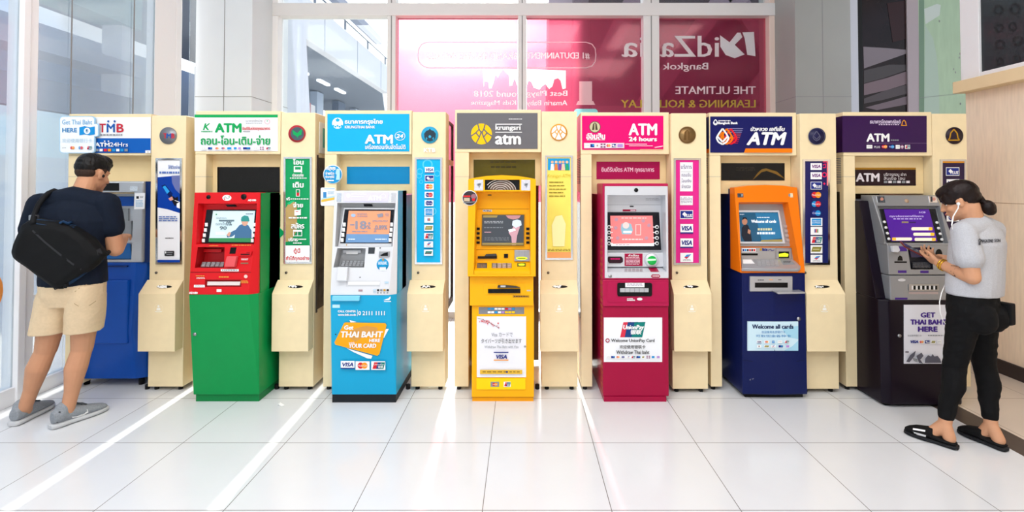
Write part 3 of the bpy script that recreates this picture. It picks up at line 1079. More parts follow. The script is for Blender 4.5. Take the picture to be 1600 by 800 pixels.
    for fx in (xl + 0.03, xd - 0.03 if n != 1 else xd - 0.03, xd + 0.04, xr - 0.04):
        yy = Yc + 0.04 if fx > xd else Y + 0.04
        MB().cyl((fx, yy, 0.0), (fx, yy, 0.032), 0.016, M_feet, 14).build('foot', t)
    return k
k_where = {1: 'beside the blue cash machine', 2: 'beside the red and green machine', 3: 'beside the sky blue and white machine', 4: 'beside the yellow cash machine',
           5: 'beside the magenta and grey machine', 6: 'beside the orange and navy machine', 7: 'behind the woman in grey T-shirt'}
def glossy_print(name, col):
    return M(name, col, 0.25)

# ---------------- cabinet with the blue machine
M_signw = M('sign_white', '#f1f2f4', 0.3)
k = kiosk(1, 104, 233.5, 288, 178, 243, (110, 183, 235.5, 239), M_signw, None, None, (246, 250, 281, 410), M_signw, (263.5, 212), M('emblem_grey', '#85878c', 0.35, metal=0.5),
          'cream kiosk cabinet with a white and blue header sign, nearest the side glass')
BL = M('sign_blue', '#0a5cb4', 0.3); RD = M('sign_red', '#c8283c', 0.35); BM = M('sign_midblue', '#1c5aa8', 0.35)
g = k['sign_print']
g.rect(110, 216, 235.5, 239, BL)
g.text('T', 155, 193.5, 165, 206.5, RD, bold=.5); g.text('M', 167, 193.5, 179, 206.5, BM, bold=.5); g.text('B', 182.5, 193.5, 193, 206.5, RD, bold=.5)
g.disc(169, 189.6, 1.7, BM, n=14).disc(179, 189.6, 1.7, BM, n=14)
g.dashes(157, 209.5, 191, 212, 1, M_grey_p, 3, 6, .9)
g.text('ATM', 148.5, 223, 171, 229, M_w, bold=.5); g.text('24Hrs', 172, 222.5, 200, 229, M_w, bold=.15)
g.disc(163.5, 220.6, 1.2, M_w, n=10).disc(169.5, 220.6, 1.2, M_w, n=10)
for i, m in enumerate((M_grey_p, M_w, M_red_c, M_or_c, M_sky_c, M_w, M_sky_c, M_grey_p)):
    g.rect(149 + i * 6.5, 232.5, 154 + i * 6.5, 236.5, m)
g.rect(227, 235, 235, 239, M_w).text('a', 230, 236, 232.5, 238.4, M_grey_p)
g.build('lettering', k['sign'])
g = k['emblem_print']
g.text('T', 255.5, 208.5, 260.5, 216, RD, bold=.4).text('M', 260.5, 208.5, 267, 216, BM, bold=.4).text('B', 268, 208.5, 272.5, 216, RD, bold=.4)
g.build('emblem_mark', k['emblem'])
g = k['poster_print']
NAV = M('poster_navy', '#0e3fa0', 0.3); NAV2 = M('poster_deep_navy', '#0a2262', 0.3); PBL = M('poster_pale_blue', '#2fa3ea', 0.3)
g.poly([(246, 277), (281, 274), (281, 333), (262, 327), (246, 324)], NAV)
g.poly([(268, 274.5), (281, 274), (281, 303), (274, 296), (269, 286)], M('poster_grey_violet', '#6a74a8', 0.3))
g.poly([(252, 290), (258, 288), (270, 303), (265, 309)], NAV2).poly([(254, 292), (258, 290), (265, 299), (261, 303)], PBL)
g.poly([(266, 304), (274, 309), (278, 307), (279, 318), (273, 322), (268, 313)], M('poster_black', '#1a1a22', 0.3))
g.poly([(263, 310), (269, 307), (271, 312), (266, 314)], M('poster_skin', '#d99a86', 0.4))
g.poly([(276, 318), (281, 316), (281, 326), (276, 324)], M_w).line([(273, 313), (281, 316)], .8, M_w)
g.text('ให้ชีวิตง่าย', 263, 258, 281, 264, M_lil if False else M('print_steel_blue', '#5a78b8', 0.4), bold=.1)
g.dashes(249, 268, 280, 272, 1, M('print_steel_blue'), 8, 5, .8)
g.dashes(248, 338, 277, 347, 3, M('print_steel_blue'), 4, 3, .5)
g.dashes(258, 371.5, 271, 373, 1, M_dk, 2, 3, .8)
g.rrect(257, 392, 272, 400, 1, M_dk).rect(260, 394, 270, 395, M_grey_p).rect(260, 397, 269, 398, M_grey_p).rect(258, 392.8, 259.5, 396, M_w)
g.rect(246, 406, 281, 410, NAV)
g.build('poster_print', k['poster'])

# ---------------- cabinet with the red and green machine
GR = M('sign_green', '#0fa457', 0.35); GR2 = M('poster_green', '#0c9a5a', 0.3); REDP = M('print_red', '#d8242c', 0.4)
k = kiosk(2, 303, 437, 491, 173.5, 241, (304, 179, 434, 236), M_signw, (339.5, 261, 437, 300.5), M('dark_bay_glass', '#15120e', 0.12), (446, 248, 484, 409), GR2, (464.5, 209), M('emblem_red', '#b8333f', 0.4),
          'cream kiosk cabinet with a white header sign and green lettering')
g = k['sign_print']
g.rect(304, 179, 434, 183.5, GR)
g.text('K', 317.5, 193, 328, 203, GR, bold=.5, shear=.3); g.dashes(314.5, 204.5, 333, 207, 1, GR, 5, 9, .8)
g.text('ATM', 336.5, 193, 376.5, 206.5, GR, bold=1.0)
g.text('ธนาคารกสิกรไทย', 384, 186.5, 410, 190.5, M_grey_p); g.dashes(384, 192, 410, 193.2, 1, M_grey_p, 6, 9, .8)
g.ring(417.5, 190, 3.6, 4.2, M('print_pink', '#e08898', .4)).disc(417.5, 189, 1.3, GR, n=3)
g.text('ยินดีรับบัตรทุกธนาคาร', 379, 198, 422, 204.5, REDP, bold=.15); g.dashes(380, 205, 391, 206.5, 1, M_grey_p, 3, 4, .8)
g.text('ถอน-โอน-เติม-จ่าย', 314, 211.5, 421.5, 226, GR, bold=.45)
cards(g, 229.5, 234, [('word', 314, 322), ('navy', 324.5, 332), ('mc', 335, 343), ('maestro', 345, 352), ('blue', 354.5, 362), ('blue', 365, 370), ('lilac', 372, 376.5), ('navy', 379, 392), ('word', 395, 403), ('cross', 406, 412), ('up', 415, 423)])
g.build('lettering', k['sign'])
g = k['emblem_print']
g.disc(464.5, 209, 10.4, M('emblem_slate', '#4a5a62', .4))
g.poly([(457, 203), (464.5, 208), (472, 201), (471, 211), (466.5, 212), (465, 216), (463.5, 213), (458, 210)], GR)
g.build('emblem_mark', k['emblem'])
g = k['poster_print']
g.poly([(451, 318), (458, 314), (464, 320), (464, 360), (455, 376), (446.5, 378), (446.5, 325)], M('poster_tan', '#bfa066', .4))
g.poly([(448, 318), (456, 313), (462, 313), (452, 320)], M('poster_bright_green', '#23c07a', .4))
g.text('โอน', 458, 248.5, 474, 257, M_w, bold=.5)
g.rect(459, 259.5, 472, 269, M_w).rect(461, 261, 470, 265, GR2).line([(466, 265), (472, 270)], 1.2, M_w)
g.text('ปลอดภัย', 457, 271, 474, 276, M_w, bold=.2); g.dashes(453, 277.5, 479, 279.5, 1, M_w, 3, 6, .8)
g.text('เติม', 458, 284.5, 474, 293, M_w, bold=.5)
g.frame(462.5, 296, 468.5, 307, .8, M_w).rect(463.5, 301, 467.5, 306, REDP)
g.text('ฟรี', 447.5, 308, 453, 313, M_w, bold=.2); g.dashes(454, 310, 482, 312, 1, M_w, 4, 6, .8)
g.text('จ่าย', 458, 316, 473, 324, M_w, bold=.5)
g.poly([(460, 328), (468, 328), (470, 326), (470, 336), (460, 337)], M_w).rect(462, 330, 466, 331, REDP)
g.dashes(451, 339, 480, 342, 1, M_w, 6, 5, .8)
g.text('สมัคร', 455, 348, 475, 357, M_w, bold=.5)
g.frame(458, 359, 472, 369, 1, M_w).rect(458, 359, 472, 362, M_w).line([(465, 362), (465, 369)], .8, M_w)
g.text('บริการ', 451, 371.5, 465, 377, M_w, bold=.3); g.dashes(466, 373, 479, 375, 1, M_w, 3, 3, .8); g.dashes(458, 379, 472, 381, 1, M_w, 3, 3, .8)
g.rect(446, 383.5, 484, 409, M_w)
g.text('ตู้นี้', 459, 388, 469, 397, REDP, bold=.2); g.text('ทำได้ทุกอย่าง', 447, 400, 483, 408, REDP, bold=.2)
g.build('poster_print', k['poster'])
# green corner of the poster sticking out, and the pictures on the outer side
MB().prism([Plane.front(YF).at(x, y, .004) for x, y in ((437, 356), (445, 364), (437, 372))], (0, .004, 0), GR2).build('poster_tab', k['t'])
sp = Plane((k['xr'], 0, 0), (1, 0, 0))
g = Print(sp, 0.001)
def side_rect(y0, y1, z0, z1, m):
    b = MB().box(k['xr'] - .001, k['xr'] + .004, y0, y1, z0, z1, m)
    return b
side_rect(YF + .07, YF + .5, 1.745, 1.98, M_signw).build('side_sign', k['t'])
MB().box(k['xr'] + .003, k['xr'] + .0046, YF + .13, YF + .42, 1.79, 1.94, M('print_teal', '#4fb7b0', .4)).build('side_sign_print', k['t'])
side_rect(YF + .05, YF + .5, .58, 1.71, M('side_display_brown', '#5d5146', .12, vary=.5, scale=6)).build('side_display', k['t'])
MB().box(k['xr'] - .001, k['xr'] + .006, YF + .03, YF + .05, .56, 1.73, M_dark).build('side_frame', k['t'])

# ---------------- cabinet with the sky blue and white machine
CY = M('sign_cyan', '#17aee2', 0.3); CY2 = M('poster_cyan', '#0db2e6', 0.28)
k = kiosk(3, 506, 643, 696, 172.5, 241, (511.5, 178, 639.5, 236.5), CY, (542, 260.5, 640, 287.5), M('bay_cyan_panel', '#0a86bd', 0.3), (651, 249, 688, 410), CY2, (671.6, 211), M('emblem_cyan', '#35a9d3', 0.35),
          'cream kiosk cabinet with a sky blue header sign', low=0.16, pill=19)
g = k['sign_print']
g.disc(527.5, 192.5, 8.6, M_w)
for a in range(5):
    g.disc(521 + a * 3.2, 196.5 + (a % 2) * 1.5, 1.6, CY, n=8)
g.poly([(524, 187), (527.5, 184.5), (531, 187), (529, 190), (526, 190)], CY)
g.text('ธนาคารกรุงไทย', 539, 186, 597.5, 195.5, M_w, bold=.4)
g.text('KRUNGTHAI BANK', 539, 196.5, 586, 200.5, M_w, bold=.15)
g.text('ATM', 571, 211, 613, 224, M_w, bold=1.0)
g.ring(625, 212.5, 7.4, 8.2, M_w, k=.85).text('24', 619, 209.5, 630, 215.5, M_w, bold=.4, shear=.2)
g.text('เครื่องถอนเงินอัตโนมัติ', 571, 225, 633.5, 233, M_w, bold=.15)
g.build('lettering', k['sign'])
g = k['emblem_print']
DKB = M('emblem_dark', '#2b3d4a', .4)
g.poly([(663, 214), (662.5, 209), (666, 204.5), (670, 203), (671.6, 200.8), (673.2, 203), (677.5, 204.5), (681, 209), (680.5, 215), (678.5, 219), (678, 214), (675, 216), (677, 219.5), (671.6, 221), (666.5, 219.5), (668, 216), (665.5, 214), (665, 219)], DKB)
g.disc(671.6, 213.5, 2.1, M('emblem_cyan'))
g.text('KTB', 662.5, 231.5, 680, 237.5, M_w, bold=.4)
g.build('emblem_mark', k['emblem'])
g = k['poster_print']
PC = M('poster_pale_cyan', '#5acdf0', .3)
for x, y, r in ((668, 257, 8), (655, 275, 4), (658, 284, 3), (683, 271, 5), (656, 268, 5), (676, 330, 6)):
    g.ring(x, y, r * .75, r, PC, n=20)
for i, kd in enumerate(('visa', 'plus', 'mc', 'maestro', 'cirrus', 'amex', 'jcb', 'gold', 'up', 'pool', 'green')):
    y = 261 + i * 12.9
    card(g, kd, 664 - i * .15, y, 678 - i * .15, y + (9.5 if kd != 'amex' else 11.5))
g.build('poster_print', k['poster'])
sd = MB()
xr = k['xr']
y0_, y1_ = YF + .16, YF + .42
sd.box(xr - .02, xr, y0_, y1_, .56, .60, M_dark).box(xr - .02, xr, y0_, y1_, 1.66, 1.70, M('cream_powder_coat')).box(xr - .02, xr, y1_ - .02, y1_, .6, 1.66, M_dark).box(xr - .02, xr, y0_, y0_ + .015, .6, 1.66, M_dark)
sd.box(xr - .02, xr, y0_, y1_, 1.98, 2.0, M_dark).box(xr - .02, xr, y1_ - .02, y1_, 1.7, 1.98, M_dark)
f_ = sd.build('side_frame', k['t'])
MB().box(xr - .012, xr - .008, y0_ + .015, y1_ - .02, .6, 1.66, M_glass).build('side_pane', f_)
MB().box(xr - .012, xr - .008, y0_, y1_ - .02, 1.7, 1.98, M_glass).build('side_pane', f_)

# ---------------- cabinet with the yellow machine
GY = M('sign_charcoal', '#6b6a6e', 0.35); YL = M('logo_yellow', '#fdc507', 0.35); ORG = M('logo_amber', '#f0a024', .35)
k = kiosk(4, 710.5, 846, 902, 171.5, 238, (714, 176.5, 840, 232.5), GY, (740, 249.5, 836, 290), M('bay_olive_glass', '#5c5414', 0.2, vary=.2, scale=5), (855, 246, 892, 403), M('poster_yellow', '#f6e56a', 0.3, vary=.06, scale=6), (873, 207), M('emblem_amber', '#e8a23a', 0.35),
          'cream kiosk cabinet with a charcoal grey header sign', low=0.16, pill=22, zb=1.50)
def fan(g, cx, cy, r, fg, bg, w):
    g.disc(cx, cy, r, fg)
    for s in (-1, 1):
        g.line([(cx + s * .36 * r, cy - .98 * r), (cx + s * .22 * r, cy - .45 * r), (cx + s * .55 * r, cy - .1 * r), (cx + s * 1.0 * r, cy + .22 * r)], w, bg)
        g.line([(cx, cy - .25 * r), (cx + s * .22 * r, cy + .35 * r), (cx + s * .52 * r, cy + .92 * r)], w, bg)
        g.line([(cx + s * .22 * r, cy - .45 * r), (cx, cy - .05 * r)], w, bg)
        g.line([(cx + s * .52 * r, cy - .1 * r), (cx + s * .2 * r, cy + .3 * r)], w, bg)
        g.poly([(cx + s * 1.0 * r, cy + .2 * r), (cx + s * .95 * r, cy + .6 * r), (cx + s * .78 * r, cy + .72 * r)], bg)
g = k['sign_print']
fan(g, 752.3, 209.3, 16.4, YL, GY, 1.9)
g.dashes(795, 185.5, 815.5, 187, 1, M_w, 3, 6, .7)
g.rect(774, 193.5, 815.5, 194.7, M_w).rect(774, 206, 815.5, 207.2, M_w)
g.text('krungsri', 774.5, 195.5, 813, 205.2, M_w, bold=.45)
g.text('atm', 774.5, 210.5, 813, 225.5, M_w, bold=1.1)
g.build('lettering', k['sign'])
g = k['emblem_print']
fan(g, 873, 207, 11.2, M_w, M('emblem_amber'), 1.5)
g.build('emblem_mark', k['emblem'])
g = Print(Plane.front(YF + .082))
g.dashes(766, 252.5, 808, 254.5, 1, M('olive_print', '#3a3408', .4), 3, 4, .7); g.dashes(767, 259.5, 807, 263, 1, M('olive_print'), 5, 5, .8)
g.build('window_print', k['window'])
g = k['poster_print']
g.rect(856, 247.5, 890.5, 266, M('poster_blue', '#1c9ad6', .35))
for x, c, c2 in ((863, '#f4efe6', '#e9b48e'), (869, '#e08338', '#efc39c'), (875, '#7a4a9a', '#e9b48e'), (880, '#f2c9a8', '#e9b48e'), (886, '#27a06a', '#efc39c')):
    g.poly([(x - 3, 266), (x - 2, 256), (x + 2, 256), (x + 3, 266)], M('poster_' + c[1:], c, .4)).disc(x, 253.2, 2.2, M('poster_' + c2[1:], c2, .4), n=12)
g.text('Krungsri ATM', 856, 272, 891, 279, M('poster_dull_yellow', '#ddc23e', .4))
for i in range(5):
    g.dashes(858, 284 + i * 5.4, 880 + (i % 3) * 3, 286 + i * 5.4, 1, M('poster_ochre', '#8a7a20', .4), i + 2, 3, .7)
g.poly([(862, 352), (868, 338), (878, 336), (884, 350), (882, 385), (864, 385)], M('poster_cream', '#fbf3b0', .4))
g.rect(855, 394, 892, 403, M('poster_peach', '#f2a765', .4)).dashes(856, 389, 891, 393, 2, M('poster_ochre'), 7, 4, .4)
g.build('poster_print', k['poster'])
c_ = Plane.front(YF).at(734, 309.5, .012)

# ---------------- cabinet with the magenta machine
MG = M('sign_magenta', '#e2056f', 0.3)
k = kiosk(5, 908, 1047, 1102, 175.5, 241, (909.5, 181, 1036.5, 234), MG, (932, 252.5, 1031, 280), M('bay_magenta_panel', '#a8044e', 0.3), (1056, 250, 1092, 411), M('poster_pink', '#e2288c', 0.3), (1073.5, 211), M('emblem_bronze', '#94744a', 0.35, metal=0.6),
          'cream kiosk cabinet with a bright magenta header sign', col_dy=-0.04, side=M('side_sign_reflection_pink', '#f0b6cf', .3), pill=17)  # side sign colour has its pale pink reflection painted in
g = k['sign_print']
g.disc(929.5, 198.5, 9, M('coin_dark', '#4b4530', .4)).disc(929.5, 198.5, 8, M('coin_pale', '#c9bf98', .4))
g.poly([(925, 203), (926.5, 194), (929.5, 191), (932.5, 194), (934, 203)], M('coin_dark')).rect(928.8, 193, 930.2, 203, M('coin_pale'))
g.dashes(918, 208.3, 925, 209.8, 1, M_w, 2, 2, .8)
g.text('ออมสิน', 916.5, 208.5, 945, 217.5, M_w, bold=.5); g.rect(917, 218.3, 945, 218.9, M_w)
g.text('ATM', 983, 193.5, 1026, 211, M_w, bold=.9); g.text('24 hours', 983, 214, 1026, 220.5, M_w, bold=.6)
g.rect(912.5, 223.3, 975.5, 231.7, M('print_pale_pink', '#f3d3e0', .4))
cards(g, 224.3, 230.8, [('word', 913.5, 921), ('navy', 922, 929), ('jcb', 930, 937), ('cross', 938.5, 946), ('mc', 947, 954.5), ('plus', 956, 962.5), ('lilac', 964, 974)])
g.rect(977, 224.8, 1011, 225.6, M_w).rect(983, 227.5, 1020, 228.2, M_w).rect(1000, 233, 1036.5, 234, M('print_peach', '#f5a28a', .4))
g.poly([(1022, 230), (1036, 227.5), (1036, 229), (1024, 231)], M('print_pale_pink'))
g.build('lettering', k['sign'])
g = Print(Plane.front(YF + .082))
g.text('ยินดีรับบัตร ATM ทุกธนาคาร', 940, 261, 1022, 270.5, M('print_blush', '#f3c8dc', .4), bold=.2)
g.build('window_print', k['window'])
g = k['emblem_print']
BZ = M('bronze_relief', '#775833', .35, metal=.6)
g.ring(1073.5, 211, 11.2, 12.4, BZ).poly([(1068, 219), (1069.5, 206), (1073.5, 203), (1077.5, 206), (1079, 219)], BZ).rect(1072.6, 205, 1074.4, 219, M('emblem_bronze'))
g.build('emblem_mark', k['emblem'])
g = k['poster_print']
g.rect(1062.5, 253.5, 1082.5, 299, M_signw); PP = M('print_plum', '#6a5a86', .4)
g.text('บริการ', 1064, 257.5, 1081, 264, PP, bold=.1).rect(1064, 268, 1081, 268.4, M_grey_p)
g.text('ถอนเงิน', 1065, 270.5, 1080, 276, PP).text('โอนเงิน', 1065, 279, 1080, 285, PP).text('จ่ายบิล', 1065, 288, 1079, 294, PP)
g.rect(1062.5, 306, 1082.5, 320.5, M_signw); g.text('ยินดีรับบัตร', 1063.5, 308, 1081.5, 313, PP).text('ทุกธนาคาร', 1064, 314, 1081, 318.5, PP)
card(g, 'plus', 1062.5, 328.5, 1083, 342); card(g, 'visa', 1063, 350, 1083, 365); card(g, 'visa', 1063, 372.5, 1083, 387.5); card(g, 'pool', 1063, 395, 1083, 409.5)
g.build('poster_print', k['poster'])

# ---------------- cabinet with the orange and navy machine
NV = M('sign_navy', '#14175c', 0.3); OR = M('sign_orange', '#fb7d08', 0.3)
k = kiosk(6, 1109.5, 1247, 1303.5, 176, 243, (1110, 182, 1238, 238.5), NV, (1127, 255, 1226, 282), M('bay_black_glass', '#0b0c10', 0.1), (1258, 252, 1294, 411), M('poster_indigo', '#1f1d5c', 0.28), (1276, 213), M('emblem_navy', '#201f45', 0.35),
          'cream kiosk cabinet with a navy header sign and orange stripe', col_dy=-0.04, side=M('side_sign_navy', '#15165a', .25), pill=17.5)
g = k['sign_print']
def lotus(g, cx, cy, s, m, w):
    o = [(cx, cy - 13 * s), (cx + 6.5 * s, cy - 4 * s), (cx + 10 * s, cy + 2.5 * s), (cx + 7 * s, cy + 9 * s), (cx, cy + 13 * s), (cx - 7 * s, cy + 9 * s), (cx - 10 * s, cy + 2.5 * s), (cx - 6.5 * s, cy - 4 * s), (cx, cy - 13 * s)]
    g.line(o, w, m)
    g.line([(cx - 8 * s, cy + .5 * s), (cx, cy + 9 * s), (cx + 8 * s, cy + .5 * s)], w, m)
RDL = M('logo_scarlet', '#e21a2c', .35)
for i in range(9):
    g.rect(1136 + (i > 2) * 9, 200.4 + i * 2.85, 1161 - i * 1.0, 201.1 + i * 2.85, M('print_pale_violet', '#a9a6cf', .4) if i < 3 else RDL if i > 5 else M('print_salmon', '#e0604e', .4))
lotus(g, 1142, 213.2, .92, RDL, 2.6); lotus(g, 1135.5, 213.2, .92, OR, 2.6); lotus(g, 1129, 213.2, .95, M_w, 2.6)
g.line([(1124, 213), (1129, 206), (1131, 214)], 2, OR)
lotus(g, 1118, 191, .34, M_w, 1.3)
g.dashes(1122.5, 188, 1142, 189.8, 1, M_w, 3, 8, .8); g.text('Bangkok Bank', 1122.5, 190.5, 1152.5, 195, M_w, bold=.35)
g.text('บัวหลวง เอทีเอ็ม', 1173, 197.5, 1226, 204.8, M_w, bold=.4, shear=.2)
g.text('ATM', 1167.5, 207, 1228, 226, M_w, bold=1.3, shear=.25)
g.poly([(1165, 232), (1238, 232), (1238, 238.5), (1162.5, 238.5)], OR)
g.build('lettering', k['sign'])
MB().box(k['xl'] - .0025, k['xl'], YF + .004, YF + .56, Z(238.5, YF), Z(232.5, YF), OR).build('side_sign_stripe', k['t'])
g = Print(Plane.front(YF + .082))
g.poly([(1176, 281), (1184, 270), (1190, 264.5), (1197, 263), (1214, 268), (1224, 277), (1225, 279), (1212, 272), (1198, 267), (1190, 269), (1181, 277)], M('tan_streak', '#7a5c22', .3))
g.dashes(1150, 261, 1180, 268, 2, M('dim_grey_print', '#26241f', .3), 3, 3, .7)
g.build('window_print', k['window'])
g = k['emblem_print']
lotus(g, 1276, 212.5, .58, M('emblem_grey_line', '#5b5a72', .4), 1.2)
g.ring(1276, 213, 12.2, 13, M('emblem_grey_line'))
g.build('emblem_mark', k['emblem'])
g = k['poster_print']
HP = M('print_hot_pink', '#e8225e', .35)
g.rect(1286, 252, 1294, 254, HP).line([(1286, 258), (1290, 256), (1290, 262), (1286, 262)], 1.5, HP).ring(1288, 273, 2.4, 4, HP).disc(1288, 287, 2, HP, n=4)
g.rect(1292, 252, 1294, 290, M('print_coral', '#ff8a8a', .35))
g.poly([(1260, 411), (1270, 300), (1294, 300), (1294, 411)], M('poster_deep_blue', '#1b2260', .28))
for kd, y0, y1 in (('visa2', 255, 265.5), ('visa2', 269, 280), ('plus', 284, 296)):
    card(g, kd, 1266.5, y0, 1284, y1)
for kd, y0, y1 in (('mc', 298, 311), ('maestro', 312.5, 325), ('cirrus', 327, 339)):
    card(g, kd, 1266, y0, 1285, y1, None)
for kd, y0, y1 in (('amex', 340.5, 353), ('jcb', 354.5, 367), ('up', 369, 381), ('gold', 383, 396), ('pool', 398, 410)):
    card(g, kd, 1266.5, y0, 1285, y1)
g.build('poster_print', k['poster'])

# ---------------- cabinet with the dark purple machine
PU = M('sign_purple', '#33114a', 0.3); GD = M('logo_gold', '#c08e1c', .35)
k = kiosk(7, 1320, 1459.5, 1514, 175, 243.5, (1316.5, 181, 1448, 238), PU, (1335, 262, 1431, 290), M('bay_plum_panel', '#220b16', 0.25), (1473, 252, 1507, 411), M('poster_plum', '#2c1a3c', 0.3), (1490.5, 212), M('emblem_plum', '#2b1c2a', 0.35),
          'cream kiosk cabinet with a dark purple header sign, next to the timber wall', side=M('side_sign_purple', '#331447', .22), pill=18)
g = k['sign_print']
def bell(g, cx, cy, s, m, w):
    g.line([(cx, cy - 9 * s), (cx + 5 * s, cy - 3 * s), (cx + 6.5 * s, cy + 5 * s), (cx + 9 * s, cy + 8 * s), (cx - 9 * s, cy + 8 * s), (cx - 6.5 * s, cy + 5 * s), (cx - 5 * s, cy - 3 * s), (cx, cy - 9 * s)], w, m)
g.text('ธนาคารไทยพาณิชย์', 1359.5, 186.5, 1407, 193, M('print_lavender', '#d9cbe2', .4), bold=.25); g.dashes(1373, 194, 1406, 195.8, 1, M('print_lavender'), 3, 8, .8)
bell(g, 1412.5, 192, .5, ORG, 1.2)
g.text('ATM', 1354.5, 209, 1389, 221, M_w, bold=.8); g.dashes(1392, 218, 1405, 221, 1, M_grey_p, 3, 3, .7)
g.rect(1354.5, 223.6, 1448, 224, M('print_mauve', '#8d7398', .4))
cards(g, 226.5, 232, [('word', 1354, 1363)]); g.text('PLUS', 1366, 228, 1375, 231.5, M_w)
cards(g, 225.5, 233, [('mc', 1377, 1387), ('cirrus', 1388, 1398)], None)
cards(g, 226.5, 232.5, [('word', 1399.5, 1406), ('cross', 1407, 1412), ('up', 1414, 1422)])
g.build('lettering', k['sign'])
g = Print(Plane.front(YF + .082))
g.rect(1335, 262, 1431, 265, M('print_bronze_yellow', '#a8781a', .35))
g.text('ATM', 1338, 271, 1373.5, 283.5, M('print_soft_white', '#e6dfe4', .4), bold=.8)
g.text('บริการถอน ฝาก', 1381, 270, 1416, 275, M('print_soft_white')); g.text('สินเชื่อ โอน', 1381, 275.5, 1414, 281, M('print_soft_white'))
for i in range(6):
    g.rect(1381 + i * 7, 282.5, 1386.5 + i * 7, 286, M('print_soft_white') if i % 2 else M_grey_p)
g.build('window_print', k['window'])
g = k['emblem_print']
bell(g, 1490.5, 211, 1.0, GD, 2.0)
g.build('emblem_mark', k['emblem'])
g = k['poster_print']
g.rect(1473, 252, 1507, 254.5, ORG)
card(g, 'plus', 1478, 261.5, 1499, 274.5); card(g, 'visa', 1479, 280, 1499, 293); card(g, 'mc', 1479, 298, 1499, 311); card(g, 'maestro', 1479, 316, 1499, 329); card(g, 'cirrus', 1479, 334, 1499, 346)
g.build('poster_print', k['poster'])

# ---- hanging sign and round notices fixed to cabinets
sg = thing('hanging_sign', 'white and pale blue rounded sign reading Get Thai Baht HERE on the cabinet corner', 'sign', at(123, 240, YF - .02))
sp = Plane.front(YF - 0.014)
pts = []
def rr(x0, y0, x1, y1, r, n=4):
    p = []
    for cx, cy, a0 in ((x1 - r, y0 + r, -90), (x1 - r, y1 - r, 0), (x0 + r, y1 - r, 90), (x0 + r, y0 + r, 180)):
        for i in range(n + 1):
            a = R(a0 + 90 * i / n); p.append((cx + r * math.cos(a), cy + r * math.sin(a)))
    return p
slab(sp, rr(93, 181.5, 148, 239.5, 5), 0, .012, M('sign_pale_edge', '#a9d3ee', .3)).build('sign_board', sg)
slab(sp, rr(124, 193, 154, 213.5, 3), 0, .0125, M('sign_pale_edge')).build('sign_wing', sg)
bt = bpy.data.objects.new('bracket', MB().box(X(112, YF), X(140, YF), YF - .011, YF - .001, 1.80, 1.96, M_white).mesh('bracket', sg.location)); COL.objects.link(bt); bt.parent = sg
g = Print(sp.off(.0126))
WSG = M('sign_soft_white', '#f2f8fc', .3); SB = M('print_soft_blue', '#7db4dc', .4); CB = M('print_clear_blue', '#1690d6', .35)
g.poly(rr(94, 182.5, 147, 238.5, 4.5), WSG).poly(rr(124, 194, 153, 212.5, 2.6), WSG)
g.text('Get Thai Baht', 97, 187, 144, 194.5, SB, bold=.15)
g.text('HERE', 97.5, 200, 120, 206.5, M('print_mid_blue', '#3d8cc8', .4), bold=.3)
g.poly([(124, 199), (132, 197), (140, 199), (148, 197.5), (148, 210), (140, 211.5), (132, 210), (124, 211.5)], CB).disc(136, 204.5, 5, WSG, n=20).text('฿', 134, 201.5, 138, 207.5, CB)
g.text('欢迎使用银行卡', 97, 216.5, 144, 223, M('print_haze_blue', '#b6d2e4', .4))
cards(g, 228, 234, [('word', 96, 104), ('mc', 109, 117), ('maestro', 121.5, 130.5), ('up', 135, 143.5)], None)
g.build('sign_print', sg)

def notice(name, label, cx, cy, r, Y, rim, face):
    t = thing(name, label, 'sticker', at(cx, cy, Y))
    c = Plane.front(Y).at(cx, cy)
    MB().cyl(c, c + Vector((0, -.003, 0)), r * Y / FPX, rim, 30).build('sticker_disc', t)
    g = Print(Plane.front(Y - .003))
    g.disc(cx, cy, r * .92, face)
    return t, g
t, g = notice('round_sticker', 'round blue sticker with white writing on the cream pillar above the small notice', 520, 272.5, 15, YF + .0, M_w, M('notice_blue', '#1f9ad6', .35))
g.text('ลดสูงสุด', 509, 261, 524, 267, M_w, bold=.3); g.text('จ่ายบิล', 508.5, 268, 522, 273, M_w, bold=.2); g.text('ง่ายๆที่นี่', 508.5, 274, 522, 279, M_w, bold=.2); g.dashes(511, 281, 522, 283.5, 1, M_w, 3, 2, .8)
g.poly([(526, 264), (531, 263), (531, 281), (525, 281), (526, 273), (524, 271)], M('print_ice_blue', '#b6def2', .4))
g.build('sticker_print', t)
nt_ = thing('small_notice', 'small white notice with a yellow band on the cream pillar under the blue round sticker', 'notice', at(513, 320, YF - .001))
slab(Plane.front(YF), rr(501, 293, 524, 321.5, 2.5), 0, .003, M_signw).build('notice_board', nt_)
g = Print(Plane.front(YF - .003))
g.rect(506, 294, 523, 295.5, M('print_haze_blue')).poly([(502, 312), (523, 308), (523, 312), (502, 316)], M('print_sun_yellow', '#f2bf4a', .4)).poly([(502, 309.5), (523, 305.5), (523, 308), (502, 312)], M('print_ice_blue')).rect(505, 300, 510, 309, M('print_mid_blue')).dashes(512, 299, 522, 304, 3, M('print_haze_blue'), 2, 2, .5)
g.build('notice_print', nt_)
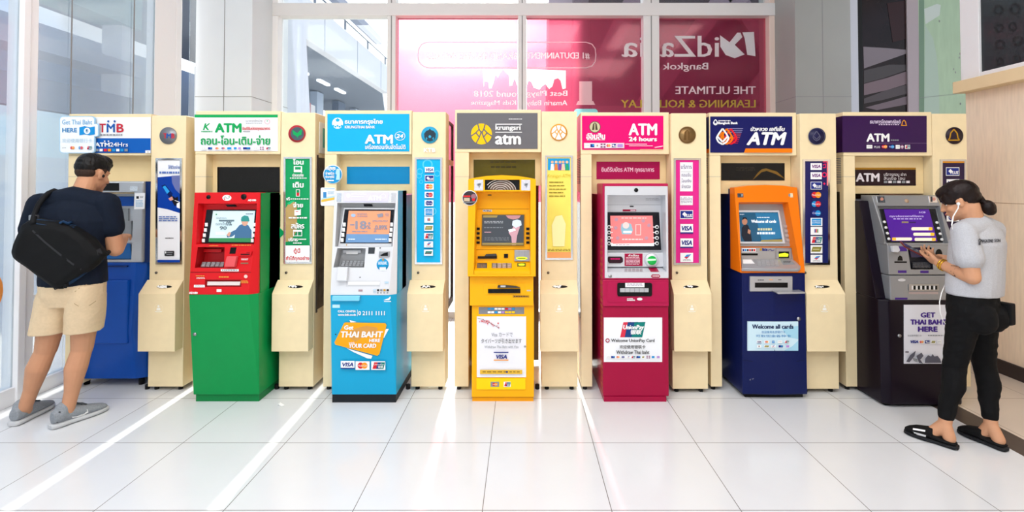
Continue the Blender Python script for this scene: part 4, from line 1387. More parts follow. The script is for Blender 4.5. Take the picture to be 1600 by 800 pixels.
# ================================================================== cash machines
ATMG = 'cash machines standing in the row of cabinets'
M_silver = M('silver_fascia', '#b9bbbf', 0.32, metal=0.55, vary=0.03, scale=30, stretch=(1, 1, 14))
M_silver_l = M('pale_silver_fascia', '#d6d8dd', 0.35, metal=0.25)
M_steel = M('brushed_steel', '#a9a9ab', 0.28, metal=0.9)
M_mirror = M('mirror', '#e8e8ea', 0.03, metal=1.0)
M_bez = M('screen_bezel', '#12141c', 0.25)
M_keys = M('key_metal', '#c3c5c8', 0.3, metal=0.5)
M_btn = M('white_button', '#f0f0f0', 0.4)
M_slot = M('slot_black', '#08080a', 0.35)
def scr(name, c=None, es=0.55):
    return M('screen_' + name, c, 0.15, emit=c, es=es)

def atm(label, x0, x1, y):
    return thing('cash_machine', label, 'cash machine', ((x0 + x1) / 2, y + 0.3, 0), ATMG)
def plate(nm, par, plane, pts, d0, d1, m, bev=0.0, label=None):
    if len(pts) == 4 and not isinstance(pts[0], tuple):
        pts = rectpts(*pts)
    return slab(plane, pts, d0, d1, m, bev).build(nm, par, label=label)
def stud(nm, par, plane, px, py, rpx, d, m, n=20):
    c = plane.at(px, py)
    r = rpx * c.y / FPX
    return MB().cyl(c - plane.n * .002, c + plane.n * d, r, m, n).build(nm, par)
def keypad(par, plane, x0, y0, x1, y1, cols, rows, d, base, keym, nm='keypad', skew=0.0):
    b = slab(plane, [(x0 + skew, y0), (x1 + skew * .3, y0), (x1, y1), (x0, y1)], -.004, d, base)
    p2 = plane.off(d)
    for r in range(rows):
        for c in range(cols):
            s = skew * (1 - (r + .5) / rows)
            a = x0 + s + (x1 - x0) * (c + .14) / cols
            e = x0 + s + (x1 - x0) * (c + .86) / cols
            t_, u_ = y0 + (y1 - y0) * (r + .16) / rows, y0 + (y1 - y0) * (r + .84) / rows
            q = slab(p2, rectpts(a, t_, e, u_), 0, .003, keym)
            b.add(q.v, q.f, keym)
    return b.build(nm, par)
def cabinet(t, x0, x1, ycheek, z0, z1, zr, m, yb=4.2):
    """tall rear housing: two cheeks beside the fascia and the safe behind"""
    b = MB()
    b.box(x0, x0 + .006, ycheek, 3.75, z0, z1, m)
    b.box(x1 - .006, x1, ycheek, 3.75, z0, z1, m)
    b.box(x0, x1, max(ycheek + .12, 3.60), 3.75, z0, z1, m)
    b.box(x0, x1, 3.745, yb, z0, zr, m)
    return b.build('rear_housing', t)

# ---------------------------------------------------------------- red and green machine
x0, x1 = -2.284, -1.827
zA, zB = Z(460, 3.425), Z(301, 3.47)
t = atm('red and green cash machine with a man in a green cap on its screen', x0, x1, 3.48)
G_ = M('machine_green', '#059048', 0.35, vary=.02, scale=8); G2_ = M('machine_dark_green', '#0a7a3e', 0.4)
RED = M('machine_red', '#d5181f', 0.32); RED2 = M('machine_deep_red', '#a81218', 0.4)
b = MB()
b.hull([(x0, 3.483, .05), (x1, 3.483, .05), (x0, 3.423, zA), (x1 - .05, 3.423, zA), (x1, 3.462, zA), (x0, 4.2, .05), (x1, 4.2, .05), (x0, 4.2, zA), (x1, 4.2, zA)], G_, .003)
body = b.build('lower_cabinet', t)
MB().box(x0 + .012, x1 - .006, 3.492, 4.19, 0, .05, G2_).build('plinth', t)
cabinet(t, x0 + .004, x1, 3.487, zA, zB - .004, 1.432, G_)
PL = Plane.three((x0, 3.468, zB), (x1, 3.468, zB), (x0, 3.42, zA))
sh = MB().hull([(x0, 3.468, zB), (x1, 3.468, zB), (x0, 3.42, zA), (x1 - .05, 3.42, zA), (x1, 3.46, zA),
                (x0, 3.60, zB), (x1 - .008, 3.49, zB), (x1 - .03, 3.6, zB), (x0, 3.6, zA), (x1 - .03, 3.6, zA), (x1 - .008, 3.49, zA)], RED, .002)
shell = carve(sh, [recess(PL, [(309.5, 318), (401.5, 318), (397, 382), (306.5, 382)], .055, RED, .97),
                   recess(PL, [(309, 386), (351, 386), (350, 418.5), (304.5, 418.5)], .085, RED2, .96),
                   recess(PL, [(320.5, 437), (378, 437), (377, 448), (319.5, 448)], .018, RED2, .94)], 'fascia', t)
P2 = PL.off(-.053)
plate('screen_surround', t, P2, [(322.5, 327.5), (400.5, 327.5), (395.7, 380), (315, 380)], 0, .012, M_bez, .002)
P3 = P2.off(.012)
s = plate('screen', t, P3, [(333, 329.5), (398.5, 329.5), (394, 378.5), (326, 378)], -.001, .0006, scr('pale_teal', '#b7cbd2'))
g = Print(P3.off(.0006))
g.poly([(327, 372), (394.5, 372), (394, 378.5), (326, 378)], scr('green', '#2f7a4a'))
g.poly([(366, 378 - 6), (369, 358), (374, 352), (381, 349), (388, 352), (393, 360), (393, 372)], scr('denim', '#3a5f80'))
g.poly([(354, 367), (362, 362), (372, 357), (374, 362), (362, 370), (355, 371)], scr('denim'))
g.poly([(354, 367), (358, 362), (361, 364), (358, 370)], scr('face', '#b98d78')).disc(382.5, 346, 5.2, scr('face'), ry=7)
g.poly([(376.5, 343), (377.5, 339), (382, 336.5), (388, 338), (389.5, 343), (388, 345)], scr('cap_teal', '#2c7d78')).poly([(376.5, 343), (390, 344), (389, 346), (377, 346)], scr('cap_teal'))
TS = scr('slate_text', '#54666e')
g.text('ผ่อนสบายนาน', 338, 338.5, 354, 342, TS); g.rect(342, 343.5, 366, 346, TS); g.text('ดอกเบี้ย', 337, 347, 353, 352, TS); g.text('0%', 353.5, 346, 362, 352.5, TS, bold=.3); g.text('90', 343.5, 353.5, 354, 359, TS, bold=.3)
g.dashes(337, 363, 352, 368, 2, scr('white', '#e8eef0'), 4, 3, .5); g.disc(338, 335, 1.6, scr('green'), n=3); g.dashes(384, 333.5, 396, 335.5, 1, TS, 3, 3, .7)
g.build('screen_picture', s)
for i in range(4):
    for xx, yy in ((322.2 - i * 1.55, 351 + i * 8.3), (397.6 - i * 1.2, 351 + i * 8.3)):
        plate('button', t, P2, rectpts(xx - 2.1, yy - 2.8, xx + 2.1, yy + 2.8), .011, .016, M_btn, .0008)
stud('camera_lens', t, PL, 326, 308, 3.2, .003, M_slot); stud('camera_lens', t, PL, 381, 307.5, 4.4, .003, M_slot)
g = Print(PL)
g.disc(354.5, 309.2, 7, M_w, ry=4.6).line([(349, 310), (352, 307), (355, 311), (359, 308)], .9, M_grey_p).disc(351, 311, 1.2, M_red_c, n=8).disc(358, 307, 1, GR, n=8)
g.text('AD180', 387.5, 311.5, 400, 314.2, M_w, bold=.3); g.rect(345, 420.6, 373, 424, M_w).dashes(347, 421.6, 371, 423, 1, M_dk, 4, 6, .8)
g.line([(297, 425.3), (392, 425.3)], .7, M('split_line_red', '#4a0a0c', .6))  # dark split line across the fascia
g.dashes(306, 430.5, 320, 432, 1, M('print_amber', '#e8a040', .4), 3, 4, .8).dashes(307, 433.5, 320, 436, 2, M_w, 3, 4, .5)
g.rect(303, 445, 320, 449, M_w).dashes(305, 446, 318, 448, 2, M_grey_p, 6, 4, .5)
g.dashes(342, 432, 358, 434, 1, M('print_amber'), 5, 4, .8).disc(384, 432, 2.8, M('seal_pale', '#e6c6c0', .4)).rect(338.5, 452, 346, 456, M_w)
g.dashes(376, 438.5, 388, 443, 3, M('print_amber'), 5, 3, .5).text('AD180', 295.5, 456, 308.5, 459, M_w, bold=.35)
g.dashes(327, 383.3, 341, 384.6, 1, M('print_amber'), 7, 4, .8); g.dashes(362, 382.6, 392, 384, 1, M('print_amber'), 8, 5, .8)
g.dashes(377, 404, 388, 407, 2, M_w, 9, 3, .5); g.rect(376, 410.5, 388, 412, M('print_olive', '#77785a', .4))
g.rect(350.5, 318.7, 370, 319.5, RED2)
g.build('fascia_labels', shell)
plate('top_sensor', t, P2, [(352, 319.5), (366, 319.5), (370, 323), (355, 323)], 0, .006, M_slot)
kp = Plane.three(PL.at(309, 408, -.07), PL.at(350, 408, -.07), PL.at(305, 417.5, -.012))
keypad(t, kp, 313, 409, 349, 416.5, 5, 3, .004, M_steel, M_keys, skew=3)
plate('receipt_slot', t, PL.off(-.078), rectpts(313, 389, 346, 394), 0, .012, RED, .002)
plate('reader_window', t, PL, [(360.5, 386.5), (369.5, 386.5), (367.5, 396.5), (358.3, 396.5)], -.004, .002, M_slot)
plate('card_shield', t, PL, [(354, 400.5), (369.5, 400.5), (366, 417), (350, 417)], 0, .028, M('shield_red', '#e0575c', .4), .004)
cs = plate('card_slot', t, PL, [(375, 392.5), (393.5, 392.5), (391.5, 399.5), (373.5, 399.5)], 0, .014, RED, .003)
g = Print(PL.off(.014)); g.rect(376, 396.6, 390, 398.2, M_slot).rect(385, 393.5, 391, 396, RED2); g.build('slot_mouth', cs)
plate('cash_shutter', t, PL.off(-.018), [(324, 440), (375.5, 440), (374.5, 446), (323.5, 446)], 0, .008, M('shutter_white', '#e6dcd8', .35), .001)
stud('door_lock', body, Plane.three((x0, 3.483, .05), (x1, 3.483, .05), (x0, 3.423, zA)), 304.8, 522, 2.6, .006, M_steel)

# ---------------------------------------------------------------- sky blue and white machine
x0, x1 = -1.319, -.872
zA, zB = Z(461, 3.437), Z(298, 3.50)
t = atm('sky blue and white cash machine with an orange card graphic on its door', x0, x1, 3.47)
BLU = M('machine_sky_blue', '#17a4d2', 0.3); BLU2 = M('machine_teal_blue', '#0c86b4', 0.4)
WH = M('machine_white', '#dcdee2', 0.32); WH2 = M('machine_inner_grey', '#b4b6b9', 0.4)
b = MB()
b.hull([(x0, 3.472, .055), (x1, 3.472, .055), (x0, 3.435, zA), (x1 - .04, 3.435, zA), (x1, 3.47, zA), (x0, 4.2, .055), (x1, 4.2, .055), (x0, 4.2, zA), (x1, 4.2, zA)], BLU, .003)
body = b.build('lower_cabinet', t)
MB().box(x0 + .003, x1 - .003, 3.474, 4.19, 0, .055, M('plinth_black', '#1c1f24', .5)).build('plinth', t)
cabinet(t, x0 + .004, x1, 3.512, zA, zB - .002, 1.43, BLU)
PL = Plane.three((x0, 3.498, zB), (x1, 3.498, zB), (x0, 3.433, zA))
sh = MB().hull([(x0, 3.498, zB), (x1, 3.498, zB), (x0, 3.433, zA), (x1 - .045, 3.433, zA), (x1, 3.47, zA),
                (x0, 3.62, zB), (x1 - .008, 3.515, zB), (x1 - .03, 3.62, zB), (x0, 3.62, zA), (x1 - .03, 3.62, zA), (x1 - .008, 3.515, zA)], WH, .002)
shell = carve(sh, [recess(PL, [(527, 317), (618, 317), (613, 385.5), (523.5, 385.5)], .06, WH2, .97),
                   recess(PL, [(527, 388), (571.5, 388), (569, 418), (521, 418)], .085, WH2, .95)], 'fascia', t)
ls = plate('lit_sign', t, PL, [(537.5, 300.5), (608, 300.5), (606.5, 315), (536, 315)], -.001, .004, M('lit_sign_lavender', '#c3bff0', .3, emit='#c8c4f4', es=.35))
g = Print(PL.off(.004))
g.disc(544.5, 305.5, 3, M_w).text('ธนาคารกรุงไทย', 549, 302, 572, 305, M_w, bold=.2); g.dashes(549, 306.5, 568, 308, 1, M_w, 3, 6, .8)
g.text('ATM', 575.5, 306, 595, 313, M_w, bold=.6).ring(599, 306.5, 3.2, 3.8, M_w)
g.build('sign_print', ls)
plate('mirror', t, PL, [(526.5, 301.5), (533.5, 301.5), (533, 315), (526, 315)], 0, .003, M_mirror)
plate('mirror', t, PL, [(611.5, 301.5), (619, 301.5), (618.5, 315), (611, 315)], 0, .003, M_mirror)
P2 = PL.off(-.058)
plate('screen_frame', t, P2, [(537.5, 324.5), (617, 325), (612, 385), (528, 385)], 0, .022, WH, .002)
plate('screen_surround', t, P2, [(538.7, 327), (616, 327.5), (611.5, 380), (531.5, 380)], .02, .026, M_bez)
P3 = P2.off(.026)
s = plate('screen', t, P3, [(545, 329.3), (610.5, 329.5), (607, 379), (540, 379)], -.001, .0006, scr('dusty_orange', '#d08a68'))
g = Print(P3.off(.0006))
SBL = scr('steel_blue', '#5f83aa'); SGR = scr('grey_mauve', '#7b7a86')
g.poly([(541.5, 365.5), (608, 366), (607, 379), (540, 379)], SBL)
g.text('18', 556, 345.5, 572, 358, SGR, bold=.9); g.dashes(547, 350, 554, 353, 1, SGR, 3, 2, .8); g.text('%', 573, 352, 579, 358, SGR, bold=.3); g.disc(577, 349, 2.2, SGR, n=5)
g.text('0.89%', 586.5, 352, 605, 358.5, SGR, bold=.4); g.text('2', 584, 357, 588, 362, SGR, bold=.3)
g.disc(552, 336.5, 3.6, scr('soft_blue', '#8aa5c6'), ry=2.5); g.dashes(558, 333, 574, 340, 3, SGR, 4, 3, .4); g.poly([(589, 335), (598, 333), (599, 338), (591, 340)], SGR); g.dashes(602, 333, 608, 339, 3, SGR, 4, 2, .4)
g.dashes(582, 344, 606, 348, 2, SGR, 6, 3, .4); g.dashes(550, 361, 574, 363, 1, SGR, 5, 3, .7); g.dashes(544, 373, 556, 375, 1, scr('ice', '#c8d8e8'), 5, 3, .7); g.dashes(586, 373, 604, 375, 1, scr('ice'), 5, 3, .7)
g.build('screen_picture', s)
for i in range(4):
    for xx, yy in ((537.8 - i * 1.1, 350.8 + i * 8.1), (611.8 - i * .8, 350.8 + i * 8.1)):
        plate('button', t, P2, rectpts(xx - 2.1, yy - 3, xx + 2.1, yy + 3), .025, .030, M_btn, .0008)
plate('top_sensor', t, P2, [(568, 319), (581, 319), (582.5, 322.5), (569, 322.5)], 0, .004, M_bez)
kp = Plane.three(PL.at(528, 406, -.07), PL.at(570, 406, -.07), PL.at(523, 417, -.012))
keypad(t, kp, 532, 407, 567, 415.5, 6, 3, .004, M_steel, M_keys, skew=3)
plate('receipt_slot', t, PL.off(-.078), rectpts(536, 391, 564, 395), 0, .012, WH, .002)
plate('receipt_mouth', t, PL.off(-.078), rectpts(541, 393, 559, 397), .01, .013, M_w)
plate('reader_window', t, PL, [(575.8, 386.5), (586, 386.5), (585, 396.5), (575, 396.5)], -.003, .002, M('window_slate', '#3c4146', .2))
cs = plate('card_slot', t, PL, [(592.5, 392.5), (609, 392.5), (608, 402), (591.5, 402)], 0, .01, M_steel, .002)
g = Print(PL.off(.01)); g.poly([(594, 398.5), (600, 395.5), (606, 394), (606, 400), (595, 400)], M_slot); g.build('slot_mouth', cs)
st_ = stud('reader_sticker', t, PL, 598, 413.5, 9.4, .0015, M('sticker_blue', '#1c9ad2', .35), 28)
g = Print(PL.off(.0016)); g.dashes(591, 409, 605, 414, 3, M_w, 3, 3, .5).rect(593, 417.5, 603, 423, M('sticker_note', '#dfe6ea', .4)).rect(597, 404.6, 600, 407, GD); g.build('sticker_print', st_)
plate('keypad_hood', t, PL, [(527, 417.5), (543, 417.5), (541.5, 439), (525.5, 439)], 0, .03, WH, .004)
g = Print(PL)
g.poly([(541, 438.5), (594.5, 438.5), (594, 448), (540.5, 448)], M('panel_light_grey', '#cfd1d5', .4)).poly([(544, 440.3), (593.5, 440.3), (593, 445.3), (543.5, 445.3)], M_w).line([(544, 445.6), (593, 445.6)], .6, M_grey_p)
g.disc(562.5, 433.3, 1, M_dk, n=8).disc(594, 387.5, 1.1, M_dk, n=8).disc(541.5, 382.8, 1, GD, n=8)
g.rect(560, 452.5, 566.5, 455.5, M('print_pinkish', '#a98a92', .4)); g.dashes(583, 452, 588, 459, 3, M('print_haze_blue'), 3, 1, .5)
for xx, c in ((589, M_dk), (594, M_grey_p), (599, GD), (604, M_dk)):
    g.rect(xx, 452, xx + 3.5, 455, c).rect(xx, 456.5, xx + 2.5, 458.5, M_grey_p)
g.rect(601, 440, 607, 443, M('print_haze_blue'))
g.build('fascia_labels', shell)
PB = Plane.three((x0, 3.472, .055), (x1, 3.472, .055), (x0, 3.435, zA))
hd = plate('deposit_flap', t, PB, [(519, 463), (562, 463), (561, 470.5), (518.5, 470.5)], 0, .022, M('flap_pale_blue', '#7fd0ec', .3), .003)
g = Print(PB)
WB = M_w
g.rect(519.5, 476, 531, 481, M('print_pale_cyan', '#bde8f5', .4))
g.poly([(599, 469), (607, 466), (610, 463), (610.5, 466), (608, 469)], WB).rect(600, 470.5, 611, 471.6, WB)
g.text('CALL CENTER', 528, 485, 556, 488, WB, bold=.2); g.text('www.ktb.co.th', 528, 490, 556, 493.5, WB, bold=.2); g.rect(558.3, 484, 558.8, 494, WB)
g.text('0 2111 1111', 560, 486, 601, 492.5, WB, bold=.25)
g.poly([(546, 500), (557, 503), (548, 504)], WB).poly([(603, 514), (607.5, 514), (600, 528), (598, 527)], WB).poly([(541, 543.5), (548, 546), (582, 556), (580, 560.5), (574, 560), (552, 550)], WB)
OY = M('card_amber', '#f7a712', .35)
g.poly([(537.5, 505), (540, 503.6), (602, 505), (604, 508), (593, 553), (589.5, 556), (524, 538.5), (522.5, 535)], OY)
g.poly([(545, 520), (555, 513), (572, 509), (590, 512), (588, 524), (568, 526), (556, 534), (548, 530)], M('card_dusty', '#d89a48', .4))
g.text('Get', 538, 508.5, 552, 515, WB, bold=.5, shear=.1); g.text('THAI BAHT', 533, 518, 598, 527, WB, bold=.6, shear=.15); g.text('HERE', 577, 529.5, 594, 534.5, WB, bold=.35, shear=.1); g.text('with', 545, 534, 554, 537, WB, shear=.1); g.text('YOUR CARD', 545.5, 537, 587.5, 543.5, WB, bold=.4, shear=.1)
card(g, 'visa', 532.5, 564, 554, 576.5); card(g, 'mc', 555.5, 564.5, 577.5, 578); card(g, 'up', 580, 564.5, 602, 578)
g.disc(524.5, 522.5, 1.2, M_dk, n=10)
g.build('door_graphic', body)

# ---------------------------------------------------------------- yellow machine
x0, x1 = -.352, .082
t = atm('bright yellow cash machine with a white Japanese notice on its door', x0, x1, 3.48)
Y_ = M('machine_yellow', '#fbb30b', 0.35); Y2 = M('machine_amber', '#f0a005', 0.4)
PL = Plane.front(3.488)
zA = Z(476.6, 3.488); zM = Z(432, 3.47)
body = MB().box(x0, x1, 3.488, 4.2, .03, zA - .002, Y_, .004).build('lower_cabinet', t)
MB().box(x0 + .004, x1 - .004, 3.494, 4.19, 0, .03, Y2).build('plinth', t)
g = Print(PL); g.line([(736, 621), (834.5, 621)], .5, M('seam_ochre', '#b07808', .5)).build('seam', body)
g.mb = MB(); g = Print(PL)
g.rect(748, 479.8, 819, 490.8, M('strip_grey', '#85868a', .4))
for i, m in enumerate((M_sky_c, M_sky_c, M_w, M_w, M_w, M_red_c, M_lil, M_sky_c)):
    g.rect(762 + i * 5.4, 481.3, 766.6 + i * 5.4, 484, m)
for i, m in enumerate((M_w, M_w, M_sky_c, M_w, M_lil, YL, YL, YL)):
    g.rect(762 + i * 5.4, 486.3, 766.6 + i * 5.4, 489.3, m)
g.rect(744.5, 591, 821, 608.5, M('strip_bright_yellow', '#ffd60a', .35))
g.rect(766.5, 596.5, 780, 604.5, M_grey_p); card(g, 'mc', 767, 597, 779.5, 604, None); card(g, 'up', 787, 596.5, 798, 604.5)
g.build('door_graphic', body)
po = plate('notice', t, PL, rectpts(745, 494.5, 822, 589.5), 0, .003, M('notice_paper', '#eeeef4', .4))
g = Print(PL.off(.003))
for i in range(18):
    rnd_ = random.Random(i)
    g.disc(750 + i * 1.7 + rnd_.uniform(-3, 3), 499 + i * .6 + rnd_.uniform(-3, 4), rnd_.uniform(.6, 1.4), M('blossom_pink', '#e6a0a8', .4) if i % 3 else REDP, n=8)
g.line([(746, 497), (754, 499), (764, 504), (772, 508), (780, 513)], .6, M('twig_brown', '#6d5a58', .5)); g.dashes(752, 501, 765, 504, 2, REDP, 3, 4, .5)
g.text('Visa カードで', 768, 519.5, 801, 526, M('notice_grey', '#70727c', .4)); g.text('タイバーツが引き出せます', 752, 529, 815, 536.5, M_dk); g.text('Withdraw Thai Baht with Visa', 757, 540, 810, 544, M_grey_p)
g.rect(771.5, 549.8, 794.5, 551.3, M_blue_d); g.text('VISA', 775.5, 554.5, 792, 560.5, M_blue_d, bold=.4, shear=.2); g.rect(771.5, 562, 794.5, 563.5, M_or_c)
g.rect(750, 578, 816, 584.5, M('strip_mustard', '#e8b93a', .4)).dashes(754, 580, 812, 582.5, 1, M('strip_brown', '#9a7a30', .4), 3, 6, .8).disc(792, 581.2, 1.6, M_blue_d, n=10); g.disc(820.3, 541.5, 1.8, M_steel, n=12)
g.build('notice_print', po)
# cash drawer unit
PD = Plane.front(3.466)
dr = MB().box(X(734, 3.466), X(833.5, 3.466), 3.466, 4.0, zA, zM, Y_, .004).build('drawer_unit', t)
plate('drawer_panel', t, PD, rectpts(756, 442.5, 820, 460.5), -.001, .003, Y_, .001)
plate('cash_slot', t, PD, rectpts(762.5, 451.8, 813, 458.3), 0, .012, M_slot, .002)
plate('cash_tongue', t, PD, [(778, 446), (790, 445.8), (806, 447.5), (813, 449.8), (777, 449.8)], 0, .02, M('tongue_grey', '#3c3c3e', .4), .002)
plate('tongue_plate', t, PD, rectpts(782, 446, 790, 448.8), .02, .022, M_keys)
g = Print(PD); g.line([(768, 448.8), (778, 448)], .6, M_grey_p).rect(823, 453, 829, 455, M_keys).rect(801, 461.5, 827, 465, M('label_ochre', '#b98418', .4)).dashes(803, 462.3, 825, 464.3, 1, M_dk, 3, 5, .8); g.build('drawer_labels', dr)
# top housing
YT = 3.425
PT = Plane.front(YT)
arch = [(731.5, 281), (733, 279.5), (745, 277.2), (760, 275), (784.5, 273.6), (809, 275), (824, 277.2), (836, 279.5), (837.3, 281), (837, 432), (730.7, 432)]
hb = MB().prism([PT.at(x, y) for x, y in arch], (0, .24, 0), Y_)
zr4 = 1.49
MB().box(x0, x1, 3.66, 4.2, zM - .1, zr4, Y_).build('rear_housing', t)
hs = carve(hb, [recess(PT, [(743.5, 299), (829, 299), (829, 429), (740, 429)], .10, Y_, .97), recess(PT, rectpts(757.5, 280.8, 812, 297), .03, M_slot, .98)], 'fascia', t)
PW = PT.off(-.028)
dw = plate('display_window', t, PW, rectpts(757.5, 281, 812, 297), 0, .006, M('window_black', '#101014', .15))
g = Print(PW.off(.006))
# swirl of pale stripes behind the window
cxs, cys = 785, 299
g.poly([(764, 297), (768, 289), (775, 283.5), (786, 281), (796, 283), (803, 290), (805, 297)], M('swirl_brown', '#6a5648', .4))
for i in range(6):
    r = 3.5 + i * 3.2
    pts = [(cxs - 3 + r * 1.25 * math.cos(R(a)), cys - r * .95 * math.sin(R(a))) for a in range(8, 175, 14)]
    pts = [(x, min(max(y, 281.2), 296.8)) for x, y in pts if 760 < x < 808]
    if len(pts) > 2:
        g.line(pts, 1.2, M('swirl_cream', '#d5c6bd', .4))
g.build('window_picture', dw)
for a_, b_ in ((741, 755), (814.5, 828.5)):
    m_ = plate('mirror', t, PT, rectpts(a_, 280.8, b_, 297.5), 0, .003, M('mirror_pale', '#e6e6ec', .08, metal=.7))
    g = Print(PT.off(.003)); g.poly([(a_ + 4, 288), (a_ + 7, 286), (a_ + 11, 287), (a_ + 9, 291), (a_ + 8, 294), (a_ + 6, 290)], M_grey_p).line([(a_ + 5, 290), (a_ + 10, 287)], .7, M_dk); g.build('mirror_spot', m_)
PI = PT.off(-.098)
g = Print(PI)
g.line([(741, 326.5), (829, 326.5)], .6, M('seam_ochre')).line([(741, 390), (829, 390)], .8, M('seam_ochre')).rect(762, 304, 768, 305.5, M_dk)
g.rect(754.5, 327.8, 768.5, 330.8, M_w).text('PROBALE', 755.5, 328.3, 767.5, 330.4, M_dk, bold=.15)
g.build('panel_marks', hs)
plate('screen_frame', t, PI, [(753, 335.3), (819.5, 335.3), (818.8, 384.3), (752, 384.3)], 0, .012, M('frame_dark_yellow', '#8b6b18', .4))
P3 = PI.off(.012)
s = plate('screen', t, P3, [(754, 336), (818.5, 336), (818, 383), (753, 383)], -.001, .0006, scr('charcoal', '#3f444a', .5))
g = Print(P3.off(.0006))
g.poly([(755, 336.5), (778, 336.5), (776, 340), (755, 340)], scr('olive', '#8a7a48')).poly([(790, 336.5), (814, 336.5), (811, 341), (802, 343), (794, 341)], scr('pinkish', '#a9787a'))
g.poly([(795, 360), (800, 358), (804, 350), (812, 346), (812, 356), (808, 368), (806, 383), (800, 383), (799, 370), (795, 364)], scr('dusty_rose', '#b28a94'))
g.poly([(801, 345), (808, 343), (814, 345), (815, 352), (806, 356), (800, 352)], scr('pale_blue', '#b9c8d8')).poly([(794, 359), (804, 357), (806, 360), (796, 363)], scr('white'))
g.dashes(756.5, 345.5, 786, 350, 2, scr('grey_text', '#a8adb2'), 3, 5, .4).dashes(756.5, 355, 786, 357, 1, scr('dim_text', '#70767c'), 3, 5, .6).dashes(757, 362, 768, 364, 1, scr('dusty_rose'), 4, 3, .8).dashes(757, 371, 795, 377, 3, scr('dim_text'), 3, 6, .3)
g.rect(753.5, 379.5, 818, 382.5, scr('olive'))
g.build('screen_picture', s)
for i in range(4):
    yy = 357.5 + i * 7.2
    for xx in (747, 824.7):
        plate('button', t, PI, rectpts(xx - 2.5, yy - 1.9, xx + 2.5, yy + 1.9), 0, .006, M_slot, .001)
plate('card_slot', t, PI, rectpts(746.5, 400.5, 776.5, 404.2), 0, .008, M('slot_brown', '#2a1d0a', .4), .001)
plate('card_lip', t, PI, [(759, 397.5), (775, 396.8), (776.5, 400.5), (757, 400.5)], 0, .02, M('tongue_grey'), .002)
plate('reader_window', t, PI, rectpts(787.5, 396.8, 793.8, 403), 0, .005, M_slot)
rd = plate('card_reader', t, PI, rectpts(803.8, 390.8, 828, 408.5), 0, .01, M_steel, .002)
g = Print(PI.off(.01)); g.line([(811, 391), (811, 400)], .5, M_grey_p).line([(820, 391), (820, 400)], .5, M_grey_p).disc(815, 403.6, 9, M('light_lime', '#c8e020', .3, emit='#d4f020', es=1.2), ry=2.3); g.rect(809, 403, 821, 404.2, M_slot).build('reader_light', rd)
# keypad shelf
zl, zk = PT.at(784, 424, 0).z, PI.at(784, 409, 0).z
lg = MB().hull([(X(740.5, YT), YT + .004, Z(429, YT)), (X(828.8, YT), YT + .004, Z(429, YT)), (X(740.5, YT), YT + .004, zl), (X(828.8, YT), YT + .004, zl), (X(742, YT), YT + .1, zk), (X(828.5, YT), YT + .1, zk), (X(742, YT), YT + .1, zl - .05), (X(828.5, YT), YT + .1, zl - .05)], Y_, .002)
sh_ = lg.build('keypad_shelf', t)
PK = Plane.three((0, YT + .004, zl), (.1, YT + .004, zl), (0, YT + .1, zk))
keypad(t, PK, 745, 411, 761, 418.5, 2, 1, .003, M_steel, M('panel_steel_grey', '#8d8a84', .3, metal=.6), 'receipt_tray')
keypad(t, PK, 768.5, 411, 799.5, 418.5, 4, 3, .004, M_steel, M('key_pinkish', '#c9b8ae', .35, metal=.4))
pp = plate('indicator', t, PK, rectpts(808, 411, 821.5, 416), 0, .003, M('indicator_olive', '#6d6a20', .4))
g = Print(PK.off(.003)); g.disc(815, 413.4, 5, M('light_lime'), ry=1.5); g.build('indicator_light', pp)
t_, g = notice('round_sticker', 'round dark sticker with a red and white print on the yellow machine edge', 734, 309.3, 12, YT - .002, M_w, M('notice_dark', '#3a3238', .35))
g.rect(724, 305.5, 735, 308, REDP).rect(725, 309, 734, 314.5, M('print_buff', '#c8b49a', .4)).disc(740, 307, 4, M('print_dark_rose', '#9a6a78', .4)).line([(724, 317), (744, 315)], 1.2, M_grey_p).disc(740, 312, 2.5, REDP, n=10)
g.build('sticker_print', t_)

# ---------------------------------------------------------------- magenta and grey machine
x0, x1 = .562, 1.022
YM = 3.478
PL = Plane.front(YM)
t = atm('magenta cash machine with grey fascia and a white card notice on its door', x0, x1, YM)
MA = M('machine_magenta', '#a30a3c', 0.3, vary=.02, scale=8); MA2 = M('machine_crimson', '#b3124a', 0.32)
zA, zB = Z(437, YM), Z(286.5, YM)
zD = Z(479, YM)
body = MB().box(x0, x1, YM + .012, 4.2, .035, zD, MA, .006).build('lower_cabinet', t)
MB().box(x0 + .006, x1 - .02, YM + .008, 4.19, 0, .035, MA).build('plinth', t)
dr = MB().box(x0 - .0, x1, YM, 4.2, zD, zA, MA2, .006).build('drawer_unit', t)
hb = MB().box(x0, x1, YM, 3.75, zA, zB, MA2, .008)
carve(hb, [recess(PL, [(945, 291), (1043.3, 291), (1044.5, 434.5), (945, 434.5)], .16, MA2, 1.0)], 'housing', t)
MB().box(x0, x1, 3.745, 4.2, zA, 1.435, MA).build('rear_housing', t)
vt = MB()
for q in range(26):
    zz = .05 + q * .042
    vt.box(x0 - .002, x0 + .003, YM + .03, YM + .10, zz, zz + .02, M('machine_rust_red', '#b5553f', .4))
vt.build('side_ribs', body)
fs = slab(PL, [(945, 291), (1043.3, 291), (1044.5, 434.5), (945, 434.5)], -.15, .004, M_silver_l)
fas = carve(fs, [recess(PL, [(949, 305), (1039.5, 305), (1041.5, 425), (949, 425)], .10, M_silver_l, .98)], 'fascia', t)
stud('camera_lens', t, PL, 993.7, 297, 3.2, .007, M_slot)
PI = PL.off(-.099)
